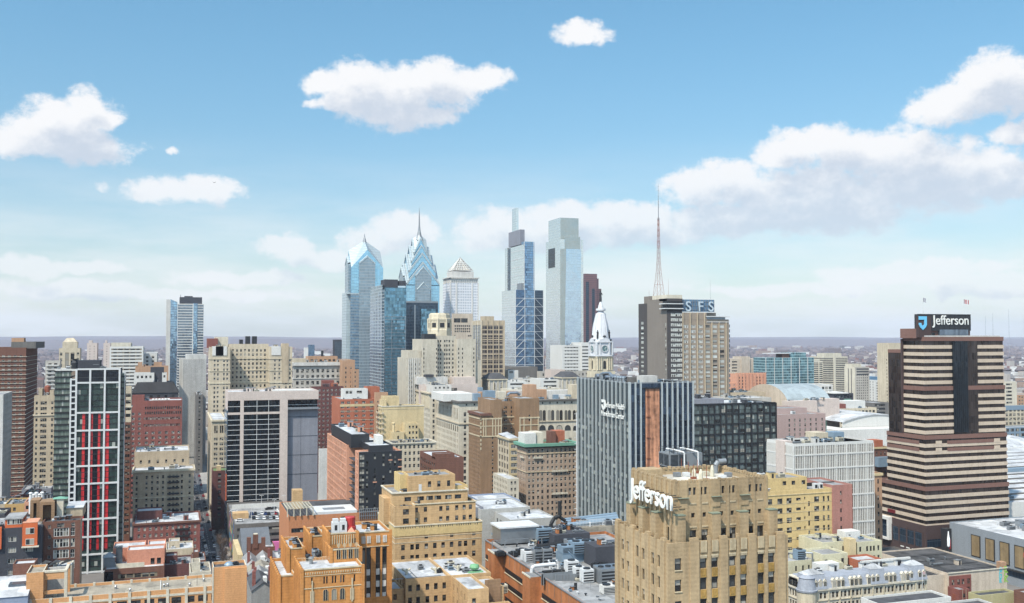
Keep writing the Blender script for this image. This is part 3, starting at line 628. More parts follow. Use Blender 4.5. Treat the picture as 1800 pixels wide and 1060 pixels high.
s.solo('banner_lettering','white_letter',-1.03,-.99,.5,.9,s.z(832),s.z(806));s.clutter(2,s.W*.6,4,24,s.H-.9,10,51);s.solo('skylight','white_wall',s.u(480),s.u(550),6,14,s.H-.8,s.H+.4);s.done()
# ------------------------------------------------------------------ the skyscrapers
curtain('liberty_blue',(140,190,216),3.9,3.0,line=(80,130,170),tz=.07,tx=.05,metal=.85,vary=.18,wob=.012,k=.95)
curtain('liberty_silver',(176,190,194),3.6,2.2,line=(140,150,155),tz=.1,tx=.1,metal=.15,rough=.3,vary=.2,k=.75)
curtain('liberty_grey',(150,174,188),3.9,1.7,line=(150,158,162),tz=.16,tx=.22,metal=.55,rough=.2,vary=.3,k=.7)
curtain('liberty_band',(104,140,166),3.9,2.4,line=(120,134,144),metal=.55,span=(136,150,160),spanh=.42,vary=.5,k=.8)
curtain('glass_teal',(96,142,164),3.3,1.9,line=(70,104,120),tz=.1,tx=.05,metal=.6,vary=.6,wob=.05,k=.85)
curtain('glass_navy',(52,74,94),3.6,1.8,line=(44,60,74),metal=.6,vary=.4,k=.8)
curtain('glass_ice',(186,206,222),3.9,2.4,line=(140,165,180),tz=.08,tx=.03,metal=.85,vary=.1,wob=.008,k=.95)
curtain('glass_silver',(212,216,214),3.9,2.6,line=(165,178,178),tz=.1,tx=.04,metal=.75,rough=.15,vary=.1,wob=.008,k=.95)
curtain('glass_crown',(178,184,180),3.0,1.8,line=(110,130,130),tz=.12,tx=.08,metal=.6,rough=.15,vary=.15,k=.85)
curtain('glass_mid_blue',(122,158,190),3.9,2.2,line=(70,95,130),metal=.85,vary=.4,wob=.03,k=.9)
curtain('mellon_skin',(196,204,216),3.9,2.6,line=(226,226,228),tz=.32,tx=.36,metal=.5,rough=.25,vary=.25,k=.8)
curtain('granite_red',(96,70,82),3.9,2.6,line=(130,92,92),tz=.4,tx=.34,metal=.3,rough=.4,vary=.4,k=.75)
def crown(bg,br,cx,cy,a,z0,z1,z2,a2=None):
 """four steep gables round one peak: glazed gable faces in bg, roof slopes in br"""
 cs=[(cx-a,cy-a),(cx+a,cy-a),(cx+a,cy+a),(cx-a,cy+a)]
 for k in range(4):
  p,q=cs[k],cs[(k+1)%4];ap=((p[0]+q[0])/2,(p[1]+q[1])/2)
  bg.poly([(*p,z0),(*q,z0),(*ap,z1)]);br.poly([(*p,z0),(*ap,z1),(cx,cy,z2)]);br.poly([(*q,z0),(cx,cy,z2),(*ap,z1)])
def gable_bay(s,c0,c1,v,pr,z0,ze,za,m,face='E',th=1.0):
 """a bay standing proud of a face with a pointed top and a silver coping"""
 b=MB();r=MB();mid=(c0+c1)/2
 P=(lambda a,d,z:(a,v+d,z))if face=='E' else(lambda a,d,z:(v+d,a,z))
 b.poly([P(c0,-pr,z0),P(c1,-pr,z0),P(c1,-pr,ze),P(mid,-pr,za),P(c0,-pr,ze)])
 for a,zt in((c0,ze),(c1,ze)):b.poly([P(a,-pr,z0),P(a,.2,z0),P(a,.2,zt),P(a,-pr,zt)])
 for a0,zz0,a1,zz1 in((c0,ze,mid,za),(mid,za,c1,ze)):
  lo=[(a0,zz0),(a1,zz1)];hi=[(a0,zz0+th*1.9),(a1,zz1+th*1.9)]
  r.poly([P(lo[0][0],-pr-.4,lo[0][1]),P(lo[1][0],-pr-.4,lo[1][1]),P(hi[1][0],-pr-.4,hi[1][1]),P(hi[0][0],-pr-.4,hi[0][1])])
  r.poly([P(hi[0][0],-pr-.4,hi[0][1]),P(hi[1][0],-pr-.4,hi[1][1]),P(hi[1][0],.4,hi[1][1]+1),P(hi[0][0],.4,hi[0][1]+1)])
  r.poly([P(lo[0][0],-pr-.4,lo[0][1]),P(lo[1][0],-pr-.4,lo[1][1]),P(lo[1][0],.4,lo[1][1]),P(lo[0][0],.4,lo[0][1])])
 bay=s.part('gable_bay',m,b);s.part('bay_coping','liberty_silver',r,bay)
 # shorter pointed tower on the left
s=Site('glass_skyscraper','blue glass skyscraper with a pyramid of gables and stub finial, left of the spired one','skyscraper',1290,608,617.5,673.6,470,wall='grey_stone')
W=s.W;D=W;cx=cy=W/2;zs=s.H;z1=s.z(438);z2=s.z(422,v=W/2)
s.solo('shaft','liberty_blue',0,W,0,D,s.z(520),zs)
s.solo('lower_shaft','liberty_band',-.8,W+.8,-.8,D+1,0,s.z(520));s.solo('side_wing','liberty_silver',-5.5,-.82,4,D-4,0,s.z(514));s.solo('terrace','liberty_silver',-5.5,W*.3,-2.2,6,s.z(517),s.z(515));s.solo('corner_wing','liberty_band',-1,W*.26,-2.2,3,0,s.z(517)-.02)
bg,br=MB(),MB();crown(bg,br,cx,cy,W/2,zs,z1,z2);s.part('gable','liberty_blue',bg);s.part('crown_roof','liberty_silver',br)
gable_bay(s,W*.24,W*.74,0,2.6,0,s.z(464),s.z(451.5),'liberty_grey');gable_bay(s,D*.2,D*.8,0,2.6,s.z(520),s.z(464),s.z(451.5),'liberty_grey','S')
for zz in(s.z(488),s.z(511),s.z(535),s.z(580)):s.box('belt','liberty_grey',W*.23,W*.75,-2.75,-2.5,zz-.6,zz+.6)
b=MB();b.lathe(cx,cy,[(3,z2-4),(1.6,z2+2),(.8,z2+4.5),(.25,z2+9)],8);s.part('finial','grey_metal',b);s.done()
# taller one with the spire
s=Site('spired_skyscraper','tallest blue glass skyscraper with stacked chevron gables and a needle spire','skyscraper',1320,704,714.5,772.6,500,wall='grey_stone')
W=s.W;cx=cy=W/2
s.solo('shaft','liberty_blue',0,W,0,W,0,s.H)
for a,yb,ya,yc in((.5,500,462,456),(.405,478,446,440),(.31,461,432,427),(.215,446,419,411)):
 h=W*a;bg,br=MB(),MB();zb=s.z(yb,v=cy-h)
 bg.box(cx-h,cx+h,cy-h,cy+h,s.H-.5 if a<.5 else s.H-1,zb);crown(bg,br,cx,cy,h,zb,s.z(ya,v=cy-h),s.z(yc,v=cy));gb=s.part('gable','liberty_blue',bg);s.part('crown_roof','liberty_silver',br,gb)
 for side in(-1,1):
  cb=MB();zc=s.z(ya,v=cy-h)
  for f in('E','S'):
   P=(lambda t,d,z:(cx+t,cy-h-d,z))if f=='E' else(lambda t,d,z:(cx-h-d,cy+t,z))
   q=[P(side*h,.7,zb-1),P(0,.7,zc-1),P(0,.7,zc+2.2),P(side*h,.7,zb+2.2)];q2=[P(side*h,-1.2,zb+2.6),P(0,-1.2,zc+2.6)]
   cb.poly(q);cb.poly([q[3],q[2],q2[1],q2[0]]);cb.poly([q[0],q[1],P(0,-.2,zc-1),P(side*h,-.2,zb-1)])
  s.part('coping','liberty_silver',cb,gb)
gable_bay(s,W*.26,W*.74,0,2.4,0,s.z(487),s.z(470),'liberty_grey');gable_bay(s,W*.2,W*.8,0,2.4,0,s.z(487),s.z(470),'liberty_grey','S');gable_bay(s,W*.3,W*.7,-2.45,.8,0,s.z(510),s.z(497),'liberty_grey',th=.5)
b=MB();z0=s.z(418,v=cy);b.lathe(cx,cy,[(6,z0-3),(3.2,z0+4),(1.8,s.z(404,v=cy)),(1.1,s.z(395,v=cy)),(.75,s.z(378,v=cy)),(.15,s.z(364,v=cy))],8);s.part('spire','grey_metal',b);s.done()
# blue glass residential tower in front
s=Site('glass_tower','teal glass hotel tower with stepped left shoulder before the two pointed skyscrapers','tower',1000,654,676,714,491,wall='pale_concrete')
curtain('glass_stripe',(108,130,146),3.3,2.2,line=(170,180,186),tz=.2,tx=.05,metal=.6,vary=.7,k=.75);W=s.W
s.solo('curtain_wall','glass_teal',0,W,0,s.D,0,s.z(505));s.solo('upper_curtain_wall','glass_ice',0,W-.5,0.4,s.D-12,s.z(556),s.z(502));s.solo('side_wall','glass_stripe',-.3,-.01,0,s.D,0,s.z(527));s.solo('side_wall','glass_stripe',-.3,-.01,0,s.D-20,s.z(527),s.z(508))
for x0,x1,y0,y1,m in((0,.62,0,20,'charcoal'),(.66,1,1,22,'charcoal')):s.solo('crown_screen',m,W*x0,W*x1,y0,y1,s.z(505)-.2,s.z(491 if x0<.5 else 493))
for k,(px,yy)in enumerate(((672,500),(668,512),(663,520),(659,545))):v0=s.v(px);s.solo('shoulder','glass_stripe',-1.4-.2*k,-.31,max(2,v0-6),s.D+.2*k,0,s.z(yy))
for p in(676,689,713):s.box('mullion','steel',s.u(p)-.25,s.u(p)+.25,-.35,.02,0,s.z(556))
s.box('belt','steel',0,W,-.3,.02,s.z(613)-.5,s.z(613)+.5)
for k in range(30):s.box('floor_edge','steel',0,W,-.2,.03,s.z(556)-3.3*k-.2,s.z(556)-3.3*k+.2)
s.done()
s=Site('glass_office','dark navy glass office box below the spired skyscraper','office building',1130,713,714,770,529,wall='charcoal',depth=50)
s.solo('curtain_wall','glass_navy',0,s.W,0,s.D,0,s.H-2);s.ring('coping','grey_metal',0,s.W,0,s.D,s.H-2,s.H,.2);s.solo('front_bay','glass_teal',s.u(738),s.u(763.5),-6,-.02,0,s.z(543));s.solo('corner_bay','glass_navy',s.u(722),s.u(737),-4,-.02,0,s.z(538));s.box('mullion','steel',s.u(727),s.u(729),-4.2,-4.0,0,s.z(536));s.done()
# pyramid-topped pale tower
s=Site('pyramid_tower','pale grey office tower capped by an open lattice pyramid','skyscraper',1360,774,792,841,487,wall='white_wall')
W=s.W;D=min(s.D,W);s.solo('shaft','mellon_skin',0,W,0,D,0,s.H-8)
s.solo('shaft_cap','white_wall',1.2,W-1.2,1.2,D-1.2,s.H-9,s.H-.5)
for k in range(13):s.box('cap_pier','white_wall',1+(W-2)*k/12-.5,1+(W-2)*k/12+.5,-.1,1.3,s.H-8,s.H-1);s.box('cap_pier','white_wall',-.1,1.3,1.5+(D-3)*k/12-.5,1.5+(D-3)*k/12+.5,s.H-8,s.H-1)
s.ring('cornice','white_wall',0,W,0,D,s.H-1,s.H,1.6);s.solo('upper_block','pale_concrete',W*.1,W*.86,D*.1,D*.86,s.H-.6,s.z(477,v=8))
for a in(.0,.22,.78,.99):s.box('corner_rib','white_wall',W*a-.8,W*a+.8,-.6,.02,0,s.H-8)
b=MB();z0,z1=s.z(475,v=8),s.z(452,v=W/2);h=W*.36;c=W*.48;n=7
for(ax,ay,bx,by)in((-h,-h,h,-h),(h,-h,h,h),(h,h,-h,h),(-h,h,-h,-h)):
 for k in range(n+1):
  t=k/n;P=Vector((c+ax+(bx-ax)*t,c+ay+(by-ay)*t,z0));A=Vector((c,c,z1))
  b.tube(P,P.lerp(A,1.0 if k in(0,n)else 2*min(t,1-t)*.5+.5),.45,n=4)
 for q in range(n):
  t=q/n;b.tube(Vector((c+ax,c+ay,z0)).lerp(Vector((c,c,z1)),t),Vector((c+bx,c+by,z0)).lerp(Vector((c,c,z1)),t),.45,n=4)
s.part('lattice_pyramid','white_wall',b);b=MB();b.prism([(c-h*.8,c-h*.8),(c+h*.8,c-h*.8),(c+h*.8,c+h*.8),(c-h*.8,c+h*.8)],z0-.2,z1-6,top=[(c-1,c-1),(c+1,c-1),(c+1,c+1),(c-1,c+1)]);s.part('inner_roof','grey_stone',b);s.done()
# braced glass tower with blade
s=Site('braced_skyscraper','stepped glass skyscraper with white diagonal bracing and a silver blade on its dark core','skyscraper',1480,882,906,955,509.5,wall='white_wall')
W=s.W;s.solo('lower_shaft','glass_mid_blue',.5,W,0,s.D,0,s.H);s.solo('side_skin','glass_silver',0,.48,.2,s.D,0,s.H+.2)
u1,u2=s.u(922.5),s.u(939.5);zt=s.z(424,v=3)
s.solo('upper_shaft','glass_mid_blue',u1,u2+1.2,3,16,s.H-.2,zt);s.solo('upper_side','glass_silver',u1-.4,u1-.02,3.2,s.v(898,470,u1),s.H,s.z(429,v=3));s.solo('rear_shaft','glass_silver',u1-1.5,u1+20,s.v(894,470,u1)+2,s.v(889,470,u1),s.H,s.z(428,v=3));s.solo('recess','glass_navy',u1-.3,u1+20,s.v(898,470,u1),s.v(894,470,u1)+2,s.H,s.z(430,v=3))
for py in(438,452.5,467,482,497):s.box('side_belt','white_metal',u1-.7,u1-.42,3,s.v(899,470,u1),s.z(py)-.35,s.z(py)+.35)
s.solo('terrace_box','grey_metal',u1-4,u1-.5,6,26,s.H+.3,s.z(497));v0=s.v(914,415,u1)
s.solo('core','grey_wall',u1,u1+8,v0,s.v(894,415,u1),zt-3,s.z(403,v=v0));s.solo('blade','glass_silver',u1+2,u1+6,s.v(907.5,380,u1+2),s.v(900,380,u1+2),s.z(404,v=v0),s.z(362,v=v0+4))
for p in(906.3,922.5,939.5,954.8):s.box('mast_frame','white_metal',s.u(p)-.34,s.u(p)+.34,-.7,.02,0,s.H)
for p in(922.7,939.5):s.box('mast_frame','white_metal',s.u(p)-.4,s.u(p)+.4,2.5,3.02,s.H,zt)
ys=(524.2,539,554,568.7,582.8,597.6,612.5,627,641.4);br=MB()
for i,y in enumerate(ys):
 s.box('mast_frame','white_metal',s.u(906.3),s.u(954.8),-.6,.03,s.z(y)-.3,s.z(y)+.3)
 if i:br.tube((s.u(907),-.5,s.z(y)),(s.u(922),-.5,s.z(ys[i-1])),.28,n=4);br.tube((s.u(954),-.5,s.z(y)),(s.u(940),-.5,s.z(ys[i-1])),.28,n=4)
 s.box('side_belt','white_metal',-.15,.02,0,s.D,s.z(y)-.25,s.z(y)+.25)
s.part('diagonal_bracing','white_metal',br);s.solo('east_bay','glass_navy',s.u(940.2),s.u(954.3),-.25,.01,0,s.H-.5);s.done()
# pale glass tower with dark notch
s=Site('obelisk_skyscraper','pale silver glass skyscraper with recessed crown and a dark slot window','skyscraper',1330,959.5,984.5,1024.6,420,wall='white_wall')
W=s.W;b=MB();
s.solo('side_wall','glass_silver',0,W*.2,0,s.D,0,s.H);s.solo('glass_front','glass_ice',W*.2+.02,W,-.4,s.D,0,s.z(437));s.solo('crown_base','glass_crown',W*.2+.02,W-4,.6,s.D-6,s.z(437),s.z(415))
b.v+=[(0.3,-.6,0),(W*.13,-.6,0),(W*.26,-.6,s.z(437)),(.3,-.6,s.z(437)),(.3,.01,0),(W*.13,.01,0),(W*.26,.01,s.z(437)),(.3,.01,s.z(437))]
for f in((0,1,2,3),(1,5,6,2),(0,3,7,4),(3,2,6,7)):b.f.append(f);b.mi.append(0)
s.part('slot_glazing','glass_crown',b);s.solo('crown','glass_crown',W*.06,W*.86,4,s.D-6,s.H-2,s.z(382.5,v=4));s.solo('crown_skin','glass_silver',W*.06-.3,W*.06-.02,4,s.D-6,s.H-2,s.z(382.5,v=4)+.1)
s.solo('slot_window','glass_panel',-.25,-.02,s.v(975.5,450),s.v(964,450),s.z(470,v=20),s.z(436,v=20));s.solo('corner_pier','glass_silver',W-3.2,W+.2,-.55,.5,0,s.H);s.done()
s=Site('granite_tower','dark red granite skyscraper with stepped top behind the clock tower','skyscraper',1680,1026,1027,1049.5,481,wall='dark_brick',depth=45)
W=s.W;s.solo('shaft','granite_red',0,W,0,40,0,s.H);s.solo('shoulder','granite_red',W+.02,s.u(1053),2,38,0,s.z(489));s.solo('shoulder','granite_red',s.u(1053)+.02,s.u(1058.5),4,36,0,s.z(507));s.solo('dark_shaft','glass_navy',W*.12,W*.35,-.5,.5,0,s.z(495));s.solo('dark_shaft','glass_navy',W*.6,W*.8,-.5,.5,0,s.z(507));s.done()
# --- white terraced office
s=Site('white_office','white office block with dark ribbon windows just left of the clock tower','office building',1120,986,988,1037,607,wall='white_wall',depth=40)
s.block(0,s.u(1021),z1=s.H,E=win(cols=[.5],w=s.u(1019)-3,h=1.5,fh=4,mt=2,style='six',frame='frame_white',pane='pane_dark'));s.block(s.u(1021),s.W,-2,30,z1=s.z(602),E=win(cols=[.42],w=8,h=1.5,fh=4,mt=4.5,style='six',pane='pane_dark'));s.clutter(2,s.W-4,2,20,s.H-.7,4,61);s.done()
# --- brown gridded slab, tan block
curtain('brown_grid',(80,74,74),3.9,3.2,line=(178,160,138),tz=.13,tx=.1,metal=.2,vary=.3,k=.7)
s=Site('gridded_office','brown office slab in a pale square grid right of the stone bell tower','office building',950,831,846,885.5,563,wall='beige')
s.block(m='beige');s.solo('curtain_wall','brown_grid',.5,s.W-.4,-.25,1,0,s.z(571));s.solo('curtain_wall','glass_grey',-.25,.48,1.2,s.D-1,0,s.z(571));gw=s.W
for k in range(5):s.box('pier','beige',gw*k/4-(.9 if k==4 else 0),gw*k/4+.9,-.8,.02,0,s.H)
for k in range(6):s.box('side_pier','cream_light',-.7,.02,s.D*k/5-.4,s.D*k/5+.4,0,s.H)
z=s.z(571)
while z>30:s.box('spandrel','beige',.9,gw-.9,-.5,.02,z-.55,z+.55);z-=4.9
s.block(s.u(852.5),s.u(871),5,16,s.H-.8,s.z(555.5),m='beige');s.done()
s=Site('office_building','tan office block with wide dark top windows behind the stone bell tower','office building',1120,794,796,831,551,wall='tan_light',depth=40)
s.block(E=[win(cols=[.22,.58],w=8,h=5,rows=[s.z(567)],style='three',pane='pane_dark'),win(rows=[s.z(574.5),s.z(579.5),s.z(584)],cols=[.13+.1*k for k in range(8)],w=1.7,h=2,pane='pane_dark'),win(fh=4,rows=[s.z(592),s.z(599)],cols=[.1,.8,.9],w=2,h=2)]);s.done(40)
# --- stone deco tower with belfry
s=Site('bell_tower_building','tall grey stone deco building stepping up to an octagonal belfry','tower',880,713,714,845,596,wall='stone',depth=40,roof='roof_tan')
WE=win(fh=4.0,bw=3.8,w=1.4,h=2.1,mt=8,frame='frame_tan',pane='pane_dark');a,b_,c,d,e=s.u(741),s.u(766),s.u(801),s.u(834),s.W
s.block(0,a,-1,36,z1=s.z(629),E=dict(WE,bw=3,mt=5));s.block(2,a-.5,0,30,s.z(629)-.7,s.z(616));s.block(a,b_,-6,36,z1=s.z(596),E=dict(WE,cols=[.06,.94],w=.9));s.block(b_,c,0,36,z1=s.z(590),E=dict(WE,bw=4.4,mt=4,cols=[.12,.24,.45,.56,.68,.86]));s.block(c,d,-4,36,z1=s.z(596),E=dict(WE,cols=[.1,.3,.9],w=1))
s.block(d,e,-2,36,z1=s.z(634));s.solo('screen','dark_metal',s.u(744),s.u(764),-4,8,s.z(596)-.2,s.z(587));s.solo('roof_house','charcoal',s.u(743),s.u(757),-12,-6.1,s.z(662),s.z(658))
for k in range(8):s.box('pier','pale_concrete',2+k*1.7,2.7+k*1.7,-1.5,-.9,30,s.z(629))
cx=(s.u(759)+s.u(798))/2;r=(s.u(798)-s.u(759))/2;cy=r+2;zb,zt=s.z(591),s.z(549.5)
b=MB();b.lathe(cx,cy,[(r+.5,zb-3),(r+.5,zb+6),(r,zb+6.5),(r,zt-7)],8,ph=R(22.5));s.part('belfry','limestone',b);b=MB();b.lathe(cx,cy,[(r+.4,zt-7),(r+.6,zt-5),(r-.4,zt-4.6),(r-.7,zt-1.2),(r-1.4,zt-.9),(r-1.6,zt)],8,ph=R(22.5));s.part('belfry_cap','limestone',b)
for k in range(8):
 t=R(45*k);b=MB();q=r*math.cos(R(22.5));w=r*.2;ca,sa=math.cos(t),math.sin(t);pt=lambda o,l,z:(cx+ca*o-sa*l,cy+sa*o+ca*l,z)
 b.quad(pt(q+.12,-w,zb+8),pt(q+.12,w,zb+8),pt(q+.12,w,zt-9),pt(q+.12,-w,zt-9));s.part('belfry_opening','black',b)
 b=MB();t2=R(45*k+22.5);b.tube((cx+math.cos(t2)*(r+.1),cy+math.sin(t2)*(r+.1),zb+5),(cx+math.cos(t2)*(r+.1),cy+math.sin(t2)*(r+.1),zt-5),.9,n=6);s.part('buttress','limestone',b)
s.done()
# --- city hall clock tower
s=Site('clock_tower','ornate white and cream clock tower with a dark bronze statue on its dome','clock tower',900,1035,1048,1078,626,wall='limestone')
w=18.0;cx=cy=w/2;Zc=lambda y:atY(1060,y,s.Y+9)[1]
masonry('iron_white',(226,228,232),stain=.2);masonry('clock_green',(84,124,128),stain=.1)
s.block(-1.6,w+1.6,-1.6,w+1.6,0,Zc(652),par=0);s.block(0,w,0,w,Zc(652),Zc(626),par=0)
for f in(0,1,2,3):
 b=MB();
 for t in(.08,.2,.32,.68,.8,.92):
  x=w*t;p=((x,-.5),(-.5,x),(x,w+.5),(w+.5,x))[f];b.lathe(p[0],p[1],[(.75,Zc(650)),(.6,Zc(648)),(.55,Zc(630)),(.95,Zc(628.5))],8)
 s.part('column_row','limestone',b);b=MB();P=(lambda l,d,z:(cx+l,-d,z),lambda l,d,z:(-d,cy+l,z),lambda l,d,z:(cx+l,w+d,z),lambda l,d,z:(w+d,cy+l,z))[f]
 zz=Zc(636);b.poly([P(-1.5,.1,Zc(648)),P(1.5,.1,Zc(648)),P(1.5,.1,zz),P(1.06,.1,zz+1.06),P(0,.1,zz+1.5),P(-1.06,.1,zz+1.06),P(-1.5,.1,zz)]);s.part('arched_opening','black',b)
 b=MB();zc=Zc(612.5);rr=3.3;pts=[(math.cos(R(a))*rr,math.sin(R(a))*rr)for a in range(0,360,20)];b.poly([P(x,.62,zc+z)for x,z in pts]);cf=s.part('clock_face','clock_green',b)
 b=MB()
 for a in range(0,360,20):
  x0,z0,x1,z1=math.cos(R(a))*rr,math.sin(R(a))*rr,math.cos(R(a+20))*rr,math.sin(R(a+20))*rr;b.tube(P(x0,.6,zc+z0),P(x1,.6,zc+z1),.3,n=5)
 for a in range(0,360,30):b.tube(P(math.cos(R(a))*rr*.72,.68,zc+math.sin(R(a))*rr*.72),P(math.cos(R(a))*rr*.9,.68,zc+math.sin(R(a))*rr*.9),.12,n=4)
 s.part('clock_rim','iron_white',b,cf);b=MB();b.tube(P(0,.7,zc),P(1.5,.7,zc+1.2),.17,n=4);b.tube(P(0,.7,zc),P(.9,.7,zc-2.5),.13,n=4);s.part('clock_hand','white_letter',b,cf)
 b=MB();zp=Zc(601);b.poly([P(-w*.36,.8,zp),P(w*.36,.8,zp),P(w*.26,.8,zp+2.6),P(0,.8,zp+4.2),P(-w*.26,.8,zp+2.6)]);b.poly([P(w*.36,.8,zp),P(w*.36,-2,zp),P(w*.26,-2,zp+2.6),P(w*.26,.8,zp+2.6)]);b.poly([P(-w*.26,.8,zp+2.6),P(0,.8,zp+4.2),P(0,-3,zp+4.2),P(-w*.26,-2,zp+2.6)]);b.poly([P(w*.26,.8,zp+2.6),P(0,.8,zp+4.2),P(0,-3,zp+4.2),P(w*.26,-2,zp+2.6)]);s.part('pediment','iron_white',b)
 b=MB();sg=P(-w*.3,.0,0);
 for l in(-w*.46,-w*.27,w*.27,w*.46):x,y,_=P(l,.2,0);b.box(x-.55,x+.55,y-.55,y+.55,Zc(624),Zc(601))
 s.part('pilaster_row','iron_white',b)
b=MB();ch=2.6;oc=lambda e:[(ch-e,-e),(w-ch+e,-e),(w+e,ch-e),(w+e,w-ch+e),(w-ch+e,w+e),(ch-e,w+e),(-e,w-ch+e),(-e,ch-e)]
b.prism(oc(0),Zc(626)-.1,Zc(600));b.prism(oc(1.2),Zc(626),Zc(624));b.prism(oc(1.0),Zc(602),Zc(600));s.part('clock_stage','iron_white',b)
prof=[(w*.52,Zc(600.2)),(w*.5,Zc(596)),(w*.49,Zc(592)),(w*.46,Zc(585)),(w*.42,Zc(576)),(w*.355,Zc(566)),(w*.29,Zc(558)),(w*.235,Zc(551)),(w*.17,Zc(549)),(w*.16,Zc(547)),(w*.27,Zc(546)),(w*.27,Zc(542.5)),(w*.15,Zc(542)),(w*.13,Zc(538)),(w*.08,Zc(533)),(w*.05,Zc(530))]
b=MB();b.lathe(cx,cy,prof,16,ph=R(11.25));s.part('dome','iron_white',b)
for k in range(8):
 t=R(45*k+22.5);b=MB();P0=[(w*q,z)for q,z in((.47,Zc(592)),(.43,Zc(576)),(.3,Zc(558)),(.24,Zc(551)))];b.path([(cx+math.cos(t)*r,cy+math.sin(t)*r,z)for r,z in P0],.45,5);s.part('dome_rib','iron_white',b)
 t=R(45*k);r=w*.5;x,y=cx+math.cos(t)*r,cy+math.sin(t)*r;z=Zc(594);b=MB()
 if k%2:b.lathe(x,y,[(.9,z-.5),(1.0,z+2.5),(.8,z+4.5),(1.1,z+5.6),(.45,z+6.6),(.5,z+7.6),(.1,z+8)],8);s.part('bronze_figure','black',b)
 else:b.lathe(x,y,[(.9,z-.5),(.7,z+1.5),(.4,z+2.6),(.05,z+3)],7);b.tube((x-1.6*math.sin(t),y+1.6*math.cos(t),z+2),(x,y,z+1.2),.5,.5,5);b.tube((x+1.6*math.sin(t),y-1.6*math.cos(t),z+2),(x,y,z+1.2),.5,.5,5);s.part('bronze_eagle','black',b)
b=MB();z=Zc(530)-.3;k=(Zc(510)-z)/11.0
b.lathe(cx,cy,[(1.3,z),(1.35,z+2.2*k),(1.15,z+4.5*k),(1.0,z+6*k),(1.25,z+7.6*k),(1.15,z+8.5*k),(.4,z+9.0*k),(.55,z+9.7*k),(.85,z+10.1*k),(.45,z+10.3*k),(.4,z+11*k)],10,sx=.85)
b.tube((cx+.9,cy-.2,z+8.2*k),(cx+1.5,cy-.9,z+6.6*k),.35,.3);b.tube((cx+1.5,cy-.9,z+6.6*k),(cx+1.3,cy-1.9,z+6.2*k),.28,.22);b.tube((cx-.9,cy,z+8.2*k),(cx-1.3,cy-.5,z+5.4*k),.35,.25);s.part('statue','black',b);s.done()
# --- slab tower with the sign and mast
plain('pale_letter',(196,214,226),.5);masonry('slab_brown',(140,130,120),stain=.2);masonry('slab_dark',(84,80,80),stain=.15);masonry('wing_taupe',(166,150,132),stain=.2)
s=Site('slab_tower','taupe slab tower with rooftop letters and a tall red lattice mast','tower',660,1121,1172,1199,525,wall='slab_brown',roof='roof_white')
D=s.D;us=[s.u(p,550,0)for p in(1199,1281)];wt=s.z(549.5,1230)
RIB=dict(style='six',frame='frame_white',pane='pane_pale',rec=.12)
s.face('S',0,s.v(1137.5),0,0,s.H,'slab_brown',win(cols=[.06],w=1.5,h=2.4,fh=3.75,mt=18,**RIB));s.face('S',s.v(1137.5),D,0.6,0,s.z(535,v=s.D),'slab_dark',win(cols=[.6],w=4.5,h=2.2,fh=3.75,mt=14,**RIB));s.block(.3,s.W,.3,s.v(1137.5),z1=s.H-.02,m='slab_brown',par=.5);s.block(.9,s.W,s.v(1137.5),D,z1=s.z(535,v=D),m='slab_dark',par=.5)
s.face('E',0,s.W,-.02,0,s.z(545),'slab_dark',win(cols=[.62],w=s.W*.72,h=2.3,fh=3.75,mt=2.2,**RIB));s.solo('balcony_level','black',-.3,s.W+.2,-.6,6,s.z(545),s.z(529));s.solo('top_floor','slab_dark',0,s.W+.1,-.3,12,s.z(529),s.z(524.5))
for y in(542.5,534):s.box('balcony_edge','white_metal',-2.2,s.W+.3,-1.6,8,s.z(y)-.25,s.z(y)+.4)
s.solo('penthouse','cream_light',-12*0+.2,s.W,-.1,s.v(1146),s.H-.4,s.z(518));s.solo('stair_tower','slab_brown',1,6,s.v(1141),s.v(1130),s.z(535),s.z(522,v=D*.8));
# the wing
wing=MB();s.solo('wing_wall','wing_taupe',us[0],us[1],0,28,0,wt-5);s.face('E',us[0],us[1],-.15,0,s.z(566,v=0),'wing_taupe',win(cols=[(k+.5)/6.5-.012 for k in range(7)],w=(us[1]-us[0])/6.5-1.5,h=2.1,fh=3.75,mt=2.2,**RIB));L=us[1]-us[0]
for k in range(7):x=us[0]+L*(k+.04)/6.5+.2;s.box('wing_pier','beige',x-.28,x+.28,-.9,-.1,0,wt if k<4 else s.z(566,v=0))
s.block(us[0],us[0]+L*.52,-.1,26,wt-5.2,wt,m='wing_taupe',E=win(cols=[.22,.53],w=4.2,h=3.4,mt=2.2,fh=20,style='three',frame='frame_white'));s.solo('restaurant','glass_grey',us[0]+L*.53,us[0]+L*.93,.5,24,s.z(566,v=0),s.z(557,v=0));s.solo('canopy','white_metal',us[0]+L*.5,us[0]+L*1.01,-1.5,25,s.z(556.5,v=0),s.z(555,v=0));s.solo('canopy_edge','white_metal',us[0]+L*.52,us[1]+.3,-.6,26,s.z(566,v=0),s.z(565,v=0));s.solo('lift_house','wing_taupe',us[0]+L*.55,us[0]+L*.84,8,22,s.z(556,v=8),s.z(549,v=8))
for k in range(22):
 z=s.z(575,v=0)-3.75*k
 if z>8:s.solo('corner_window','glass_grey',us[1]+.02,us[1]+.9,0,20,z-.2,z+2.2)
x0,x1=s.W-2,s.u(1253.8,540,3);sg=s.solo('sign_panel','sign_blue' if plain('sign_blue',(92,134,168),.6)else '',x0,x1,2,4.5,s.z(547.5,v=3),s.z(526,v=3));fr=MB()
for k in range(14):x=x0+(x1-x0)*k/13;fr.box(x-.15,x+.15,1.65,2,s.z(547.5,v=3),s.z(526,v=3))
for k in range(3):z=s.z(544-k*7,v=3);fr.box(x0,x1,1.7,1.95,z-.12,z+.12)
s.part('sign_frame','grey_metal',fr,sg)
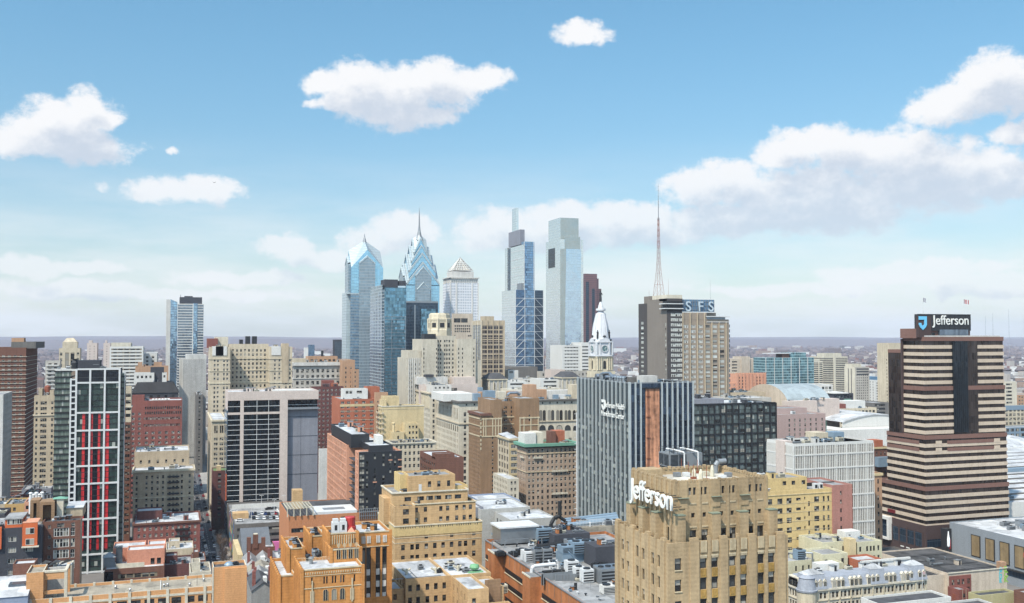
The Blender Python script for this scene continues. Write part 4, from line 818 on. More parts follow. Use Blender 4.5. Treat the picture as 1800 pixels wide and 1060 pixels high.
for ch,px in(('S',1205),('F',1226.5),('S',1245)):s.text(ch,'pale_letter',10.6,(s.u(px,540,1),.9,s.z(546.5,v=1)),name='sign_letter',depth=.6,sx=.98)
b=MB();vm=s.v(1156,520,4);zA=s.z(521,v=vm);mx=5.0;Zm=lambda y:s.z(y,1158,vm);lv=[(521,3.6),(500,2.6),(480,1.7),(460,1.15),(440,.95),(420,.8),(400,.62),(383,.5)]
for(ya,ra),(yb,rb)in zip(lv,lv[1:]):
 for q in range(4):
  c0,s0=math.cos(R(45+90*q)),math.sin(R(45+90*q));c1,s1=math.cos(R(135+90*q)),math.sin(R(135+90*q))
  A=(mx+c0*ra*1.2,vm+s0*ra*1.3,Zm(ya));B=(mx+c0*rb*1.3,vm+s0*rb*1.3,Zm(yb));A2=(mx+c1*ra*1.3,vm+s1*ra*1.3,Zm(ya));B2=(mx+c1*rb*1.3,vm+s1*rb*1.3,Zm(yb))
  b.tube(A,B,.12,n=4);b.tube(A,B2,.045,n=3);b.tube(A2,B,.045,n=3);b.tube(B,B2,.06,n=3)
s.part('lattice_mast','rust',b);b=MB();b.lathe(mx,vm,[(.35,Zm(384)),(.3,Zm(360)),(.12,Zm(340)),(.06,Zm(323))],6);b.lathe(mx,vm,[(.9,Zm(386)),(.9,Zm(384.5))],8)
for y in(365,355,345,335,328):b.box(mx-.5,mx+.5,vm-.06,vm+.06,Zm(y)-.12,Zm(y)+.12)
s.part('mast_pole','grey_metal',b)
for px,y0,y1 in((1141,524,510),(1175,518,490)):b=MB();vv=s.v(px,520,4)if px<1172 else 3;b.tube((s.u(px,520,vv),vv,s.z(y0,px,vv)-1),(s.u(px,520,vv),vv,s.z(y1,px,vv)),.1,.05,4);s.part('whip_aerial','rust',b)
b=MB();b.tube((s.u(1248.7,530,3),3,s.z(526,v=3)),(s.u(1248.7,530,3),3,s.z(490,v=3)),.09,.05,4);s.part('whip_aerial','grey_metal',b);s.done()
# ------------------------------------------------------------------ middle distance
def arch_window(s,face,a,c,z0,w,h,pane='pane_dark',frame='frame_tan',name='arched_window'):
 P={'E':lambda l,d,z:(a+l,c+d,z),'S':lambda l,d,z:(c+d,a-l,z)}[face]
 b=MB();r=w/2;arc=[(-r*math.cos(math.pi*k/6),z0+h-r+r*math.sin(math.pi*k/6))for k in range(7)]
 out=[(-r,z0)]+arc+[(r,z0)]
 b.poly([P(l,-.02,z)for l,z in out],1);q=1.14
 o2=[(-r*q,z0)]+[(l*q,z0+h-r+(z-z0-h+r)*q)for l,z in arc]+[(r*q,z0)]
 for k in range(len(out)-1):b.quad(P(out[k][0],-.16,out[k][1]),P(out[k+1][0],-.16,out[k+1][1]),P(o2[k+1][0],-.16,o2[k+1][1]),P(o2[k][0],-.16,o2[k][1]));b.quad(P(out[k][0],-.16,out[k][1]),P(out[k+1][0],-.16,out[k+1][1]),P(out[k+1][0],.02,out[k+1][1]),P(out[k][0],.02,out[k][1]))
 b.box(*sorted((P(-.04,0,0)[0],P(.04,-.08,0)[0])),*sorted((P(-.04,0,0)[1],P(.04,-.08,0)[1])),z0,z0+h)
 return s.part(name,[frame,pane],b)
s=Site('department_store','huge limestone store with a colonnade of tall windows and arched windows behind the copper-edged building','department store',760,757,807,1030,705,wall='cream_light',roof='roof_grey')
H_=s.H;s.block(S=[win(rows=[H_-15],bw=4.2,w=1.9,h=9,ms=3,style='tall',frame='frame_tan'),win(rows=[H_-3.6],bw=4.2,w=1.1,h=1.3,ms=3),win(fh=4.6,bw=4.2,w=1.7,h=2.8,ms=3,mt=26,style='pair',frame='frame_tan')],E=[win(rows=[H_-3.8],bw=6.6,w=1.3,h=1.5,ms=3,pane='pane_dark'),win(fh=5,cols=[.045],w=2,h=3.2,mt=9),win(fh=5,cols=[.2+.067*k for k in range(12)],w=2.6,h=3,mt=32)],par=1.2)
s.ring('cornice','concrete_dark',0,s.W,0,s.D,H_-1.2,H_-.1,1.6);s.ring('string_course','cream',0,s.W,0,s.D,H_-18.4,H_-17.4,.7)
for p in(953.5,968.3,983.2,997.8,1012.3):
 uu=s.u(p);z=s.z(740,p)
 for q in(-1.5,1.5):arch_window(s,'E',uu+q,0,z,2.3,s.z(721,p)-z,'pane')
 arch_window(s,'E',uu,0,s.z(757,p),4.6,s.z(749,p)-s.z(757,p)+.6,'pane','frame_dark')
for k in range(14):arch_window(s,'S',3.5+(s.D-7)*k/13,0,H_-24.5,2.2,4.6)
def roofs(s,items):
 for nm,m,pa,pb,v,dv,ya,yb in items:
  z0,z1=s.z(yb,(pa+pb)/2,v),s.z(ya,(pa+pb)/2,v);s.solo(nm,m,s.u(pa,ya,v),s.u(pb,ya,v),v,v+dv,min(z0,H_-1.3),z1)
roofs(s,[('roof_house','tan_brick',925,943,8,10,676,702),('roof_house','tan_brick',943.2,961,8,10,685,702),('roof_house','pale_concrete',961.5,1008,16,10,686,703),('cooling_tower','blue_grey_metal',853,870.5,6,8,687,703),('roof_house','tan_brick',845,856,14,8,689,703),('roof_house','cream_light',876,890,12,7,688,703),('roof_house','tan_brick',891,910,16,7,688,703),('roof_house','pale_concrete',910.5,924,18,7,686,703),('water_cooler','blue_grey_metal',843,849,24,6,681,700),('cooling_tower','blue_grey_metal',834,845,4,6,692,704),('roof_house','white_wall',780,833,18,40,692,704),('air_handler','blue_grey_metal',974,982,4,4,694,703),('air_handler','white_metal',984,994,5,4,694,703),('air_handler','blue_grey_metal',995,1004,4,4,694,703),('roof_house','cream',1006,1018,4,10,676,702)])
b=MB();x,z=s.u(894),H_-1;b.path([(x,3,z),(x,3,z+5),(x+2,3.2,z+6.5),(x+8,3.4,z+6.6),(x+11,3.5,z+5)],1.1,8);s.part('roof_duct','steel',b);s.clutter(16,s.W-4,2,14,H_-1.2,14,71,1.2);s.done()
s=Site('bank_building','cream office with colonnaded side left of the big limestone store','office building',830,727,756,800,690,wall='cream_light',roof='roof_tan')
s.block(S=win(fh=4.6,bw=4,w=1.7,h=2.8,mt=14),E=win(fh=4.6,bw=4,w=1.7,h=2.8,mt=5));s.ring('cornice','cream',0,s.W,0,s.D,s.H-1.4,s.H-.2,1.4)
for k in range(12):s.box('pilaster','limestone',-.7,.05,3+(s.D-6)*k/11-.6,3+(s.D-6)*k/11+.6,s.H-14,s.H-2)
s.block(4,s.W-1,8,s.D-4,s.H-.8,s.z(677,v=8),m='pale_concrete',E=win(bw=3.4,w=1.6,h=1.6,mt=1.6,fh=9));s.clutter(5,s.W-4,10,40,s.z(677,v=8)-.7,12,73,1.2);s.done(60)
s=Site('low_office','low pale concrete block on the roofs below the stone bell tower','building',860,736,738,840,676,wall='pink_wall',depth=30);s.block(E=win(cols=[.25+.02*k for k in range(20)],w=1,h=4,mt=3,rows=[s.H-7.5]));s.solo('roof_house','pale_concrete',s.u(738),s.u(792),10,26,s.H-.5,s.z(663,v=10));s.solo('roof_house','pink_wall',s.u(800),s.u(838),4,26,s.H-.5,s.z(664,v=4));s.done(40)
# --- city hall wings
def pavilion(nm,label,px,yt,Y,dep=22):
 s=Site(nm,label,'pavilion',Y,px[0],px[1],px[2],yt,wall='grey_stone',depth=dep);s.D=dep;W=s.W
 s.block(par=0,E=[win(cols=[.3,.5,.7],w=1.6,h=6,mt=4,fh=9,style='tall')],S=win(cols=[.3,.6],w=1.6,h=6,mt=4,fh=9,style='tall'));s.ring('cornice','limestone',0,W,0,dep,s.H-1.2,s.H-.2,1.0)
 for k in range(5):s.box('pilaster','limestone',W*k/4-.5,W*k/4+.5,-.5,.02,s.H-16,s.H-1.5)
 b=MB();b.prism([(-1,-1),(W+1,-1),(W+1,dep+1),(-1,dep+1)],s.H-.2,s.H+5,top=[(W*.25,dep*.3),(W*.75,dep*.3),(W*.75,dep*.7),(W*.25,dep*.7)]);s.part('slate_roof','roof_dark',b);s.done()
pavilion('corner_pavilion','stone pavilion with dark slate hip roof below the gridded brown slab',(852,860,890.5),666,880);pavilion('corner_pavilion','stone pavilion with dark slate hip roof left of the fluted glass hospital',(983,989,1018),663,880)
def simple(nm,label,cat,Y,px,yt,m,roof='roof_grey',dep=30,W_=None,S_=None,cl=0,seed=1,most=40,side='S'):
 s=Site(nm,label,cat,Y,px[0],px[1],px[2],yt,side,depth=dep,wall=m,roof=roof);s.block(E=W_,S=S_ if side=='S' else None,N=S_ if side=='N' else None)
 if cl:s.clutter(1,s.W-2,1,min(s.D-2,25),s.H-.7,cl,seed)
 return s
simple('concrete_block','plain grey concrete block below the braced glass skyscraper','building',1180,(884,900,945),645,'concrete_dark',dep=60).done()
simple('office_building','small white roofed block right of the gridded brown slab','building',960,(884,893,911),651,'white_wall',cl=4,seed=4,W_=win(cols=[.3],w=4,h=2,mt=1,fh=20)).done()
simple('civic_building','long grey stone civic building with pale roof houses below the white office','building',960,(944,950,1036),653,'grey_stone','roof_tan',W_=win(bw=4,fh=5,w=1.6,h=2.6,mt=2),cl=8,seed=5).done(60)
simple('roof_block','pinkish plain roof block in front of the long grey civic building','building',930,(968,969,993),650,'pink_wall',dep=18).done()
for a in(('white office with ribbon glazing between the two slate-roofed pavilions',880,(889,891,926),671,12),('white terraced office with dark window strips right of the ribbon-glazed white office',890,(948,950,984),667,14)):
 s=simple('low_office',a[0],'office building',a[1],a[2],a[3],'white_wall','roof_white',W_=win(cols=[.5],w=13,h=1.6,fh=4,mt=1.6,style='six',pane='pane_dark'),cl=3,seed=a[4]);s.done()
s=simple('low_office','pale green glazed low office between the pavilions, behind the white roofs','office building',920,(918,920,952),666,'pale_concrete',W_=win(bw=3.4,w=2.6,h=2,fh=4,mt=1.2),cl=3,seed=17);s.done()
simple('roof_block','low tan and white roofs behind the limestone store','building',850,(890,892,985),684,'cream_light','roof_white',cl=8,seed=7,dep=20).done()
# --- brown deco-striped building
s=Site('brown_hotel','brown brick building with cream stone bands and an upper light court','building',690,824,845,948,727,wall='brown_tan' if masonry('brown_tan',(160,126,92),course=.9)else '',roof='roof_grey')
q=s.D;a,b_,c,d=s.u(861.5),s.u(882),s.u(913),s.W;WP=win(fh=3.05,w=1.1,h=1.7,mt=12)
s.block(0,a,0,q,E=dict(WP,cols=[.92]),S=win(fh=3.05,bw=3.1,w=1.2,h=1.8,mt=3));s.block(a,b_,-.02,q,z1=s.z(703),E=dict(WP,cols=[.04,.22]));s.block(b_,c,12,q,z1=s.z(706,v=12),E=dict(WP,cols=[.15,.45,.55,.85],mt=4));s.block(c,d,-.02,q,z1=s.z(702),E=dict(WP,cols=[.5],skip=lambda i,j,n,m:j>1))
for y,h in((736,.7),(749,.5),(767,.7)):
 z=s.z(y);s.ring('stone_band','trim_stone',0,b_,0,q,z-h,z+h*.3,.3);s.box('stone_band','trim_stone',c,d+.3,-.35,.1,z-h,z+h*.3);s.box('stone_band','trim_stone',b_,c,11.6,12.1,z-h,z+h*.3)
for p in(850,854,866,871,876,881,914,921,933,946):s.box('stone_pier','trim_stone',s.u(p)-.35,s.u(p)+.35,-.32,.05,s.z(768),s.z(735))
for k in range(9):s.box('stone_quoin','trim_stone',-.3,.6,-.3,.6,s.z(727)-3*k-2,s.z(727)-3*k-.4)
s.ring('cornice','brown_brick',0,a,0,q,s.H-1.6,s.H+.2,.8);s.clutter(b_,d-4,14,q-2,s.z(706,v=12)-.7,6,81);s.done()
# --- white chicago-window building
s=Site('loft_building','cream-framed loft building with large dark windows left of the copper-edged building','building',640,875,895,912,771,wall='yellow_stone',roof='roof_white')
s.block(S=win(fh=5,bw=5,w=3.6,h=3.4,mt=2.6,style='three',frame='frame_tan'),E=win(fh=4.2,cols=[.55],w=s.W*.75,h=2.6,mt=4,style='six',frame='frame_white',pane='pane_dark'),mS='cream')
b=MB();L=s.D;b.poly([(0,0,s.H),(s.W,0,s.H+.3),(s.W,L,s.H+2.2),(0,L,s.H+1)]);s.part('snow_roof','roof_white',b);s.ring('cornice','trim_stone',0,s.W,0,s.D,s.H-1.2,s.H-.1,.9);s.done(60)
s=Site('annex','low cream annex with a white curved roof at the foot of the loft building','building',585,891,893,912,842,wall='cream_light',roof='roof_white',depth=30);s.block(E=win(bw=2.6,w=1.2,h=2,fh=4),S=win(bw=3));s.done(30)
# --- copper cornice
s=Site('copper_cornice_building','brown stone office building with a green copper cornice','office building',590,909,925,1012.5,783,wall='taupe_stone' if masonry('taupe_stone',(186,160,136))else '',roof='roof_dark')
WC=win(fh=3.65,w=1.35,h=2.15,mt=2.6,frame='frame_white',pane='pane')
s.block(E=dict(WC,cols=[.06,.14,.235,.32,.43,.52,.605,.70,.785,.875,.955]),S=dict(WC,bw=2.9),par=1)
H_=s.H;s.ring('copper_cornice','green_copper',0,s.W,0,s.D,H_-.9,H_+.9,1.9);s.ring('copper_cornice','black',0,s.W,0,s.D,H_-1.7,H_-.9,1.1);s.ring('string_course','trim_stone',0,s.W,0,s.D,H_-5.6,H_-5.2,.35);s.ring('string_course','trim_stone',0,s.W,0,s.D,H_-17,H_-16.6,.35)
for(p,y,w)in((945,806,6),(983,831,10.5),(983,871,10.5),(918,806,0)):
 b=MB();u=s.u(p);z=s.z(y)
 if w:b.box(u-w/2,u+w/2,-1.1,-.01,z-.25,z);b.box(u-w/2,u+w/2,-1.12,-1.02,z,z+1);[b.box(u-w/2+k*w/6-.08,u-w/2+k*w/6+.08,-1.3,-1.12,z-.4,z+1.1)for k in range(7)]
 else:b.box(-1.1,-.01,3,9,z-.25,z);b.box(-1.12,-1.02,3,9,z,z+1)
 s.part('balcony','cream_light',b)
s.solo('roof_house','white_wall',s.u(926),s.u(946),4,16,H_-1,s.z(762,v=4));s.solo('roof_house','cream_light',s.u(946.2),s.u(960),5,18,H_-1,s.z(761,v=5));s.solo('roof_house','brown_brick',s.u(974),s.u(983),6,14,H_-1,s.z(760,v=6));s.solo('roof_house','orange_brick',s.u(983.2),s.u(1001),8,16,H_-1,s.z(759,v=8));s.clutter(24,s.W-3,2,8,H_-1,5,91);s.done()
# --- fluted glass hospital
curtain('hospital_glass',(84,102,106),3.5,1.1,line=(60,72,78),tz=.07,tx=.12,metal=.05,vary=.9,wob=.03,k=.36,blinds=.16,span=(52,62,68),spanh=.42)
curtain('hospital_top',(54,70,78),3.5,1.1,line=(52,64,72),tz=.05,tx=.1,metal=.25,vary=.35,wob=.03,k=.75);curtain('hospital_east',(62,80,102),3.5,2.0,line=(60,74,90),tz=.05,tx=.05,metal=.75,vary=.8,wob=.06,k=.85)
plain('fin_silver',(205,214,216),.35,.3);masonry('rusted_steel',(208,142,102),stain=1.6,fine=.35,k=.62)
s=Site('glass_hospital','tall fluted glass hospital block with a rust-stained strip and white lettering','hospital',480,1017,1107,1217.5,672.5,wall='charcoal',roof='roof_white')
W,D=s.W,s.D;zm=s.z(742);s.solo('curtain_wall','hospital_glass',0,W,0,D,0,zm);s.solo('upper_curtain_wall','hospital_top',0,W,0,D,zm,s.H-.6);s.solo('east_skin','hospital_east',.3,W,-.12,.01,0,s.H-.6);s.block(.05,W-.05,.05,D-.05,s.H-1.2,s.H,m='grey_metal',par=.6)
for k in range(14):v=D*k/13;s.box('fin','fin_silver',-.9,.02,v-.3,v+.3,0,s.H+.3)
for k in range(13):
 u=W*k/12
 if not(s.u(1135)<u<s.u(1157)):s.box('fin','fin_silver',u-.42,u+.42,-.75,-.1,0,s.H+.2)
for y in(710,742,790):s.box('belt','black',0,W,-.16,.01,s.z(y)-.1,s.z(y)+.1)
r0,r1=s.u(1134.3),s.u(1158.2);zt=s.z(684);s.solo('rusted_strip','rusted_steel',r0,r1,-.5,-.08,0,zt);s.solo('strip_hood','black',r0-1.4,r1+.3,-1.1,-.02,zt,zt+.7);b=MB()
for q in(.9,1.8):b.box(r0+q,r0+q+.1,-.75,-.62,0,zt-.4)
for k in range(90):b.box(r0+.9,r0+1.9,-.72,-.65,zt-1-k*.9,zt-.92-k*.9)
for k in range(8):b.box(r0+.2,r0+2.6,-.95,-.5,zt-4-k*11,zt-3.8-k*11)
s.part('ladder','rust',b)
v1=s.v(1061);zT=s.z(716,1064);va=s.v(1067)
s.text('Jefferson Health','white_letter',4.2,(-1.25,va,atX(1068,715,s.X0-1.2)[1]-.3),'S',width=va-s.v(1101.5));s.text('Honickman Center','white_letter',4.2,(-1.25,v1+.5,atX(1062,729,s.X0-1.2)[1]-.6),'S',width=v1-s.v(1101.5))
def shield(s,m_in,face,a,c,z1,w,h,name='shield_emblem',dark='black',th=.3):
 """shield outline with a J-shaped cut"""
 P=(lambda l,d,z:(a+l,c+d,z))if face=='E' else(lambda l,d,z:(c+d,a-l,z));b=MB()
 out=[(0,0),(w,0),(w,-h*.62),(w*.86,-h*.8),(w*.5,-h),(w*.14,-h*.8),(0,-h*.62),(0,-h*.48),(w*.3,-h*.48),(w*.34,-h*.62),(w*.5,-h*.7),(w*.68,-h*.6),(w*.68,-h*.25),(0,-h*.25)]
 f=[P(l,-th,z1+z)for l,z in out];bk=[P(l,0,z1+z)for l,z in out];b.poly(f)
 for k in range(len(out)):j=(k+1)%len(out);b.quad(f[k],f[j],bk[j],bk[k])
 return s.part(name,m_in,b)
shield(s,'white_letter','S',v1+.3,-1.0,atX(1062,702,s.X0)[1],5.2,6.0)
roofs(s,[])
b=MB();z=s.H-.6
for k in range(6):v=14+k*3.4;b.tube((3,v,z),(3,v,z+2.4),.9,n=10);b.lathe(3,v,[(1.3,z+2.4),(1.2,z+3.2),(.3,z+3.6)],10)
s.part('exhaust_stack','steel',b);b=MB();b.path([(2,40,z),(2,40,z+4),(2,30,z+4.6),(2,24,z+2)],.8,8);b.path([(4,46,z),(4,46,z+3.6),(4,36,z+3.8),(6,34,z)],.7,8);s.part('roof_duct','steel',b)
for v in(44,50,56):b=MB();b.tube((5,v,z+1.6),(12,v,z+1.6),1.7,n=12);b.box(6,11,v-1.2,v+1.2,z-.1,z+1);s.part('air_handler','steel',b)
s.solo('lift_house','pale_concrete',s.u(1134),s.u(1160),3,10,s.H-.7,s.z(661,v=3));s.solo('screen_wall','concrete_dark',6,W-18,12,16,s.H-.7,s.H+2.2);s.clutter(3,W-4,4,30,s.H-.6,8,101);s.box('corner_frame','white_metal',-1.5,-.9,D-.5,D+.3,0,s.z(742));
for k in range(24):s.box('corner_frame','white_metal',-2.6,-.9,D+.3,D+.6,s.z(744)-3.5*k-.3,s.z(744)-3.5*k)
s.done()
# --- red-brown, orange and yellow apartment group
s=simple('brick_apartments','dark red-brown brick apartment block with pale window dots behind the grey hotel wall','apartment building',790,(546,548,604),680,'dark_brick','roof_dark',dep=40,W_=win(fh=3.4,bw=3.4,w=1.5,h=1.7,mt=2,style='pair',frame='frame_white'),cl=6,seed=11)
s.solo('roof_house','red_brick',s.u(569),s.u(589),6,14,s.H-.7,s.z(669,v=6));s.solo('roof_house','orange_brick',s.u(584),s.u(596),4,8,s.H-.7,s.z(674,v=4));s.done()
s=Site('brick_apartments','orange-red brick apartment block with cream top floor and paired windows','apartment building',720,597,598,659,702,wall='orange_brick',roof='roof_grey',depth=40)
WP=win(fh=3.2,cols=[.07,.24,.46,.68,.9],w=2.4,h=1.7,mt=1.6,style='pair',frame='frame_white');s.block(E=WP,par=.6);s.box('top_band','yellow_stone',-.1,s.W,-.12,.0,s.H-5.4,s.H-3.6)
for k in range(5):s.box('string_course','cream',0,s.W,-.15,.02,s.H-8.8-3.2*k*2,s.H-8.5-3.2*k*2)
s.block(s.u(607),s.u(650),8,20,s.H-.7,s.z(684,v=8),m='white_wall',E=win(cols=[.15,.3,.6,.7],w=2,h=2,mt=1.4,fh=9));s.block(s.u(650),s.u(672),10,24,s.H-.7,s.z(681,v=10));s.clutter(2,s.W-6,1,7,s.H-.7,7,13);s.done()
simple('stair_tower','tall plain tan brick shaft between the orange and the yellow blocks','stair tower',712,(658,660,682),690,'tan_brick',dep=16,W_=win(cols=[.2],fh=3.2,w=1,h=1.2,mt=6)).done()
s=Site('apartment_building','blank yellow stone apartment block with balconies on its left edge','apartment building',640,665,672,745,714,wall='yellow_stone',roof='roof_tan')
s.block(S=win(fh=3.3,bw=4.4,w=2,h=1.8,mt=2));s.block(s.u(677),s.u(704),4,14,s.H-.7,s.z(697,v=4));s.block(.5,s.u(680),1,12,s.H-.7,s.z(703,v=1));s.ring('coping','cream_light',0,s.W,0,s.D,s.H-.5,s.H+.1,.25);s.ring('string_course','trim_stone',0,s.W,0,s.D,s.H-2.2,s.H-1.9,.15)
for k in range(12):
 b=MB();z=s.H-5-3.3*k
 for v in(2,9):b.box(-1.5,-.01,v,v+4,z-.2,z);b.box(-1.55,-1.45,v,v+4,z,z+1)
 b.box(-.6,1.0,-1.2,-.01,z-.2,z);b.box(-.6,1,-1.25,-1.15,z,z+1);s.part('balcony','cream',b)
s.block(s.u(707),s.u(731),-8,-.01,0,s.z(746,v=-8),E=win(fh=3.6,cols=[.35,.6,.85],w=1.2,h=1.8,mt=1.4,pane='pane_dark'));s.block(s.u(685.5),s.u(705),-10,-.01,0,s.z(760.5,v=-10),E=win(cols=[.45],w=1.1,h=2,mt=2.4,fh=20));b=MB();x=s.u(692,750,-4);b.lathe(x,-4,[(.9,s.z(762)),(.8,s.z(746,v=-4)),(1.3,s.z(745,v=-4)),(1.2,s.z(743,v=-4))],8);s.part('chimney','yellow_stone',b);s.done()
s=Site('office_building','cream office with regular dark windows and a lamp-lined roof terrace below the yellow block','office building',575,679,690,766,779,wall='cream',roof='roof_dark')
s.block(E=win(fh=3.7,bw=2.6,w=1.35,h=2.1,mt=1.5,frame='frame_white',pane='pane_dark'),S=win(fh=3.7,bw=2.6,w=1.2,h=2.1,mt=1.5));s.ring('cornice','cream_light',0,s.W,0,s.D,s.H-.6,s.H+.1,.6);s.clutter(2,s.W-2,1,10,s.H-.7,14,15,.8);s.done()
s=simple('brick_building','plain pink-brown brick block with white roof patch right of the cream office','building',500,(738,766,815),805,'brown_brick','roof_white',W_=None,S_=win(bw=4,w=2.4,h=2,mt=3,style='pair'),cl=4,seed=19);s.block(s.u(766),s.u(800),1,8,s.H-.8,s.z(798));s.done()
# --- salmon and black flats
s=Site('apartment_building','black-faced apartment block with salmon brick side and stepped dark roof','apartment building',445,575,630.5,706,795,wall='salmon',roof='roof_white')
W,D=s.W,s.D;plain('black_panel',(38,40,46),.5);vs=[s.v(p,790)for p in(619,609)]
s.block(0,W,0,9,E=None,S=win(fh=3.2,bw=3,w=2.2,h=2.5,mt=.6,frame='salmon',style='pair',pane='pane_light'),par=.8);s.block(7,W,9,32,par=.8);s.block(0,W,32,D,S=win(fh=3.2,bw=3.2,w=2.3,h=2.5,mt=.6,frame='salmon',style='pair',pane='pane_light'));s.solo('notch_glazing','glass_green',6.7,6.98,9,32,0,s.H-4)
for k in range(24):s.box('balcony_slab','charcoal',1,6.7,9.2,31,s.H-6-3.2*k,s.H-5.75-3.2*k)
s.solo('front_coping','black_panel',0,W+.1,-.6,-.01,s.H-.29,s.H+.1);s.face('E',0,W,-.55,0,s.H-.3,'black_panel',[win(cols=[.07],w=2.4,h=2.4,fh=3.2,mt=.7,style='pair',pane='pane_light'),win(cols=[.19,.37,.57,.73,.84,.955],w=1.05,h=2.4,fh=3.2,mt=.7,pane='pane',skip=lambda i,j,n,m:(i*7+j*3)%5==0)])
rr=random.Random(3)
for k in range(14):a=rr.choice([.19,.37,.57,.73,.955])*W;z=s.H-4.2-3.2*rr.randint(0,10);s.box('copper_panel','salmon',a-.9,a+.9,-.62,-.5,z,z+.5)
s.block(.3*W,W*.86,6,30,s.H-.8,s.z(784,v=6),m='black_panel');s.block(.05*W,W*.5,26,D-8,s.H-.8,s.H+5.5,m='black_panel');s.solo('roof_house','white_wall',W*.62,W*.75,18,28,s.H-.5,s.H+5.2);s.clutter(2,W*.8,36,D-6,s.H+5,5,23);s.done();
simple('blank_wall_building','plain pale grey party wall between the hotel and the salmon apartment block','building',600,(560,562,578),790,'pale_concrete',dep=30).done()
# ------------------------------------------------------------------ right-hand middle distance
curtain('dark_loft',(104,118,118),3.0,1.3,line=(46,54,56),tz=.1,tx=.08,metal=.35,vary=.9,wob=.05,k=.75,blinds=.06)
s=Site('dark_apartments','dark gridded glass apartment block right of the fluted hospital','apartment building',525,1214,1217,1364,711,wall='charcoal',roof='roof_white',depth=40)
W=s.W;s.solo('curtain_wall','dark_loft',0,W,0,s.D,0,s.H-.8);s.block(.2,W-.2,.2,s.D,s.H-1.2,s.H,m='frame_dark',par=.6)
us=[s.u(p)for p in(1217.5,1234,1245,1255.5,1266,1276,1287,1298,1309,1320,1331,1342,1353,1363.6)]
for i,u in enumerate(us):s.box('steel_grid','dark_metal',u-.42,u+.42,-.55,.02,0,s.H)
z=s.H;k=0
while z>5:s.box('steel_grid','dark_metal',us[0]+.43,us[-1]-.43,-.5,.02,z-.5,z+.3);z-=6.0
rr=random.Random(5)
for i in range(13):
 for j in range(13):
  if rr.random()<.5:
   a=us[i]+.55+rr.random()*.8;b_=us[i+1]-.55;z=s.H-6*j-5.2+(3 if rr.random()<.5 else 0);b=MB();b.box(a,b_,-.12,-.03,z,z+1.9,1);b.box((a+b_)/2-.06,(a+b_)/2+.06,-.2,-.12,z,z+1.9,0);b.box(a,b_,-.19,-.12,z+.9,z+1.0,0)
   if z>4:s.part('window',['frame_dark','pane'],b)
s.solo('roof_house','grey_wall',s.u(1217),s.u(1285),8,24,s.H-.7,s.z(702,v=8));s.clutter(2,W*.45,9,22,s.z(702,v=8),9,111);s.clutter(W*.5,W-4,3,24,s.H-.7,9,112);s.done()
# --- white gridded block
s=Site('white_gridded_block','white apartment block with tall narrow window slots and one blank pink pier','apartment building',390,1348,1395,1535.5,780,wall='white_wall',roof='roof_white')
W,D=s.W,s.D;curtain('slot_glass',(54,58,64),3.2,.9,line=(120,120,118),tz=.08,tx=.02,metal=.0,vary=.4,wob=.02,k=.4,blinds=.0);s.solo('glazing','slot_glass',.3,W-.3,.3,D-.3,0,s.H-.8);s.block(0,W,0,D,s.H-1.3,s.H,par=.8)
va,vb=s.v(1380),s.v(1365);s.solo('blank_pier','pink_wall',-.4,4,va,vb,0,s.H+.5);n=46
for k in range(n+1):
 u=W*k/n;w=.62 if k%6==0 else .3;s.box('fin','white_wall',u-w/2,u+w/2,-.1-(.12 if k%10==0 else 0),.32,0,s.H-1.3)
for k in range(34):
 v=D*k/33
 if not va-.3<v<vb+.3:s.box('fin','white_wall',-.1,.32,v-.16,v+.16,0,s.H-1.3)
z=s.H-5.4;j=0
while z>2:
 s.box('floor_band','white_wall',0,W,-.16,.31,z-.3,z+.35);s.box('floor_band','white_wall',-.16,.31,0,va,z-.3,z+.35);s.box('floor_band','white_wall',-.16,.31,vb,D,z-.3,z+.35);z-=6.4 if j%2 else 6.4;j+=1
s.clutter(2,W-6,2,16,s.H-.8,18,121);s.solo('cooling_tower','blue_grey_metal',W*.66,W*.8,10,16,s.H-.8,s.H+3.4);s.solo('roof_house','cream',W*.5,W*.66,14,22,s.H-.8,s.H+3);s.done()
# --- yellow brick
masonry('bright_yellow',(222,190,124),stain=.3,k=.62);masonry('old_pink',(184,126,112),stain=.3)
s=Site('yellow_apartments','bright yellow brick apartment building with one pink painted end wall','apartment building',330,1318,1322,1462,866,wall='bright_yellow',roof='roof_grey',depth=22)
W=s.W;fl=lambda p:s.u(p)/W;WP=win(fh=3.75,w=2.3,h=2.1,mt=2.9,style='pair',frame='frame_dark')
s.block(E=[dict(WP,cols=[fl(1353),fl(1371),fl(1387)]),dict(WP,cols=[fl(1403.5)],w=2.1,h=1.1,mt=3),dict(WP,cols=[fl(1414.5)],w=.6,h=1,mt=2.8),dict(WP,cols=[fl(1422)],w=.85,h=1.9,mt=4.6),dict(WP,cols=[fl(1435.5)]),dict(WP,cols=[fl(1448),fl(1456)],w=.95)],par=.6)
s.block(s.u(1328),s.u(1428),3.5,16,s.H-.7,s.z(843,v=3.5),E=win(cols=[.6,.76,.94],w=1.7,h=1.6,mt=1.3,fh=20,style='pair'));s.block(W+.01,s.u(1497),-.5,20,0,s.z(861,v=-.5),m='old_pink',E=win(fh=3.4,cols=[.42],w=.8,h=1.6,mt=2.4));s.box('string_course','yellow_stone',0,W,-.2,.02,s.H-1.7,s.H-1.4)
for k in range(8):s.box('string_course','trim_stone',0,W,-.1,.02,s.H-5.1-3.4*k,s.H-5.0-3.4*k)
for q in range(2):
 b=MB();u=s.u(1432+q*9,852,4);b.box(u-.8,u+.8,3,4.6,s.H-.7,s.H+1.6);b.lathe(u,2.9,[(.05,s.H)],4)if 0 else None;b.box(u-.55,u+.55,2.93,3.0,s.H-.2,s.H+1.1,1);s.part('fan_unit',['white_metal','dark_metal'],b)
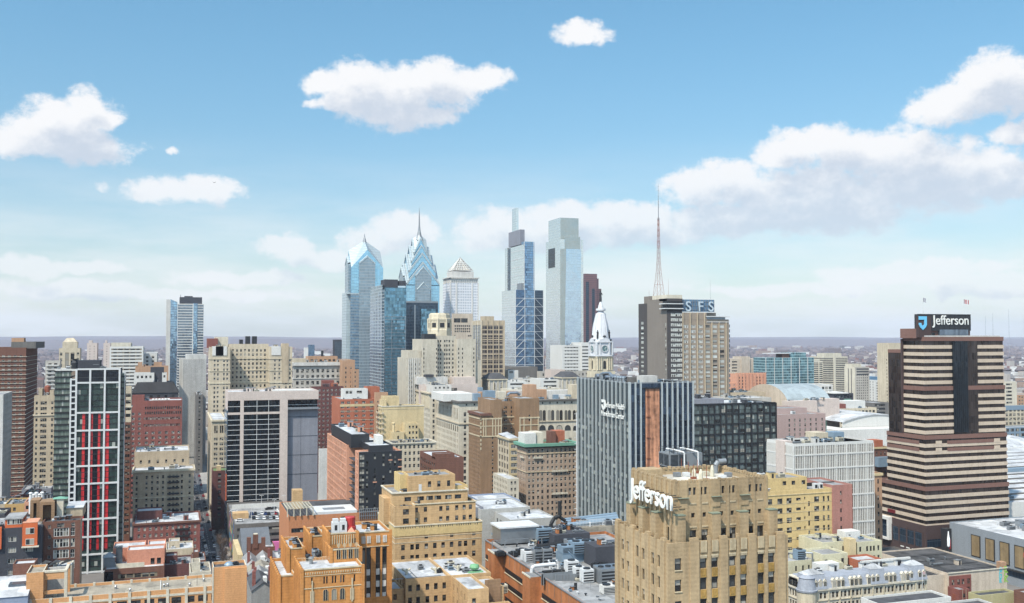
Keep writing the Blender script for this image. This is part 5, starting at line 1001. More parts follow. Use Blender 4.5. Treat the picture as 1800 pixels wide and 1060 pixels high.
b=MB();x=s.u(1352,855,1);b.lathe(x,1.2,[(.05,s.H+.2),(.7,s.H+1.0)],12);s.part('satellite_dish','white_metal',b);s.solo('parapet_screen','dark_metal',W*.84,s.u(1495),10,10.4,s.H-.5,s.H+.8);s.clutter(3,W*.6,4,14,s.z(843,v=3.5)-.7,5,122);s.clutter(2,W*.3,.6,3,s.H-.6,5,123,.5);s.done()
# --- banded granite tower with the rooftop name
curtain('bronze_glass',(66,56,52),3.9,1.5,line=(26,22,22),tz=.0,tx=.07,metal=.3,vary=.9,wob=.03,k=.7);masonry('granite_pink',(214,192,168),stain=.25,k=.62);masonry('granite_brown',(138,100,88),stain=.15);masonry('granite_dark',(84,66,64),stain=.15)
s=Site('banded_tower','tall banded pink granite office tower with a rooftop name sign and blue shield','office tower',443,1587,1623.5,1764,592,wall='granite_brown',roof='roof_tan')
W=s.W;D0=s.D;X0=s.X0
def tier(zb,zt,eu,ev,glass_bay,skip=0):
 """eu: extra to the south side and ev: depth of the south face"""
 s.solo('glass_core','bronze_glass',-eu+.3,W+eu*.4-.3,-eu+.3,ev-.2,zb,zt-1);s.block(-eu,W+eu*.4,-eu,ev,zt-2.3,zt,par=.8);z=zt-4.6;k=0
 while z>zb+.5:
  m='granite_pink'
  for a,b_ in(((-eu,s.u(1673)),(s.u(1717),W+eu*.4))if glass_bay else((-eu,W+eu*.4),)):s.solo('granite_band',m,a,b_,-eu,-eu+.35,z-1.95,z)
  s.solo('granite_band',m,-eu,-eu+.35,-eu+.36,ev,z-1.95,z);z-=3.9;k+=1
ys=[592,679.5,765.5,855.5];zs=[s.z(y)for y in ys];ex=[0,.5,1.0,1.5];dv=[s.v(1586),s.v(1574,680),s.v(1561,765),s.v(1548.5,855)]
tier(zs[1],zs[0],0,dv[0],True);tier(zs[2],zs[1],.5,dv[1],True);tier(zs[3],zs[2],1.0,dv[2],False);tier(s.z(925),zs[3],1.5,dv[3],False)
s.solo('glass_bay','glass_black',s.u(1673),s.u(1698),-1.0,.4,zs[2]+1,s.z(600));s.solo('glass_bay','bronze_glass',s.u(1698)+.02,s.u(1717),-.3,.5,zs[2]+1,s.z(600))
s.solo('west_wing','bronze_glass',-1.2,6,dv[0]+.1,s.v(1561,620,-1.2),zs[2],s.z(621));s.solo('west_wing_cap','granite_brown',-1.3,6,dv[0]+.1,s.v(1561,620,-1.2)+.1,s.z(621),s.z(615));s.solo('south_pier','granite_dark',-1.25,-.1,dv[0]-1,dv[0]+.05,zs[2],s.z(596))
for z in(zs[2]-3.2,zs[2]-7.1):
 s.solo('louvre_panel','granite_brown',s.u(1660),s.u(1741),-1.12,-.9,z-1.9,z);s.solo('louvre_panel','granite_brown',-1.12,-.9,3.5,dv[2]-.4,z-1.9,z)
 for p in(1645,1747):s.solo('granite_panel','granite_pink',s.u(p)-2,s.u(p)+2,-1.14,-.9,z-1.95,z+.1)
zb=s.z(925);s.solo('podium','granite_dark',-1.6,W+1,-1.6,dv[3]+.2,0,zb+.4)
s.solo('podium_glazing','glass_navy',-1.75,-1.58,1,dv[3]*.68,s.z(963),s.z(938));s.solo('podium_glazing','glass_navy',-1,W*.2,-1.75,-1.58,s.z(962),s.z(948))
for k in range(5):s.box('podium_pier','granite_dark',-1.9,-1.6,1+k*dv[3]*.17-.5,1+k*dv[3]*.17+.5,s.z(966),s.z(935))
for q in range(4):s.solo('red_panel','red_dark' if plain('red_dark',(120,22,30),.5)else '',-1.56,-1.45,dv[3]*.62,dv[3]*.8,zb+3+q*0,zb+5)if q<1 else None
s.solo('red_panel','red_dark',-1.56,-1.45,dv[3]*.62,dv[3]*.8,zb-1,zb+.6)
b=MB();va,vb=dv[3]*.7,dv[3]+2;z0,z1=s.z(965),s.z(923)
for(p,q,r,t)in((va,va+1.6,z0,z1),(vb-1.6,vb,z0,z1),(va+1.6,vb-1.6,z1-1.6,z1),(va+1.6,vb-1.6,z0,z0+1.2)):b.box(-4,-1.5,p,q,r,t)
s.part('entrance_frame','white_wall',b);s.solo('entrance_glazing','glass_navy',-2.5,-1.7,va+1.6,vb-1.6,z0+1.2,z1-1.6)
for k in range(4):s.solo('shop_sign','white_letter',-1.85,-1.7,2+k*4.6,4.6+k*4.6,s.z(972),s.z(970.2))
for k in range(3):s.solo('shop_sign','white_letter',1+k*5,3.6+k*5,-1.85,-1.7,s.z(984),s.z(982))
# crown with sign
s.block(s.u(1618),s.u(1712.5),3,16,s.H-.8,s.z(577.5,v=3),m='granite_brown',E=win(cols=[.04,.2,.3],w=3,h=2,mt=2.2,fh=20,style='three'));u0,u1=s.u(1613,560,2),s.u(1706,560,2);z0,z1=s.z(578,v=2),s.z(552.3,v=2)
s.solo('roof_glazing','glass_grey',s.u(1656),s.u(1706),1.6,3,s.H-.4,s.z(579));s.solo('roof_rail','pale_concrete',1,W-2,.5,.7,s.H,s.H+.7);plain('sign_backing',(44,46,50),.5,var=.1)
sb=s.solo('sign_box','sign_backing',u0,u1,2,4.5,z0-1,z1);fr=MB()
for k in range(11):x=u0+(u1-u0)*k/10;fr.box(x-.07,x+.07,1.93,2.0,z0-.8,z1+.1)
fr.box(u0-.1,u1+.1,1.9,2.02,z1-.3,z1+.12);s.part('sign_frame','dark_metal',fr,sb);tw=s.u(1636,560,1.4);s.solo('sign_tower','granite_dark',u0-.3,tw,1.2,3,s.H-.4,z1-1)
s.text('Jefferson','white_letter',7.4,(s.u(1640.5,571,1.6),1.75,s.z(570.5,1660,1.6)),width=s.u(1704,571,1.6)-s.u(1640.5,571,1.6),depth=.3)
plain('shield_blue',(92,190,232),.5,k=.8,var=.1);shield(s,'shield_blue','E',s.u(1615,560,1),1.15,s.z(556,v=1),s.u(1629,560,1)-s.u(1615,560,1),s.z(556,v=1)-s.z(580,v=1),dark='black')
plain('flag_blue',(60,66,110),.8);plain('flag_red',(190,60,66),.8)
for p,y0,y1,m in((1622.6,553,523,'flag_blue'),(1694.3,552,526,'flag_red')):
 u=s.u(p,540,4);b=MB();b.tube((u,4,z1-.3),(u,4,s.z(y1,p,4)),.14,.08,6);fp=s.part('flagpole','white_metal',b);b=MB();zt=s.z(y1,p,4);L=1.6 if m=='flag_blue' else 3.2
 for k in range(5):b.quad((u+.1+L*k/5,4+.25*math.sin(k),zt-2.4-.1*k),(u+.1+L*(k+1)/5,4+.25*math.sin(k+1),zt-2.4-.1*k-.1),(u+.1+L*(k+1)/5,4+.25*math.sin(k+1),zt-.1*(k+1)),(u+.1+L*k/5,4+.25*math.sin(k),zt-.1*k),k%2)
 s.part('flag',[m,'white_metal'],b,fp)
s.done()
# --- blocks beyond
s=simple('hospital_block','pale tan hospital slab with dark ribbon windows behind the orange deco block','hospital',1150,(1283,1285,1345),631,'tan_light',dep=40,W_=win(cols=[.1,.78],w=8,h=1.6,fh=4,mt=3,style='six',pane='pane_dark'));s.block(s.u(1302),s.u(1317),-2,20,0,s.z(627));s.done(40)
s=simple('deco_block','orange brick deco block with vertical piers before the pale hospital slab','building',1000,(1294,1296,1345),658,'salmon','roof_tan',dep=30,W_=win(fh=3.6,bw=4,w=1.4,h=2,mt=3,pane='pane_dark'))
for k in range(9):s.solo('pier','salmon',s.W*k/8-1,s.W*k/8+1,-.8,3,10,s.H+1.5)
s.block(-8,-.1,0,20,0,s.H-10,E=win(bw=4,fh=3.6));s.done(40)
s=Site('glass_apartments','teal glass apartment slab with many balcony lines on the right middle distance','apartment building',1080,1344,1346,1434,629,wall='grey_stone',roof='roof_grey',depth=30);W=s.W
curtain('teal_far',(104,150,160),3.4,2.6,line=(150,180,184),tz=.22,tx=.08,metal=.6,vary=1.0,k=.75);s.solo('curtain_wall','teal_far',0,W*.62,0,28,0,s.H);s.solo('curtain_wall','teal_far',W*.62+.02,W,4,28,0,s.H);s.solo('upper_floor','teal_far',W*.52,W*.84,4,24,s.H,s.z(620,v=4));s.solo('roof_house','brown_brick',W*.36,W*.5,4,18,s.H-.1,s.z(621,v=4));s.solo('canopy','white_metal',W*.1,W*.52,2,20,s.z(622),s.z(621));b=MB()
for k in range(6):s.box('mullion','pale_concrete',W*k/6-.4,W*k/6+.4,-.3,.02,0,s.H)
s.done()
for px,yt,lab in(((1444,1446,1490),627,'taller of the two cream banded apartment towers right of the teal glass slab'),((1431,1433,1446),635,'narrow cream banded tower in front of the taller cream one')):
 s=Site('banded_apartments',lab,'apartment tower',1240 if yt==627 else 1200,*px,yt,wall='cream_light',depth=30,group='cream banded towers');W=s.W;s.solo('glazing','glass_dark',.2,W-.2,.2,29,0,s.H-.5);s.block(0,W,0,30,s.H-2,s.H);z=s.H-3.2
 while z>10:s.box('balcony_band','cream_light',-.2,W+.2,-.6,29.5,z-1.3,z);z-=2.75
 s.box('pier','cream_light',W*.42,W*.5,-1,.02,0,s.H);s.block(W*.1,W*.8,3,20,s.H-.5,s.z(621 if yt==627 else 632,v=3));s.done()
s=Site('blank_tower','cream slab with blank grooved end and small-windowed grey side, right of the banded towers','apartment tower',950,1484,1503,1528,645,wall='cream_light')
s.block(E=win(fh=2.9,bw=2.9,w=1.2,h=1.3,mt=9,frame='frame_dark',pane='pane_dark'),m='grey_stone',mS='cream_light');s.block(.2,s.W*.6,4,18,s.H-.6,s.z(640));
for k in(.35,.62):s.box('groove','concrete_dark',-.12,.02,s.D*k-.8,s.D*k+.8,0,s.H-2)
for k in range(3):s.box('louvre','charcoal',2,s.W-1,-.15,.02,s.H-3.2-k*3,s.H-1.8-k*3)
s.done(60)
s=Site('small_tower','small white tower with blue-grey roof beside the blank cream slab','apartment tower',1000,1526,1538,1558,668,wall='white_wall',roof='roof_grey');s.block(E=win(fh=3.2,bw=3.2,w=1.6,h=1.4,mt=3,pane='pane_dark'),S=win(fh=3.2,bw=6));s.solo('blue_roof','sign_blue',.4,s.W*.6,8,24,s.H-.6,s.z(662,v=8));s.done(60)
simple('loft_tower','slender beige tower half hidden behind the banded granite tower','tower',800,(1556,1561,1585),628,'cream',dep=40,W_=win(bw=3,fh=3.4,w=1.1),S_=win(bw=4,fh=3.4,w=1.1)).done(30)
s=simple('cupola_block','cream cupola block showing above the left shoulder of the banded granite tower','tower',900,(1560,1563,1584),603,'cream',dep=20);s.done()
s=Site('office_building','pale slab with stacked dark windows right of the banded granite tower','office building',860,1760,1766,1787,671,wall='cream_light',depth=24);s.block(E=win(cols=[.35],w=8,h=2,fh=4,mt=2,style='three'));s.done(30)
s=Site('office_building','cream office with green-tinted square windows at the right edge','office building',800,1760,1764,1830,716,wall='cream',depth=24);s.block(E=win(bw=5,fh=4.4,w=3.4,h=2.8,mt=2,style='pair',frame='frame_tan'));s.solo('blue_parapet','blue_grey_metal',0,s.W,-.3,1,s.H-3,s.H+1.6);s.done(60)
simple('brick_block','low brick and tan blocks behind the cream office at the right edge','building',920,(1786,1788,1830),694,'tan_brick',W_=win(bw=4,fh=4,w=2.4,h=1.6,mt=2),dep=20).done(30)
simple('parking_deck','glazed pale parking deck in front of the cream office at the right edge','parking deck',765,(1763,1766,1840),752,'blue_grey_metal',W_=win(cols=[.06+.12*k for k in range(9)],w=4.5,h=3,mt=1,fh=5,style='three'),dep=16).done(40)
# market shed with a barrel roof
s=Site('market_shed','old train shed with a blue-grey barrel roof and tan arched end','market hall',640,1322,1386,1462,706,wall='tan_light',roof='roof_grey',depth=60);D,W=60.0,s.W
s.block(0,W,0,D,z1=s.H-4,par=0,E=win(bw=9,w=3,h=3,mt=2,fh=20));n=16;b=MB();e=MB();rz=s.z(675,1350,D*.5)-(s.H-4);arc=[(D/2-D/2*math.cos(math.pi*k/n),s.H-4+rz*math.sin(math.pi*k/n))for k in range(n+1)]
for k in range(n):b.quad((0,*arc[k]),(W,*arc[k]),(W,*arc[k+1]),(0,*arc[k+1]))
e.poly([(-.05,*q)for q in arc]);s.part('barrel_roof','barrel_blue' if roofing('barrel_blue',(164,178,184),.4)else '',b);s.part('arched_gable','tan_light',e)
b=MB();b2=MB();g0,g1=s.u(1397,700),s.u(1431,700);arc2=[((g0+g1)/2-(g1-g0)/2*math.cos(math.pi*k/12),s.H-4+(g1-g0)*.3*math.sin(math.pi*k/12))for k in range(13)]
b.poly([(x,-.6,z)for x,z in arc2])
for k in range(12):b2.quad((arc2[k][0],-.8,arc2[k][1]+.05),(arc2[k+1][0],-.8,arc2[k+1][1]+.05),(arc2[k+1][0],16,arc2[k+1][1]+.05),(arc2[k][0],16,arc2[k][1]+.05))
s.part('small_gable','pink_wall',b);s.part('gable_roof','barrel_blue',b2);s.solo('corner_block','pink_wall',s.u(1425),W+4,-4,6,0,s.z(702));s.solo('front_range','pink_wall',-6,s.u(1425)-.02,-8,-.7,0,s.z(704));s.clutter(-4,W*.8,-7,-1,s.z(704),10,131,.8);s.done(30)
s=simple('hotel_block','flat mauve brick hotel with green-tinted windows below the train shed','hotel',560,(1364,1367,1451),729,'mauve' if masonry('mauve',(196,168,162),stain=.15)else '',dep=40,W_=win(fh=3.1,cols=[.24,.35,.46,.57,.685,.8,.93],w=1.2,h=2,mt=3,pane='pane_light'),cl=6,seed=132);s.block(0,s.W*.8,10,30,s.H-.7,s.z(718,v=10));s.solo('green_corner','green_copper',s.W-.1,s.W+1.5,1,6,5,s.H-5);s.done()
s=simple('stone_block','low sandstone block with pale roofs left of the train shed','building',660,(1280,1284,1345),690,'beige','roof_tan',dep=30,W_=win(bw=5,w=2,h=3,mt=3,fh=6),cl=8,seed=133);s.done(30)
s=simple('stone_block','small grey stone block with white roof units before the sandstone block','building',600,(1282,1285,1356),700,'grey_stone','roof_white',dep=24,cl=10,seed=134);s.done()
s=simple('office_building','long cream low-rise with green-grey windows behind the white arched hall','office building',700,(1447,1449,1541),719,'cream','roof_white',dep=50,W_=win(bw=3.6,fh=4.4,w=2.4,h=2,mt=2,style='pair',frame='frame_tan'),cl=6,seed=135);s.solo('roof_house','red_brick',s.u(1477),s.u(1495),6,16,s.H-.7,s.z(711,v=6));s.solo('roof_house','white_wall',s.u(1496),s.u(1532),8,20,s.H-.7,s.z(706,v=8));s.block(.1,s.u(1480),12,30,s.H-.7,s.z(702,v=12),E=win(bw=6,w=1.4));s.done(60)
s=simple('office_building','small modern grey glass and brick block above the long cream low-rise','office building',780,(1439,1442,1464),676,'pale_concrete',dep=24,W_=win(bw=4,fh=4,w=2.8,h=2.4,mt=2,style='three'));s.done(20)
s=simple('office_building','dark glass and teal block with overhanging white roof right of the train shed','office building',760,(1463,1466,1500),692,'charcoal',dep=20,W_=win(bw=3,fh=4,w=2.2,h=2.4,mt=1.4,frame='frame_white'));s.solo('roof_slab','white_wall',-1,s.W*.7,-1.5,18,s.H-.1,s.H+1);s.solo('green_bay','green_copper',s.W*.5,s.W*.8,-2,-.1,s.H-10,s.H-5);s.done(20)
simple('parking_deck','dark-slotted concrete parking deck under the small white tower','parking deck',720,(1530,1532,1562),708,'concrete_dark',dep=24,W_=win(cols=[.5],w=11,h=1.8,fh=3.4,mt=1.2,style='six',pane='pane_dark')).done(20)
s=Site('arched_hall','white convention hall with a shallow curved roof left of the banded granite tower','hall',610,1476,1480,1600,742,wall='white_wall',roof='roof_white',depth=50);W=s.W;b=MB();b2=MB();n=14;zb,zt=s.H-2,s.z(730);arc=[(W*k/n,zb+(zt-zb)*math.sin(math.pi*(.08+.84*k/n)))for k in range(n+1)]
b.poly([(0,-.02,0)]+[(x,-.02,z)for x,z in arc][0:]+[(W,-.02,0)])
for k in range(n):b2.quad((arc[k][0],-.6,arc[k][1]+.3),(arc[k+1][0],-.6,arc[k+1][1]+.3),(arc[k+1][0],50,arc[k+1][1]+.3),(arc[k][0],50,arc[k][1]+.3));b2.quad((arc[k][0],-.6,arc[k][1]-.5),(arc[k+1][0],-.6,arc[k+1][1]-.5),(arc[k+1][0],-.6,arc[k+1][1]+.3),(arc[k][0],-.6,arc[k][1]+.3))
s.part('end_wall','white_wall',b);s.part('curved_roof','roof_white',b2);s.solo('side_wing','white_wall',-26,-.3,-4,30,0,s.z(752));s.solo('loading_wing','white_wall',-14,W,-14,-.6,0,s.z(756,v=-14));s.done()
for nm,lab,Y,px,yt,m in(('brick_building','narrow brown brick building squeezed between the white gridded block and the banded granite tower',410,(1535.5,1537,1550),832,'tan_brick'),('brick_building','red-brown brick block with orange roof house behind the narrow brown building',520,(1533,1535,1562),786,'brown_brick')):
 s=simple(nm,lab,'building',Y,px,yt,m,'roof_tan',dep=30,W_=win(bw=3,fh=4,w=1,h=2.2,mt=3),S_=win(bw=4));s.ring('cornice','yellow_stone',0,s.W,0,s.D,s.H-1.2,s.H,.5)
 if Y==520:s.solo('roof_house','orange_brick',3,9,2,10,s.H-.5,s.H+4);s.solo('roof_unit','blue_grey_metal',.5,9,-4,-.5,s.H-12,s.H-6)
 s.done(30)
 # arena roofs seen right of the granite tower
s=Site('exhibition_hall','vast white membrane-roofed exhibition hall at the right edge','hall',452,1764,1766.5,2300,884,wall='white_wall',roof='roof_white',depth=288)
s.D=288;s.block(0,s.W,0,110);s.block(0,s.W,110.1,205,z1=s.H+2.5);b=MB();n=12;arc=[(205.2+80*k/n,s.H+8*math.sin(math.pi*k/n))for k in range(n+1)]
for k in range(n):b.quad((0,*arc[k]),(s.W,*arc[k]),(s.W,*arc[k+1]),(0,*arc[k+1]))
b.poly([(0,205.2,0)]+[(0,*q)for q in arc]+[(0,285.2,0)]);b.quad((0,205.2,0),(s.W,205.2,0),(s.W,205.2,s.H),(0,205.2,s.H));s.part('vaulted_roof','roof_white',b)
for k in range(11):s.solo('roof_ridge','concrete_dark',.5,s.W-1,8+17*k,8.8+17*k,s.H-.8,s.H+(.2 if k<6 else 2.2))
s.solo('roof_gutter','blue_grey_metal',.5,s.W,104,109,s.H-.6,s.H+1.8);s.clutter(6,60,6,100,s.H-.7,14,141,1.6);s.clutter(20,80,115,200,s.H+1.8,10,142,1.6);s.done()
# ------------------------------------------------------------------ foreground
def crenel(s,part,m,face,a0,a1,c,z,n,h=.6,d=.5,duty=.6):
 b=s.mb(part,m);L=(a1-a0)/n
 for k in range(n):
  p=a0+L*(k+.5-duty/2);q=p+L*duty;hh=h*(1.5 if k%4==0 else 1)
  if face=='E':b.box(p,q,c,c+d,z-.05,z+hh)
  elif face=='S':b.box(c,c+d,p,q,z-.05,z+hh)
  else:b.box(c-d,c,p,q,z-.05,z+hh)
  # --- tan deco hospital tower with big white letters
s=Site('deco_hospital_tower','tan brick deco tower with buttresses, white name letters and a cluttered roof, right foreground','hospital tower',150,1081,1174,1385,956,wall='deco_tan',roof='roof_tan')
W,D,HL=s.W,s.D,s.H;plain('old_copper',(136,146,124),.8,var=.5);masonry('gold_panel',(176,138,62),stain=1.0,fine=2.5,k=.7);fp=lambda p:s.u(p,1000)/W
WL=win(fh=3.55,w=1.24,h=2.0,mt=2.55,style='sash',frame='frame_dark',rec=.3,pane='pane')
ec=[fp(1192),fp(1236.5),fp(1256.5),fp(1287.5),fp(1307),fp(1337.5),fp(1356)];scn=[s.v(p,1000)/D for p in(1094.5,1103.5,1120,1130.5,1147,1158)]
s.block(E=dict(WL,cols=ec),S=dict(WL,cols=scn,w=1.0),N=dict(WL,bw=3),par=1.2)
def piers(face,pos,w,pr,z1,c=0.0,z0=0.0,m='deco_tan',part='pier'):
 for a in pos:
  b=MB()
  if face=='E':b.box(a-w/2,a+w/2,c-pr,c+.1,z0,z1);b.box(a-w/2+.12,a+w/2-.12,c-pr+.1,c+.5,z1,z1+.3)
  else:b.box(c-pr,c+.1,a-w/2,a+w/2,z0,z1);b.box(c-pr+.1,c+.5,a-w/2+.12,a+w/2-.12,z1,z1+.3)
  s.part(part,m,b)
eu=[q*W for q in ec];piers('E',[(eu[1]+eu[2])/2,(eu[3]+eu[4])/2,(eu[5]+eu[6])/2],.6,.12,HL+.5);piers('E',[(eu[2]+eu[3])/2,(eu[4]+eu[5])/2],1.5,.24,HL+.35);piers('E',[eu[6]+1.9,eu[1]-1.75],1.7,.24,HL+.35)
sv=[q*D for q in scn];piers('S',[(sv[0]+sv[1])/2,(sv[2]+sv[3])/2,(sv[4]+sv[5])/2],.6,.14,HL+.5);piers('S',[(sv[1]+sv[2])/2,(sv[3]+sv[4])/2,sv[5]/2,(sv[0]+D)/2+.4],1.5,.28,HL+.4)
for i,a in enumerate(eu[1:]):
 s.solo('reeded_panel','deco_tan',a-.6,a+.6,-.18,.02,HL-1.9,HL+.15);b=MB()
 for k in range(5):b.box(a-.5+k*.25-.06,a-.5+k*.25+.06,-.26,-.17,HL-1.8,HL+.1)
 s.part('reeding','trim_stone',b)
 for k in range(8):
  z=HL-4.5-3.55*k;b=MB();b.box(a-.56,a+.56,-.05,.1,z-1.55,z-.06,0);b.box(a-.3,a+.3,-.11,-.04,z-1.2,z-.4,0);b.box(a-.5,a-.4,-.11,-.04,z-1.5,z-.1,0);b.box(a+.4,a+.5,-.11,-.04,z-1.5,z-.1,0);s.part('ornament_panel','gold_panel',b)
for a in eu[1:]:s.box('lintel','trim_stone',a-.65,a+.65,-.12,.05,HL-2.55,HL-2.3);[s.box('lintel','trim_stone',a-.5+.25*k-.06,a-.5+.25*k+.06,-.14,.0,HL-2.85,HL-2.56)for k in range(5)]
for k in range(7):z=HL-4.5-3.55*k;s.box('sill','trim_stone',eu[0]-.7,eu[0]+.7,-.15,.05,z-.15,z)
U0,V0=2.4,2.2;U1=s.u(1350,850,V0);V1=D-2.0;ZU=s.z(848,1206,V0)
zsm=s.z(908,1250,V0);WS=win(rows=[s.z(868.5,1250,V0)],w=.55,h=1.3,rec=.25,pane='pane_dark',style='plain')
L=U1-U0;fe=lambda p:(s.u(p,870,V0)-U0)/L
s.block(U0,U1,V0,V1,HL-1.3,ZU,par=1.0,roof='roof_pale' if roofing('roof_pale',(214,206,190),.6)else '',E=[dict(WS,cols=[fe(p)for p in(1213,1221,1232.5,1240.5,1263.5,1271,1282,1289.5,1311.5,1318.5,1330,1337.5)]),dict(WS,cols=[fe(p)for p in(1218,1238,1268,1287,1316.5,1335)],w=.7,h=.8,rows=[s.z(908,1250,V0)]),dict(WS,cols=[fe(p)for p in(1218,1238.5,1270.5,1287.5,1320,1336)],w=1.25,h=2.1,rows=[HL-.7+.1],style='pair',pane='pane')],S=[dict(WS,bw=1.9,w=.4,h=1.3,rows=[ZU-4.4]),dict(WS,cols=[.14,.3,.5,.7,.84],w=.8,h=2.4,rows=[HL-.5],style='pair',pane='pane')])
bz=s.z(903,1250,V0-1)
for p in(1196,1258,1307,1358):
 u=min(s.u(p,930,V0-1),U1+.5);b=MB();b.box(u-.85,u+.85,V0-1.3,V0+.3,HL-1.2,bz);s.part('buttress','deco_tan',b);b=MB();b.box(u-.92,u+.92,V0-1.38,V0-.01,bz,bz+.14);s.part('copper_cap','old_copper',b)
for q in(.3,.6,.9):v=V0+(V1-V0)*q;b=MB();b.box(U0-1.4,U0+.2,v-.85,v+.85,HL-1.2,bz-.3);s.part('buttress','deco_tan',b);b=MB();b.box(U0-1.48,U0-.01,v-.92,v+.92,bz-.3,bz-.16);s.part('copper_cap','old_copper',b)
for p in(1206,1229,1250,1279,1300,1325,1347):u=s.u(p,870,V0);s.box('upper_pier','deco_tan',u-.24,u+.24,V0-.14,V0+.05,HL,ZU+.3)
for p in(1200,1258,1308):u=s.u(p,860,V0);s.box('upper_pier','deco_tan',u-.8,u+.8,V0-.16,V0+.05,bz+1,ZU+.25);s.box('ledge','old_copper',u-1.0,u+1.0,V0-.6,V0,s.z(873,1250,V0),s.z(872,1250,V0))
for k in range(9):v=V0+(V1-V0)*(k+.5)/9;s.box('upper_pier','deco_tan',U0-.28,U0+.05,v-.3,v+.3,HL,ZU+.3)
for zz in(s.z(882,1250,V0),s.z(932,1250,V0)+.9):
 for p in(1218,1239,1270,1288,1318,1336):u=s.u(p,880,V0);[s.box('corbel','trim_stone',u-.5+k*.25-.07,u-.5+k*.25+.07,V0-.12,V0+.02,zz-.25,zz)for k in range(5)]
crenel(s,'battlement','deco_tan','E',U0,U1,V0,ZU,26,.35);crenel(s,'battlement','deco_tan','S',V0,V1,U0,ZU,20,.35);crenel(s,'battlement','deco_tan','N',V0,V1,U1,ZU,20,.35);crenel(s,'battlement','deco_tan','E',U0,U1,V1-.5,ZU,20,.35)
# letters along the south wall
va,vb=s.v(1109,860,U0-1.75),s.v(1183,885,U0-1.75);s.text('Jefferson','white_letter',5.0,(U0-1.75,va,atX(1112,874,s.X0+U0-1.75)[1]),'S',width=va-vb,depth=.3)
b=MB();zl=atX(1112,872,s.X0+U0-1.7)[1]
for k in range(9):v=vb+(va-vb)*k/8.5+.5;b.box(U0-1.6,U0+.1,v-.06,v+.06,zl+.3,zl+.42);b.box(U0-1.6,U0+.1,v-.06,v+.06,zl+1.9,zl+2.02)
s.part('letter_bracket','dark_metal',b)['kind']='stuff'
# roof plant
Zr=ZU-1.0
def at_roof(px,py,z=None):x,y=atZ(px,py,Zr if z is None else z);return x-s.X0,y-s.Y
u,v=at_roof(1180,828);b=MB();bw,bd,bh=7.2,4.4,3.3;u-=.4
b.box(u,u+bw,v,v+bd,Zr+.7,Zr+bh);b.box(u+.3,u+.5,v+.2,v+bd-.2,Zr-.05,Zr+.71,1);b.box(u+bw-.5,u+bw-.3,v+.2,v+bd-.2,Zr-.05,Zr+.71,1)
for q in range(2):
 for k in range(9):b.box(u-.06,u,v+.3+q*2.05,v+2.1+q*2.05,Zr+1+k*.24,Zr+1.13+k*.24,1);b.box(u+.3+q*1.8,u+1.9+q*1.8,v-.05,v,Zr+1+k*.24,Zr+1.13+k*.24,1)
for q in range(3):b.lathe(u+1.3+q*2.3,v+bd/2,[(.95,Zr+bh-.02),(.95,Zr+bh+.45),(.8,Zr+bh+.47)],14)
for q in range(9):b.box(u+q*bw/8-.03,u+q*bw/8+.03,v-.05,v+.01,Zr+bh,Zr+bh+1,1);b.box(u+q*bw/8-.03,u+q*bw/8+.03,v+bd-.01,v+bd+.05,Zr+bh,Zr+bh+1,1)
for zz in(.5,1.0):b.box(u,u+bw,v-.05,v,Zr+bh+zz-.03,Zr+bh+zz+.03,1);b.box(u,u+bw,v+bd,v+bd+.05,Zr+bh+zz-.03,Zr+bh+zz+.03,1)
s.part('cooling_tower',['grey_metal','dark_metal'],b)
for q in(2.6,5.6):b=MB();b.path([(u+q,v-1.2,Zr),(u+q,v-1.2,Zr+bh+.3),(u+q-1.6,v+.6,Zr+bh+.8),(u+q-2.2,v+2,Zr+bh+.8)],.16,8);s.part('riser_pipe','white_metal',b)
b=MB();b.path([(u-.5,v-1.5,Zr+.5),(u+4,v-1.7,Zr+.5),(u+8,v-1.4,Zr+.6)],.22,8);b.path([(u+1,v-2.3,Zr+.35),(u+6,v-2.4,Zr+.35)],.14,7);s.part('pipe_run','white_metal',b)
u2,v2=at_roof(1258,832);b=MB();b.path([(u2,v2,Zr-.05),(u2,v2,Zr+1.5),(u2+.5,v2-.1,Zr+2.2),(u2+2.0,v2-.3,Zr+2.3)],.5,12);s.part('gooseneck_vent','grey_metal',b)
for p,q,h in((1232,843,1.8),(1252,838,2.0),(1220,838,1.4)):x,y=at_roof(p,q);b=MB();b.lathe(x,y,[(.42,Zr-.05),(.36,Zr+h*.7),(.2,Zr+h),(.1,Zr+h+.1)],8);s.part('vent_pipe','cream_metal',b)
for p,q in((1210,836),(1219,842),(1198,830),(1242,845),(1226,832)):x,y=at_roof(p,q);b=MB();b.tube((x,y,Zr-.05),(x,y,Zr+2.6),.06,n=5);b.box(x-.5,x+.5,y-.3,y+.3,Zr-.02,Zr+.4);s.part('pipe_stand','rust',b)
for p,q,a in((1206,838,'white_metal'),(1240,836,'cream_metal'),(1190,838,'grey_metal'),(1280,838,'grey_metal'),(1146,828,'dark_metal'),(1160,832,'rust'),(1300,836,'dark_metal'),(1270,843,'white_metal')):x,y=at_roof(p,q);b=MB();b.box(x-.6,x+.6,y-.5,y+.5,Zr-.02,Zr+.8);b.box(x-.3,x+.4,y-.6,y-.4,Zr+.1,Zr+.6);s.part('roof_box',a,b)
b=MB();x,y=at_roof(1160,824)
for k in range(7):b.box(x+k*.4,x+k*.4+.35,y-.5,y+.5,Zr+k*.3,Zr+k*.3+.06)
for q in(-.5,.5):b.tube((x,y+q,Zr+1),(x+2.8,y+q,Zr+3),.05,n=4);b.tube((x,y+q,Zr),(x+2.8,y+q,Zr+2),.06,n=4)
s.part('roof_stair','cream_metal',b);s.solo('roof_house','deco_tan',U0+1,U0+4.5,V1-4,V1-.6,Zr-.05,Zr+1.6);s.done(100)
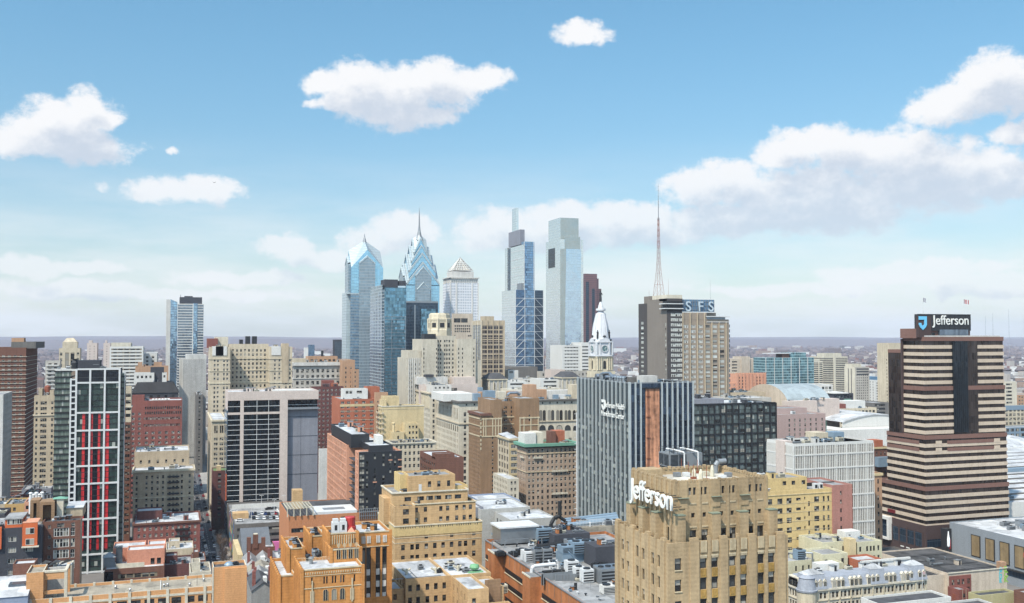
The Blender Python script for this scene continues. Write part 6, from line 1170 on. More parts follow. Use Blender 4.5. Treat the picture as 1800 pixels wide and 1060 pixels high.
# low wing at its left foot
# --- yellow brick hospital
s=Site('stepped_hospital','yellow brick hospital block rising in set-back tiers, centre foreground','hospital',340,665,694,847,925,wall='hospital_yellow',roof='roof_grey')
W,D=s.W,s.D;WY=win(fh=3.7,w=1.3,h=1.95,mt=6.6,style='sash',frame='frame_dark',rec=.3,pane='pane')
ec=[(s.u(p,960)/W)for p in(708.5,724.5,733.8,749.5,764.5,779,794,808.5,818.5,833)]
s.block(E=[dict(WY,cols=ec),dict(WY,cols=[ec[3],ec[6],ec[9]],w=1.3,h=1,rows=[s.H-5.0])],S=dict(WY,bw=4,w=1),par=1.0);s.ring('coping','limestone',0,W,0,D,s.H-.35,s.H+.05,.3);s.box('limestone_band','bright_yellow',-.1,W+.1,-.14,.02,s.H-3.6,s.H-.36);s.box('limestone_band','bright_yellow',-.14,.02,.03,D,s.H-3.6,s.H-.36)
for k in range(34):s.box('baluster','charcoal',2+k*(W-3)/34,2.25+k*(W-3)/34,-.18,-.12,s.H-1.1,s.H-.5)if k%8!=7 else None
for zz in(4.3,6.0):s.ring('string_course','limestone',0,W,0,D,s.H-zz,s.H-zz+.15,.1)
t2=2.2;z2=s.z(888,694,t2);x1=s.u(836,890,t2);xa=s.u(692,900,t2);xb=s.u(728,900,t2)
s.block(xa,xb,t2-1.6,t2+8,s.H-1.1,s.z(889,700,t2),par=.8,E=win(rows=[s.H+.4,s.H+3.6],cols=[.55],w=2.1,h=1.9,style='pair'),S=win(rows=[s.H+.4,s.H+3.6],bw=3,w=1,h=1.9));s.solo('wing','hospital_yellow',s.u(674,880,10),xa+1,9,18,s.H-1,s.z(876,680,9));
s.block(xb+.01,x1,t2,D-3,s.H-1.1,z2,par=.8,E=[dict(WY,rows=[s.H+.3,s.H+3.9],cols=[(s.u(p,900,t2)-xb)/(x1-xb)for p in(732,748,775,787,803,816,827)],h=1.7,w=1.2)]);s.ring('coping','limestone',xb,x1,t2,D-3,z2-.3,z2+.05,.25)
t3=5.0;z3=s.z(866,700,t3);x2=s.u(721,880,t3);x3=s.u(823,880,t3);s.block(s.u(690,870,t3),s.u(822,860,t3),t3,D-5,z2-.9,z3,par=.8,E=dict(WY,rows=[z2+.6],w=2.4,h=1.5,style='three',cols=[.2,.37,.49,.6,.74,.87]));s.ring('coping','cream_light',s.u(690,870,t3),s.u(822,860,t3),t3,D-5,z3-.35,z3+.1,.35)
t4=8.0;z4=s.z(837,718,t4);s.block(s.u(718,840,t4),s.u(800,840,t4),t4,D-7,z3-.9,z4,par=.8,E=dict(WY,rows=[z3+.9],w=1.2,h=2.1,cols=[.45,.65,.86]));s.solo('white_door','white_metal',s.u(736,860,t4),s.u(741,860,t4),t4-.1,t4+.01,z3-.6,z3+2.1)
s.block(s.u(703,840,10),s.u(717.8,840,10),10,D-9,z3-.9,s.z(834,710,10),m='bright_yellow',par=.5);s.block(s.u(800,850,9)+.02,s.u(822,850,9),9,D-9,z3-.9,s.z(853,810,9),m='bright_yellow',E=win(rows=[z3+.2],cols=[.5],w=1.1,h=1.5,pane='pane_light'))
for q in range(6):s.clutter(s.u(692+q*6,890,3),s.u(716+q*6,890,3),3,5,s.z(889,700,t2)-.8,1,150+q,.55)
s.clutter(s.u(700,866,6),s.u(718,866,6),5.5,8,z3-.8,4,157,.6);s.clutter(s.u(725,840,9),s.u(795,840,9),9,D-9,z4-.8,6,158,.8);s.done()
# --- orange deco hospital: piled volumes
s=Site('orange_deco_hospital','orange brick deco hospital of clustered stepped volumes with reeded corners, lower centre','hospital',262,517,531,638,1002,wall='deco_orange',roof='roof_white')
def vol(pl,pc,pr,yt,v,dep,z0=0.0,E=None,S=None,roof='roof_white',n=7,mS=True):
 """volume by its near corner in the photograph: (south end, corner, north end)"""
 u0,u1=s.u(pc,yt,v),s.u(pr,yt,v);z1=s.z(yt,pc,v);s.block(u0,u1,v,v+dep,z0,z1,E=E,S=S,roof=roof,par=.8)
 for k in range(n):a=v+.5+(dep-1)*k/max(1,n-1);b=MB();b.box(u0-.45,u0+.05,a-.32,a+.32,z0,z1+.3);b.lathe(u0-.2,a,[(.4,z1+.3),(.34,z1+.6),(.05,z1+.75)],7);s.part('reeded_pier','deco_orange',b)
 for uu in(u0,u1):s.box('corner_pier','deco_orange',uu-.4,uu+.4,v-.28,v+.5,z0,z1+.25)
 s.ring('coping','trim_stone',u0,u1,v,v+dep,z1-.28,z1+.04,.12);return u0,u1,z1
WO=win(w=.95,h=2.6,fh=3.7,mt=2.4,style='tall',frame='frame_tan',pane='pane')
u0,u1,zA=vol(517,531,638,1002,0,14,E=win(cols=[.16,.36,.405,.5,.545,.635,.68,.86],w=.42,h=1.9,rows=[s.H-4.0],pane='pane_dark',style='plain',rec=.4));La=u1-u0
for a in(.383,.523,.658):[arch_window(s,'E',u0+a*La,-.02,zA-8.3-4.0*k,1.15,2.9 if k==0 else 2.2,'pane','trim_stone')for k in range(3)]
for a in(.165,.82):b=MB();x=u0+a*La;b.box(x-.16,x+.16,-.3,0,zA-9,zA-3);b.box(x-.5,x-.28,-.2,0,zA-8.6,zA-5.6);b.box(x+.28,x+.5,-.2,0,zA-8.6,zA-5.6);s.part('reeded_ornament','trim_stone',b);arch_window(s,'E',x,-.02,zA-13.6,1.1,2.8,'pane','trim_stone')
s.box('string_course','trim_stone',u0,u1,-.12,.02,zA-5.0,zA-4.8);s.box('string_course','trim_stone',u0,u1,-.1,.02,zA-1.8,zA-1.65)
for k in range(26):s.box('corbel','trim_stone',u0+La*(k+.3)/26,u0+La*(k+.7)/26,-.14,.02,zA-1.3,zA-.8)
b0,b1,zB=vol(579,582,634,966,9,9,zA-.9,n=5,roof='roof_dark',E=win(cols=[.12,.2,.45,.68,.76],w=.4,h=1.4,rows=[s.z(944,600,9)-3],pane='pane_dark',style='plain'));Lb=b1-b0
for a in(.25,.45,.65,.85):arch_window(s,'E',b0+a*Lb,8.98,zA+.1,1.0,2.7,'pane','trim_stone');b=MB();b.box(b0+a*Lb-.1,b0+a*Lb+.1,8.8,9,zA+3.1,zA+4.3);b.box(b0+a*Lb-.4,b0+a*Lb-.25,8.85,9,zA+3.4,zA+4.2);b.box(b0+a*Lb+.25,b0+a*Lb+.4,8.85,9,zA+3.4,zA+4.2);s.part('reeded_ornament','trim_stone',b)
c0,c1,zC=vol(569,578,628,938,14,10,zA-.9,n=8,roof='roof_dark',E=win(cols=[.22,.3,.47,.72,.86,.93],w=.4,h=1.3,rows=[zB+.3],pane='pane_dark',style='plain'))
for k in range(12):s.box('reeding','trim_stone',c0+(c1-c0)*(k+.5)/12-.1,c0+(c1-c0)*(k+.5)/12+.1,13.85,14.02,zC-3,zC-.6)
d0,d1,zD=vol(627,629,686.5,936,20,16,E=win(cols=[.17,.33,.62,.82],w=1.35,h=14,rows=[s.z(962,660,20)-14],style='tall',pane='pane_dark',frame='frame_dark',rec=.4),n=4);Ld=d1-d0
for a in(.17,.33,.62,.82):
 for k in range(3):s.solo('white_blind','white_wall',d0+a*Ld-.5,d0+a*Ld+.5,20.28,20.36,zD-12.3-3.4*k,zD-10.6-3.4*k)
 b=MB();[b.box(d0+a*Ld+q-.12,d0+a*Ld+q+.12,19.8,20.02,zD-3.2,zD-1.2)for q in(-.4,0,.4)];s.part('reeded_ornament','white_wall',b)
s.box('string_course','trim_stone',d0,d1,19.88,20.02,zD-4.3,zD-4.1)
e0,e1,zE=vol(494,507,534,964,22,16,n=8,roof='roof_white');s.block(e0-2,e1,20,36,0,zE-8,par=.6);f0,f1,zF=vol(535,546,570,942,28,12,n=9,roof='roof_dark');arch_window(s,'E',f0+(f1-f0)*.62,27.98,zF-7.5,1.4,3.4,'pane','trim_stone')
vol(480,491,518,1012,16,22,n=9);vol(617,620,668,930,38,4,n=2);crenel(s,'battlement','deco_orange','E',s.u(575,930,38),s.u(666,922,38),38,s.z(930,620,38),14,.7);vol(536,540,622,934,40,6,n=3)
for p,m in((589.5,'white_metal'),(602.5,'white_metal')):u=s.u(p,930,17);b=MB();b.box(u-1.0,u+1.0,16,18,zC-.8,zC+2.6);b.box(u-.75,u+.75,16.2,17.8,zC+2.6,zC+3.4);b.box(u-.35,u+.35,15.95,16.0,zC+.4,zC+1.8,1);s.part('vent_house',[m,'dark_metal'],b)
u=s.u(615,930,18);b=MB();b.lathe(u,18,[(1.9,zC-.8),(1.7,zC+1),(1.5,zC+1.1),(1.5,zC+3.4),(1.3,zC+3.6)],14);s.part('water_tank','red_paint',b);b=MB();b.lathe(u,15.4,[(1.9,zC-.8),(.05,zC+1.2)],4,ph=.78);s.part('skylight','salmon',b)
for x,y,m in((541,986,'dark_metal'),(553,978,'grey_metal'),(559,984,'dark_metal'),(547,991,'grey_metal')):px,py=atZ(x,y,zA-.8);b=MB();b.lathe(px-s.X0,py-s.Y,[(.5,zA-.82),(.5,zA+.5),(.8,zA+.6),(.7,zA+1)],8);s.part('roof_vent',m,b)
x,y=atZ(549,978,zA-.8);s.unit(x-s.X0,y-s.Y,zA-.8,1.8,1.5,1.8,'blue_grey_metal');s.clutter(e0+.5,e1,23,34,zE-.8,5,161,.6);s.clutter(f0,f1-1,29,38,zF-.8,6,162,.5);s.clutter(d0+1,d1-2,22,34,zD-.8,6,163,.6)
b=MB()
for k in range(9):b.box(u0+1+k*.9,u0+1.06+k*.9,8.6,8.66,zA,zA+1)
b.box(u0+1,u0+8.3,8.6,8.66,zA+.95,zA+1.0);b.box(u0+1,u0+8.3,8.6,8.66,zA+.5,zA+.54);s.part('railing','cream_metal',b);s.done()
# --- tan low L-shaped block
s=Site('low_tan_block','low L-shaped tan brick block with a pale flat roof full of vents, bottom centre','building',295,690,713,863,1018,wall='hospital_yellow',roof='roof_white')
W=s.W;D=26;WT=win(fh=3.7,w=1.15,h=1.9,mt=1.9,frame='frame_dark',pane='pane_dark');u2=s.u(791,1012)
s.block(0,u2,0,D,E=dict(WT,cols=[.1,.28,.49,.68,.87]),S=dict(WT,bw=4));s.block(u2+.01,W,-.02,D,par=.7);Zr=s.H-.7
un=s.u(817,1037,-18);s.block(u2+.3,s.u(845,1030,-10),-18,-.03,0,s.H-.02,E=dict(WT,cols=[.3],mt=2.6),S=dict(WT,bw=4,w=.9));s.block(s.u(845,1030,-10)+.02,s.u(878,1030,-10),-14,-.5,0,s.H-1,E=None);s.solo('parapet_wall','brown_tan',s.u(845,1030,-10),s.u(872,1030,-10),-14.4,-14.02,0,s.H+1.4);s.block(u2-9,s.u(905,1050,-24),-40,-18.1,0,s.H-4.2);s.block(-9,-.1,2,14,s.H-9,s.H-3.2,E=dict(WT,cols=[.3,.7],rows=[s.H-6.4],h=1.7));s.solo('bridge_beam','cream',-9,-.1,1.8,2,s.H-9,s.H-8.2)
def put(px,py,fn,z=None):x,y=atZ(px,py,Zr if z is None else z);fn(x-s.X0,y-s.Y,Zr if z is None else z)
def turbine(u,v,z):b=MB();b.lathe(u,v,[(.35,z-.05),(.35,z+.7),(1.3,z+.9),(1.6,z+1.5),(1.3,z+2.2),(.5,z+2.4)],12);b.box(u-2.4,u+2.4,v-1.6,v+1.2,z-.02,z+.3);s.part('mushroom_vent','green_paint',b)
put(834,1005,turbine)
def cream_vent(u,v,z):b=MB();b.path([(u,v,z-.05),(u,v,z+1.8)],.4,8);b.path([(u,v,z+.8),(u-1.5,v,z+1.8)],.35,8);b.path([(u,v,z+.9),(u+1.2,v+.3,z+1.7)],.3,8);s.part('vent_pipe','cream_metal',b)
for p in((766,1008),(805,1004),(715,1010)):put(*p,cream_vent)
for p,q,m in((740,1002,'grey_metal'),(793,1003,'blue_grey_metal'),(772,1008,'dark_metal'),(820,1007,'grey_metal'),(785,1000,'white_metal')):put(p,q,lambda u,v,z,m=m:s.unit(u-.8,v,z,1.7,1.4,1.3,m))
b=MB();b.box(u2-26,u2-2,3.0,3.3,Zr,Zr+.25);b.box(4,4.3,3,14,Zr,Zr+.25);s.part('roof_conduit','grey_metal',b)
put(875,1045,lambda u,v,z:s.unit(u,v,z,3.2,2.2,2.6,'cream_metal'),s.H-4.9);s.clutter(u2-6,s.u(880,1050,-24),-38,-22,s.H-4.9,12,171,.8);s.clutter(u2+2,W-3,3,20,Zr,5,172,.7);s.done()
# --- brown concrete garage with rooftop plant
masonry('rust_concrete',(184,112,56),stain=.8,k=.62)
s=Site('parking_garage','rust-brown concrete hospital garage crowded with rooftop machinery','parking garage',205,853,1142,1440,1134,wall='rust_concrete',roof='roof_grey')
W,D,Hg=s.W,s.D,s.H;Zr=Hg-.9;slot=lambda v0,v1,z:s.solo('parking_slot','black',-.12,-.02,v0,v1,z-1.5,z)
s.block(par=.9);s.ring('coping','grey_metal',0,W,0,D,Hg-.25,Hg+.08,.25);vp=[s.v(p,y)for p,y in((880,977),(947,1015),(1000,1045))]
for k,(p,y)in enumerate(((880,977),(943,1012))):v=s.v(p,y);b=MB();b.box(-3.2,.1,v-3.4,v+3.4,0,Hg-.6);s.part('stair_pier','rust_concrete',b);s.solo('pier_roof','roof_grey',-3.1,0,v-3.2,v+3.2,Hg-.6,Hg-.45);s.solo('pier_coping','cream_light',-3.35,-3.1,v-3.5,v+3.5,Hg-.75,Hg-.3)
ve=sorted([0]+[s.v(880,977)+q for q in(-4,4)]+[s.v(943,1012)+q for q in(-4,4)]+[D]);
for a,b_ in((ve[0],ve[1]),(ve[2],ve[3]),(ve[4],ve[5])):
 for z in(Hg-4.8,Hg-9.4,Hg-14):slot(a+.8,b_-.8,z);s.solo('slot_sill','trim_stone',-.3,0,a+.6,b_-.6,z-1.75,z-1.5)
 n=max(1,int((b_-a)/5));[s.box('panel_joint','concrete_dark',-.06,.02,a+(b_-a)*k/n-.06,a+(b_-a)*k/n+.06,Hg-3.9,Hg-.3)for k in range(n+1)]
def R_(px,py,z=None):x,y=atZ(px,py,Zr if z is None else z);return x-s.X0,y-s.Y
def P8(x,y):return 780+x/5.3,860+y/5.3
def mach(part,m,x,y,w,d,h,z=0.0):u,v=R_(*P8(x,y));return s.solo(part,m,u,u+w,v,v+d,Zr+z-.02,Zr+z+h)
mach('plant_room','steel',530,530,13,9,5.2,.6);u,v=R_(*P8(530,530));s.solo('plant_roof','white_metal',u-.6,u+13.6,v-.6,v+9.6,Zr+5.8,Zr+6.3)
for k in range(6):s.solo('steel_post','grey_metal',u-4+k*4.4,u-3.75+k*4.4,v-3,v-2.75,Zr,Zr+2.6)
s.solo('rail','grey_metal',u-4,u+18,v-3,v-2.8,Zr+2.5,Zr+2.65)
u,v=R_(*P8(880,520));[s.solo('tower_leg','rust',u+a,u+a+.3,v+b_,v+b_+.3,Zr-.05,Zr+1.4)for a in(0,4.6)for b_ in(0,4)];s.unit(u,v,Zr+1.2,5,4.4,4.2,'blue_grey_metal','cooling_tower')
b=MB();u,v=R_(*P8(870,560));b.path([(u,v,Zr+.9),(u+5,v,Zr+.9),(u+9,v+.4,Zr+1.4),(u+12,v+1,Zr+1.4)],.9,10);b.path([(u+3,v-1.4,Zr+.7),(u+11,v-1.2,Zr+.7)],.6,9);s.part('black_duct','black',b)
mach('screen_wall','charcoal',1010,490,11,1.0,4.2);mach('dark_plant_room','charcoal',1030,540,13,16,4.0);u,v=R_(*P8(1030,540));s.clutter(u,u+12,v,v+15,Zr+4,12,186,.6);mach('plant_room','grey_wall',830,445,7,7,2.4);mach('plant_room','charcoal',905,470,9,3,2.6)
b=MB();u,v=R_(*P8(1000,500));b.path([(u,v,Zr),(u,v,Zr+6.5),(u+1.2,v,Zr+8.4),(u+3.2,v,Zr+9),(u+3.2,v,Zr+14)],.65,10);b.path([(u+3.2,v,Zr+8.6),(u+5.2,v,Zr+7.2)],.6,9);s.part('flue','black',b)
mach('air_handler_base','blue_grey_metal',1110,690,15,6,2.6)
for x,y,z,w,d,h,m in((1110,690,2.6,8,5,2.4,'blue_grey_metal'),(1215,690,2.6,6.5,5,3.6,'blue_grey_metal'),(1160,610,0,6,4,4.4,'grey_metal'),(1260,610,0,5,4,3.6,'dark_metal'),(1335,600,0,4,4,3.8,'grey_metal')):u,v=R_(*P8(x,y));s.unit(u,v,Zr+z,w,d,h,m)
b=MB();u,v=R_(*P8(1290,730));[b.box(u-k*.28,u-k*.28+.3,v,v+1.4,Zr+k*.32,Zr+k*.32+.08)for k in range(16)];b.tube((u,v,Zr+1),(u-4.4,v,Zr+6),.07,n=4);s.part('stair','blue_grey_metal',b)
u,v=R_(*P8(1415,740));s.solo('dark_plant_room','charcoal',u,u+18,v,v+9,Zr-.02,Zr+6.4);s.clutter(u+1,u+12,v+.5,v+8,Zr+6.4,8,181,.7)
for x,y,w,d,h,m in((765,690,3,5,3.4,'white_metal'),(850,700,3.2,3.4,4.4,'steel'),(930,700,3,3.4,4.6,'grey_metal'),(620,640,2.6,2.2,1.6,'dark_metal'),(690,620,3.6,2.4,1.8,'black'),(500,630,3,3,1.2,'black'),(1155,790,3.6,3,3.6,'white_metal'),(1230,850,3,2.6,3.6,'white_metal'),(1300,880,3.4,2.8,3.8,'white_metal'),(985,640,4,2,1.0,'grey_metal'),(1400,760,5,2.4,1.8,'black'),(1470,900,9,6,4.6,'steel'),(1490,990,6,3,2.4,'pale_concrete')):u,v=R_(*P8(x,y));s.unit(u,v,Zr,w,d,h,m)
b=MB();u,v=R_(*P8(820,790));b.path([(u,v,Zr-1.5),(u,v,Zr+1.6),(u+.7,v,Zr+2.3),(u+7.5,v+.2,Zr+2.4)],.55,10);s.part('white_duct','white_metal',b)
for k in range(3):b=MB();u,v=R_(*P8(990+k*75,740));b.path([(u,v,Zr),(u,v,Zr+1.6),(u-.5,v,Zr+2.6)],.32,8);s.part('vent_pipe','white_metal',b)
b=MB();u,v=R_(*P8(915,780));[b.path([(u,v-k*.5,Zr+.4+.25*(k%2)),(u+9,v-k*.5,Zr+.4+.25*(k%2))],.2,7)for k in range(4)];s.part('pipe_run','black',b)
b=MB();u,v=R_(*P8(915,860));n=44
for k in range(n):b.box(u+(k*.42 if k>8 else 0),u+(k*.42 if k>8 else 0)+.3,v-(0 if k>8 else 0)-k*.1,v+.3-k*.1,Zr-1,Zr+2.0)
s.part('corrugated_screen','grey_metal',b);b=MB();b.box(u,u+19,v+.3,v+.5,Zr-1,Zr+2.1);s.part('screen_backing','grey_metal',b)
for r in range(3):b=MB();u,v=R_(*P8(1100,420-30*r));b.path([(u,v,Zr+3),(u+9,v,Zr+3.4),(u+22,v,Zr+4)],.9 if r<2 else .5,10);s.part('blue_pipe','blue_grey_metal',b)
u,v=R_(*P8(1235,460));b=MB();[b.box(u+k*.55,u+k*.55+.06,v-.05,v+.05,Zr+4,Zr+6.4)for k in range(20)];[b.box(u,u+11,v-.06,v+.06,Zr+z,Zr+z+.08)for z in(4.2,5.2,6.2)];s.part('railing','white_metal',b)
u,v=R_(*P8(1180,430));s.solo('plant_room','roof_tan',u,u+24,v,v+10,Zr-.02,Zr+2.4);s.clutter(u,u+22,v,v+9,Zr+2.4,14,183);s.clutter(2,40,D*.3,D*.95,Zr,34,184,.6);s.clutter(1,16,D*.25,D*.9,Zr,22,185,.4)
for k in range(10):u,v=R_(*P8(560+90*k,600+38*k));b=MB();b.tube((u,v,Zr-.05),(u,v,Zr+2.4),.06,n=5);s.part('pipe_stand','grey_metal',b)
s.done()
# --- grey box with white roof
s=Site('grey_annex','windowless grey block with white membrane roof and small balconies beside the garage','building',398,870,897,977,914,wall='grey_box' if masonry('grey_box',(186,184,178),stain=.12)else '',roof='roof_white')
W,D=s.W,s.D;s.block(par=.5,S=win(cols=[.18,.4,.62,.84],w=2.2,h=3.2,rows=[s.H-5.4],style='pair'));
for z in(s.H-5.6,s.H-10):s.solo('balcony','pale_concrete',-1.6,-.01,1,D,z-.25,z);s.solo('balcony_rail','blue_grey_metal',-1.62,-1.55,1,D,z,z+1.1);s.solo('brick_recess','red_brick',-.06,-.01,1.5,D-.5,z-4.2,z-1)
s.block(s.u(845,888,D),s.u(932,890,D),D+.01,D+26,z1=s.z(895,857,D),par=.5);s.clutter(4,W-4,3,D-2,s.H-.5,5,191,.6);s.clutter(2,W*.7,D+6,D+20,s.z(895,857,D)-.5,6,192,.8)
x=s.u(832,890,D+8);s.block(x-3,s.u(846,890,D+8)-.3,D+4,D+34,z1=s.z(889,840,D+8),m='grey_wall');s.block(s.u(846,880,D+30),s.u(912,880,D+30),D+28,D+52,z1=s.z(880,880,D+30),m='blue_box' if masonry('blue_box',(150,164,190),stain=.15)else '');s.done()
# --- helipad wing, orange
s=Site('helipad_building','orange brick hospital wing with a white rooftop helipad and open steel canopy','hospital wing',440,504,508,672,908,wall='orange_brick',roof='roof_dark')
W=s.W;masonry('helipad_orange',(206,134,84),stain=.2);D=40;WH=win(w=7,h=1.7,rows=[s.H-3.9],cols=[.11],style='six',pane='pane_dark');s.block(0,W,0,D,m='helipad_orange',E=[win(cols=[.1],w=W*.15,h=1.9,fh=4.2,mt=5.2,style='six',pane='pane_dark'),win(cols=[.58,.67],w=2.6,h=2.4,mt=1.4,fh=99,pane='pane_dark'),win(cols=[.64],w=W*.62,h=1.5,fh=4.4,mt=6.0,style='six',pane='pane_dark')],par=.3)
s.solo('helipad','white_metal',s.u(552,905,1),s.u(628,905,1),1.5,18,s.H-.2,s.H+.9);s.solo('helipad_mark','grey_metal',s.u(570,905,5),s.u(608,905,5),6,12,s.H+.9,s.H+.93)
b=MB();u0,u1=s.u(505,900),s.u(550,900)
for k in range(9):b.box(u0+(u1-u0)*k/8-.15,u0+(u1-u0)*k/8+.15,-1.5,16,s.H+3.2,s.H+3.5)
for k in range(6):b.box(u0,u1,-1+k*3.2,-.75+k*3.2,s.H+3.5,s.H+3.7)
for k in range(5):b.box(u0+(u1-u0)*k/4-.2,u0+(u1-u0)*k/4+.2,-.8,-.4,s.H-.1,s.H+3.2)
s.part('pergola','cream_metal',b);b=MB();u0,u1=s.u(628,900)+1,W+3
for k in range(16):b.box(u0+(u1-u0)*k/15-.1,u0+(u1-u0)*k/15+.1,-.6,.0,s.H-3,s.H+1.6)
for z in(1.5,0,-1.6):b.box(u0,u1,-.7,-.5,s.H+z,s.H+z+.2)
s.part('steel_gallery','grey_metal',b);s.solo('stair_tower','hospital_yellow',s.u(515,890,20),s.u(532,890,20),20,26,s.H-.3,s.H+8);s.clutter(s.u(632),W,4,30,s.H-.3,8,201);s.done()
# ------------------------------------------------------------------ lower left: parking deck, street houses, long orange range
s=Site('parking_deck','open-topped parking deck full of cars with a bright painted mural side','parking deck',558,399,412,520,922,wall='concrete_dark',roof='roof_grey')
W,D=s.W,74;DECK=s;s.D=D;zd=s.H-1.0;s.block(0,W,0,D,par=1.0,E=win(cols=[.5],w=W-3,h=1.6,fh=3.4,mt=2.2,style='six',pane='pane_dark'))
rr=random.Random(9);cols_=[('bright_orange',0),('red_paint',0),('mural_yellow',(232,214,60)),('mural_pink',(226,110,180)),('mural_blue',(70,130,190)),('cream',0),('mural_teal',(90,180,170))]
for n_,c_ in cols_:
 if c_:plain(n_,c_,.7)
b=[MB()for _ in cols_]
for k in range(70):i=rr.randrange(len(cols_));v=rr.uniform(0,45);z=rr.uniform(0,s.H-3);b[i].poly([(-.05-i*.012,v+rr.uniform(0,1),z),(-.05-i*.012,v+rr.uniform(3,7),z+rr.uniform(-1,1)),(-.05-i*.012,v+rr.uniform(3,6),z+rr.uniform(2,4)),(-.05-i*.012,v-rr.uniform(0,1),z+rr.uniform(2,3))])
me=MB()
for i,q in enumerate(b):
 for f in q.f:me.poly([q.v[k]for k in f],i)
s.part('mural',[c for c,_ in cols_],me);s.solo('white_ramp_wall','white_wall',2,W,D-18,D-17.6,zd,zd+2.4);s.solo('ramp_wall','white_wall',W*.80,W*.82,4,40,zd-.1,zd+1.6);s.solo('pink_panel','mural_pink',W*.6,W+6,-3,-.3,6.5,11);s.solo('blue_panel','mural_blue',W*.62,W*.95,-3,-.35,3,6);s.solo('stair_house','hospital_yellow',W*.0+.5,9,22,30,zd-.1,zd+3)
for a,v in((.3,12),(.72,26),(.93,40),(.55,44)):
 bb=MB();u=W*a;bb.tube((u,v,zd),(u,v,zd+9),.16,.1,6);bb.box(u-1,u+1,v-.12,v+.12,zd+9,zd+9.15);bb.box(u-1.2,u-.6,v-.2,v+.2,zd+8.9,zd+9.05);bb.box(u+.6,u+1.2,v-.2,v+.2,zd+8.9,zd+9.05);s.part('light_pole','white_metal',bb)
s.done()
# house with dark slate roof and brick gable stacks
s=Site('brick_church_house','brown brick house with stepped gable and slate roof before the parking deck','house',470,424,434,483,957,wall='brown_brick',roof='roof_dark')
W=s.W;s.block(0,W*.66,0,1.2,par=0);s.solo('chimney','brown_brick',W*.0,W*.14,-.3,1.5,s.H-3,s.H+3);s.solo('chimney','brown_brick',W*.22,W*.4,-.3,1.5,s.H-2,s.H+4.2);s.solo('chimney','brown_brick',W*.52,W*.66,-.3,1.5,s.H-3,s.H+2.6);s.solo('chimney_cap','cream_light',W*.24,W*.38,-.4,1.6,s.H+4.2,s.H+4.6)
b=MB();x0,x1,zr=s.u(423,940,16),s.u(473,940,16),s.z(927,450,20);b.poly([(x0,1.3,s.H-6),(x1,1.3,s.H-4),(x1,20,zr),(x0,20,zr)]);b.poly([(x0,20,zr),(x1,20,zr),(x1,34,s.H-5),(x0,34,s.H-5)]);b.poly([(x1,1.3,s.H-4),(x1,34,s.H-5),(x1,20,zr)]);b.poly([(x0,1.3,s.H-6),(x0,20,zr),(x0,34,s.H-5)]);s.part('slate_roof','slate' if masonry('slate',(110,116,124),stain=.25)else '',b)
s.block(x0,x1,1.3,34,0,s.H-6.2,par=0);s.block(W*.62+.02,W,-1,14,0,s.H-1.5,m='brown_brick',roof='roof_white');s.solo('side_wall','yellow_stone',x0-2.4,x0-.1,-2,34,0,s.H-4);s.done()
# little gabled street houses
for i,(px,yt,Y,m,rf,lab)in enumerate((((428,432,482),985,440,'brown_brick','roof_grey','narrow brick rowhouse with a pale double gable below the slate-roofed house'),((437,440,492),1003,405,'dark_brick','roof_tan','narrow brick rowhouse with dark dormer gable, second up from the grey stucco house'),((441,444,484),1014,378,'brown_brick','roof_grey','narrow brick rowhouse with grey pitched roof just behind the grey stucco house'),((432,442,483),1022,350,'grey_stucco' if masonry('grey_stucco',(156,154,150),stain=.4)else '','roof_dark','house with a bare grey stucco gable end beside the plain orange tower'),((485,487,510),985,432,'grey_wall','roof_white','low grey building with a flat white roof left of the orange deco hospital'))):
 s=Site('rowhouse' if i<4 else 'low_building',lab,'house' if i<4 else 'building',Y,*px,yt,wall=m,roof=rf,depth=22);s.D=22 if i<3 else 20;W=s.W;hz=s.H-3.2 if i<4 else s.H
 if i<4:
  s.block(0,W,0,s.D,0,hz,par=0,E=win(bw=3,w=1,h=1.8,fh=3.4,mt=4)if i<3 else None,S=win(bw=4,w=1,h=1.7,fh=3.4,frame='frame_white'));b,g=MB(),MB();k=2 if i==0 else 1
  for q in range(k):
   a0,a1=W*q/k,W*(q+1)/k;am=(a0+a1)/2;zr=s.H-.6;b.quad((a0-.2,-.4,hz-.1),(am,-.4,zr),(am,s.D,zr),(a0-.2,s.D,hz-.1));b.quad((am,-.4,zr),(a1+.2,-.4,hz-.1),(a1+.2,s.D,hz-.1),(am,s.D,zr));g.poly([(a0,0,hz),(a1,0,hz),(am,0,zr-.1)])
  s.part('pitched_roof',rf,b);s.part('gable',m,g);s.solo('chimney','red_brick',W*.08,W*.08+1.1,4,5.4,hz-.5,s.H+2.4);s.solo('chimney','red_brick',W*.85,W*.85+1,10,11.2,hz-.5,s.H+2.2);s.solo('dormer','white_wall',W*.55,W*.7,3,6,hz,s.H+.2)
 else:s.block();s.clutter(1,W,1,18,s.H-.7,8,221,.8)
 s.done(30)
 # long orange range along the bottom edge with its plain shaft
masonry('range_orange',(222,160,98),stain=.22,course=.8,k=.66)
s=Site('long_range','long low orange brick range with tan flat roof and a plain square tower','building',384,52,53,392,1058,wall='range_orange',roof='roof_tan')
W=s.W;D=19;s.H=s.z(1035.5,300);s.root.location.x=s.X0;n=7;HR=s.H;WQ=win(w=1.9,h=2.3,mt=3.0,fh=4.2,cols=[(k+q)/14 for k in range(14)for q in(.3,.62)],style='sash',frame='frame_dark',pane='pane_dark')
s.block(0,W,0,D,E=WQ,par=1.0,cap='cream_light');s.box('white_band','cream_light',0,W,-.16,.02,HR-2.5,HR-1.7)
for k in range(11):u=W*k/10;s.box('white_pier','cream_light',u-.5,u+.5,-.3,.05,0,HR+.15);s.box('white_pier','cream_light',u-.4,u+.4,D-.5,D+.1,HR-1,HR+.2)
s.box('roof_joint','white_wall',W*.66,W*.66+.25,.4,D-.4,HR-1,HR-.7)
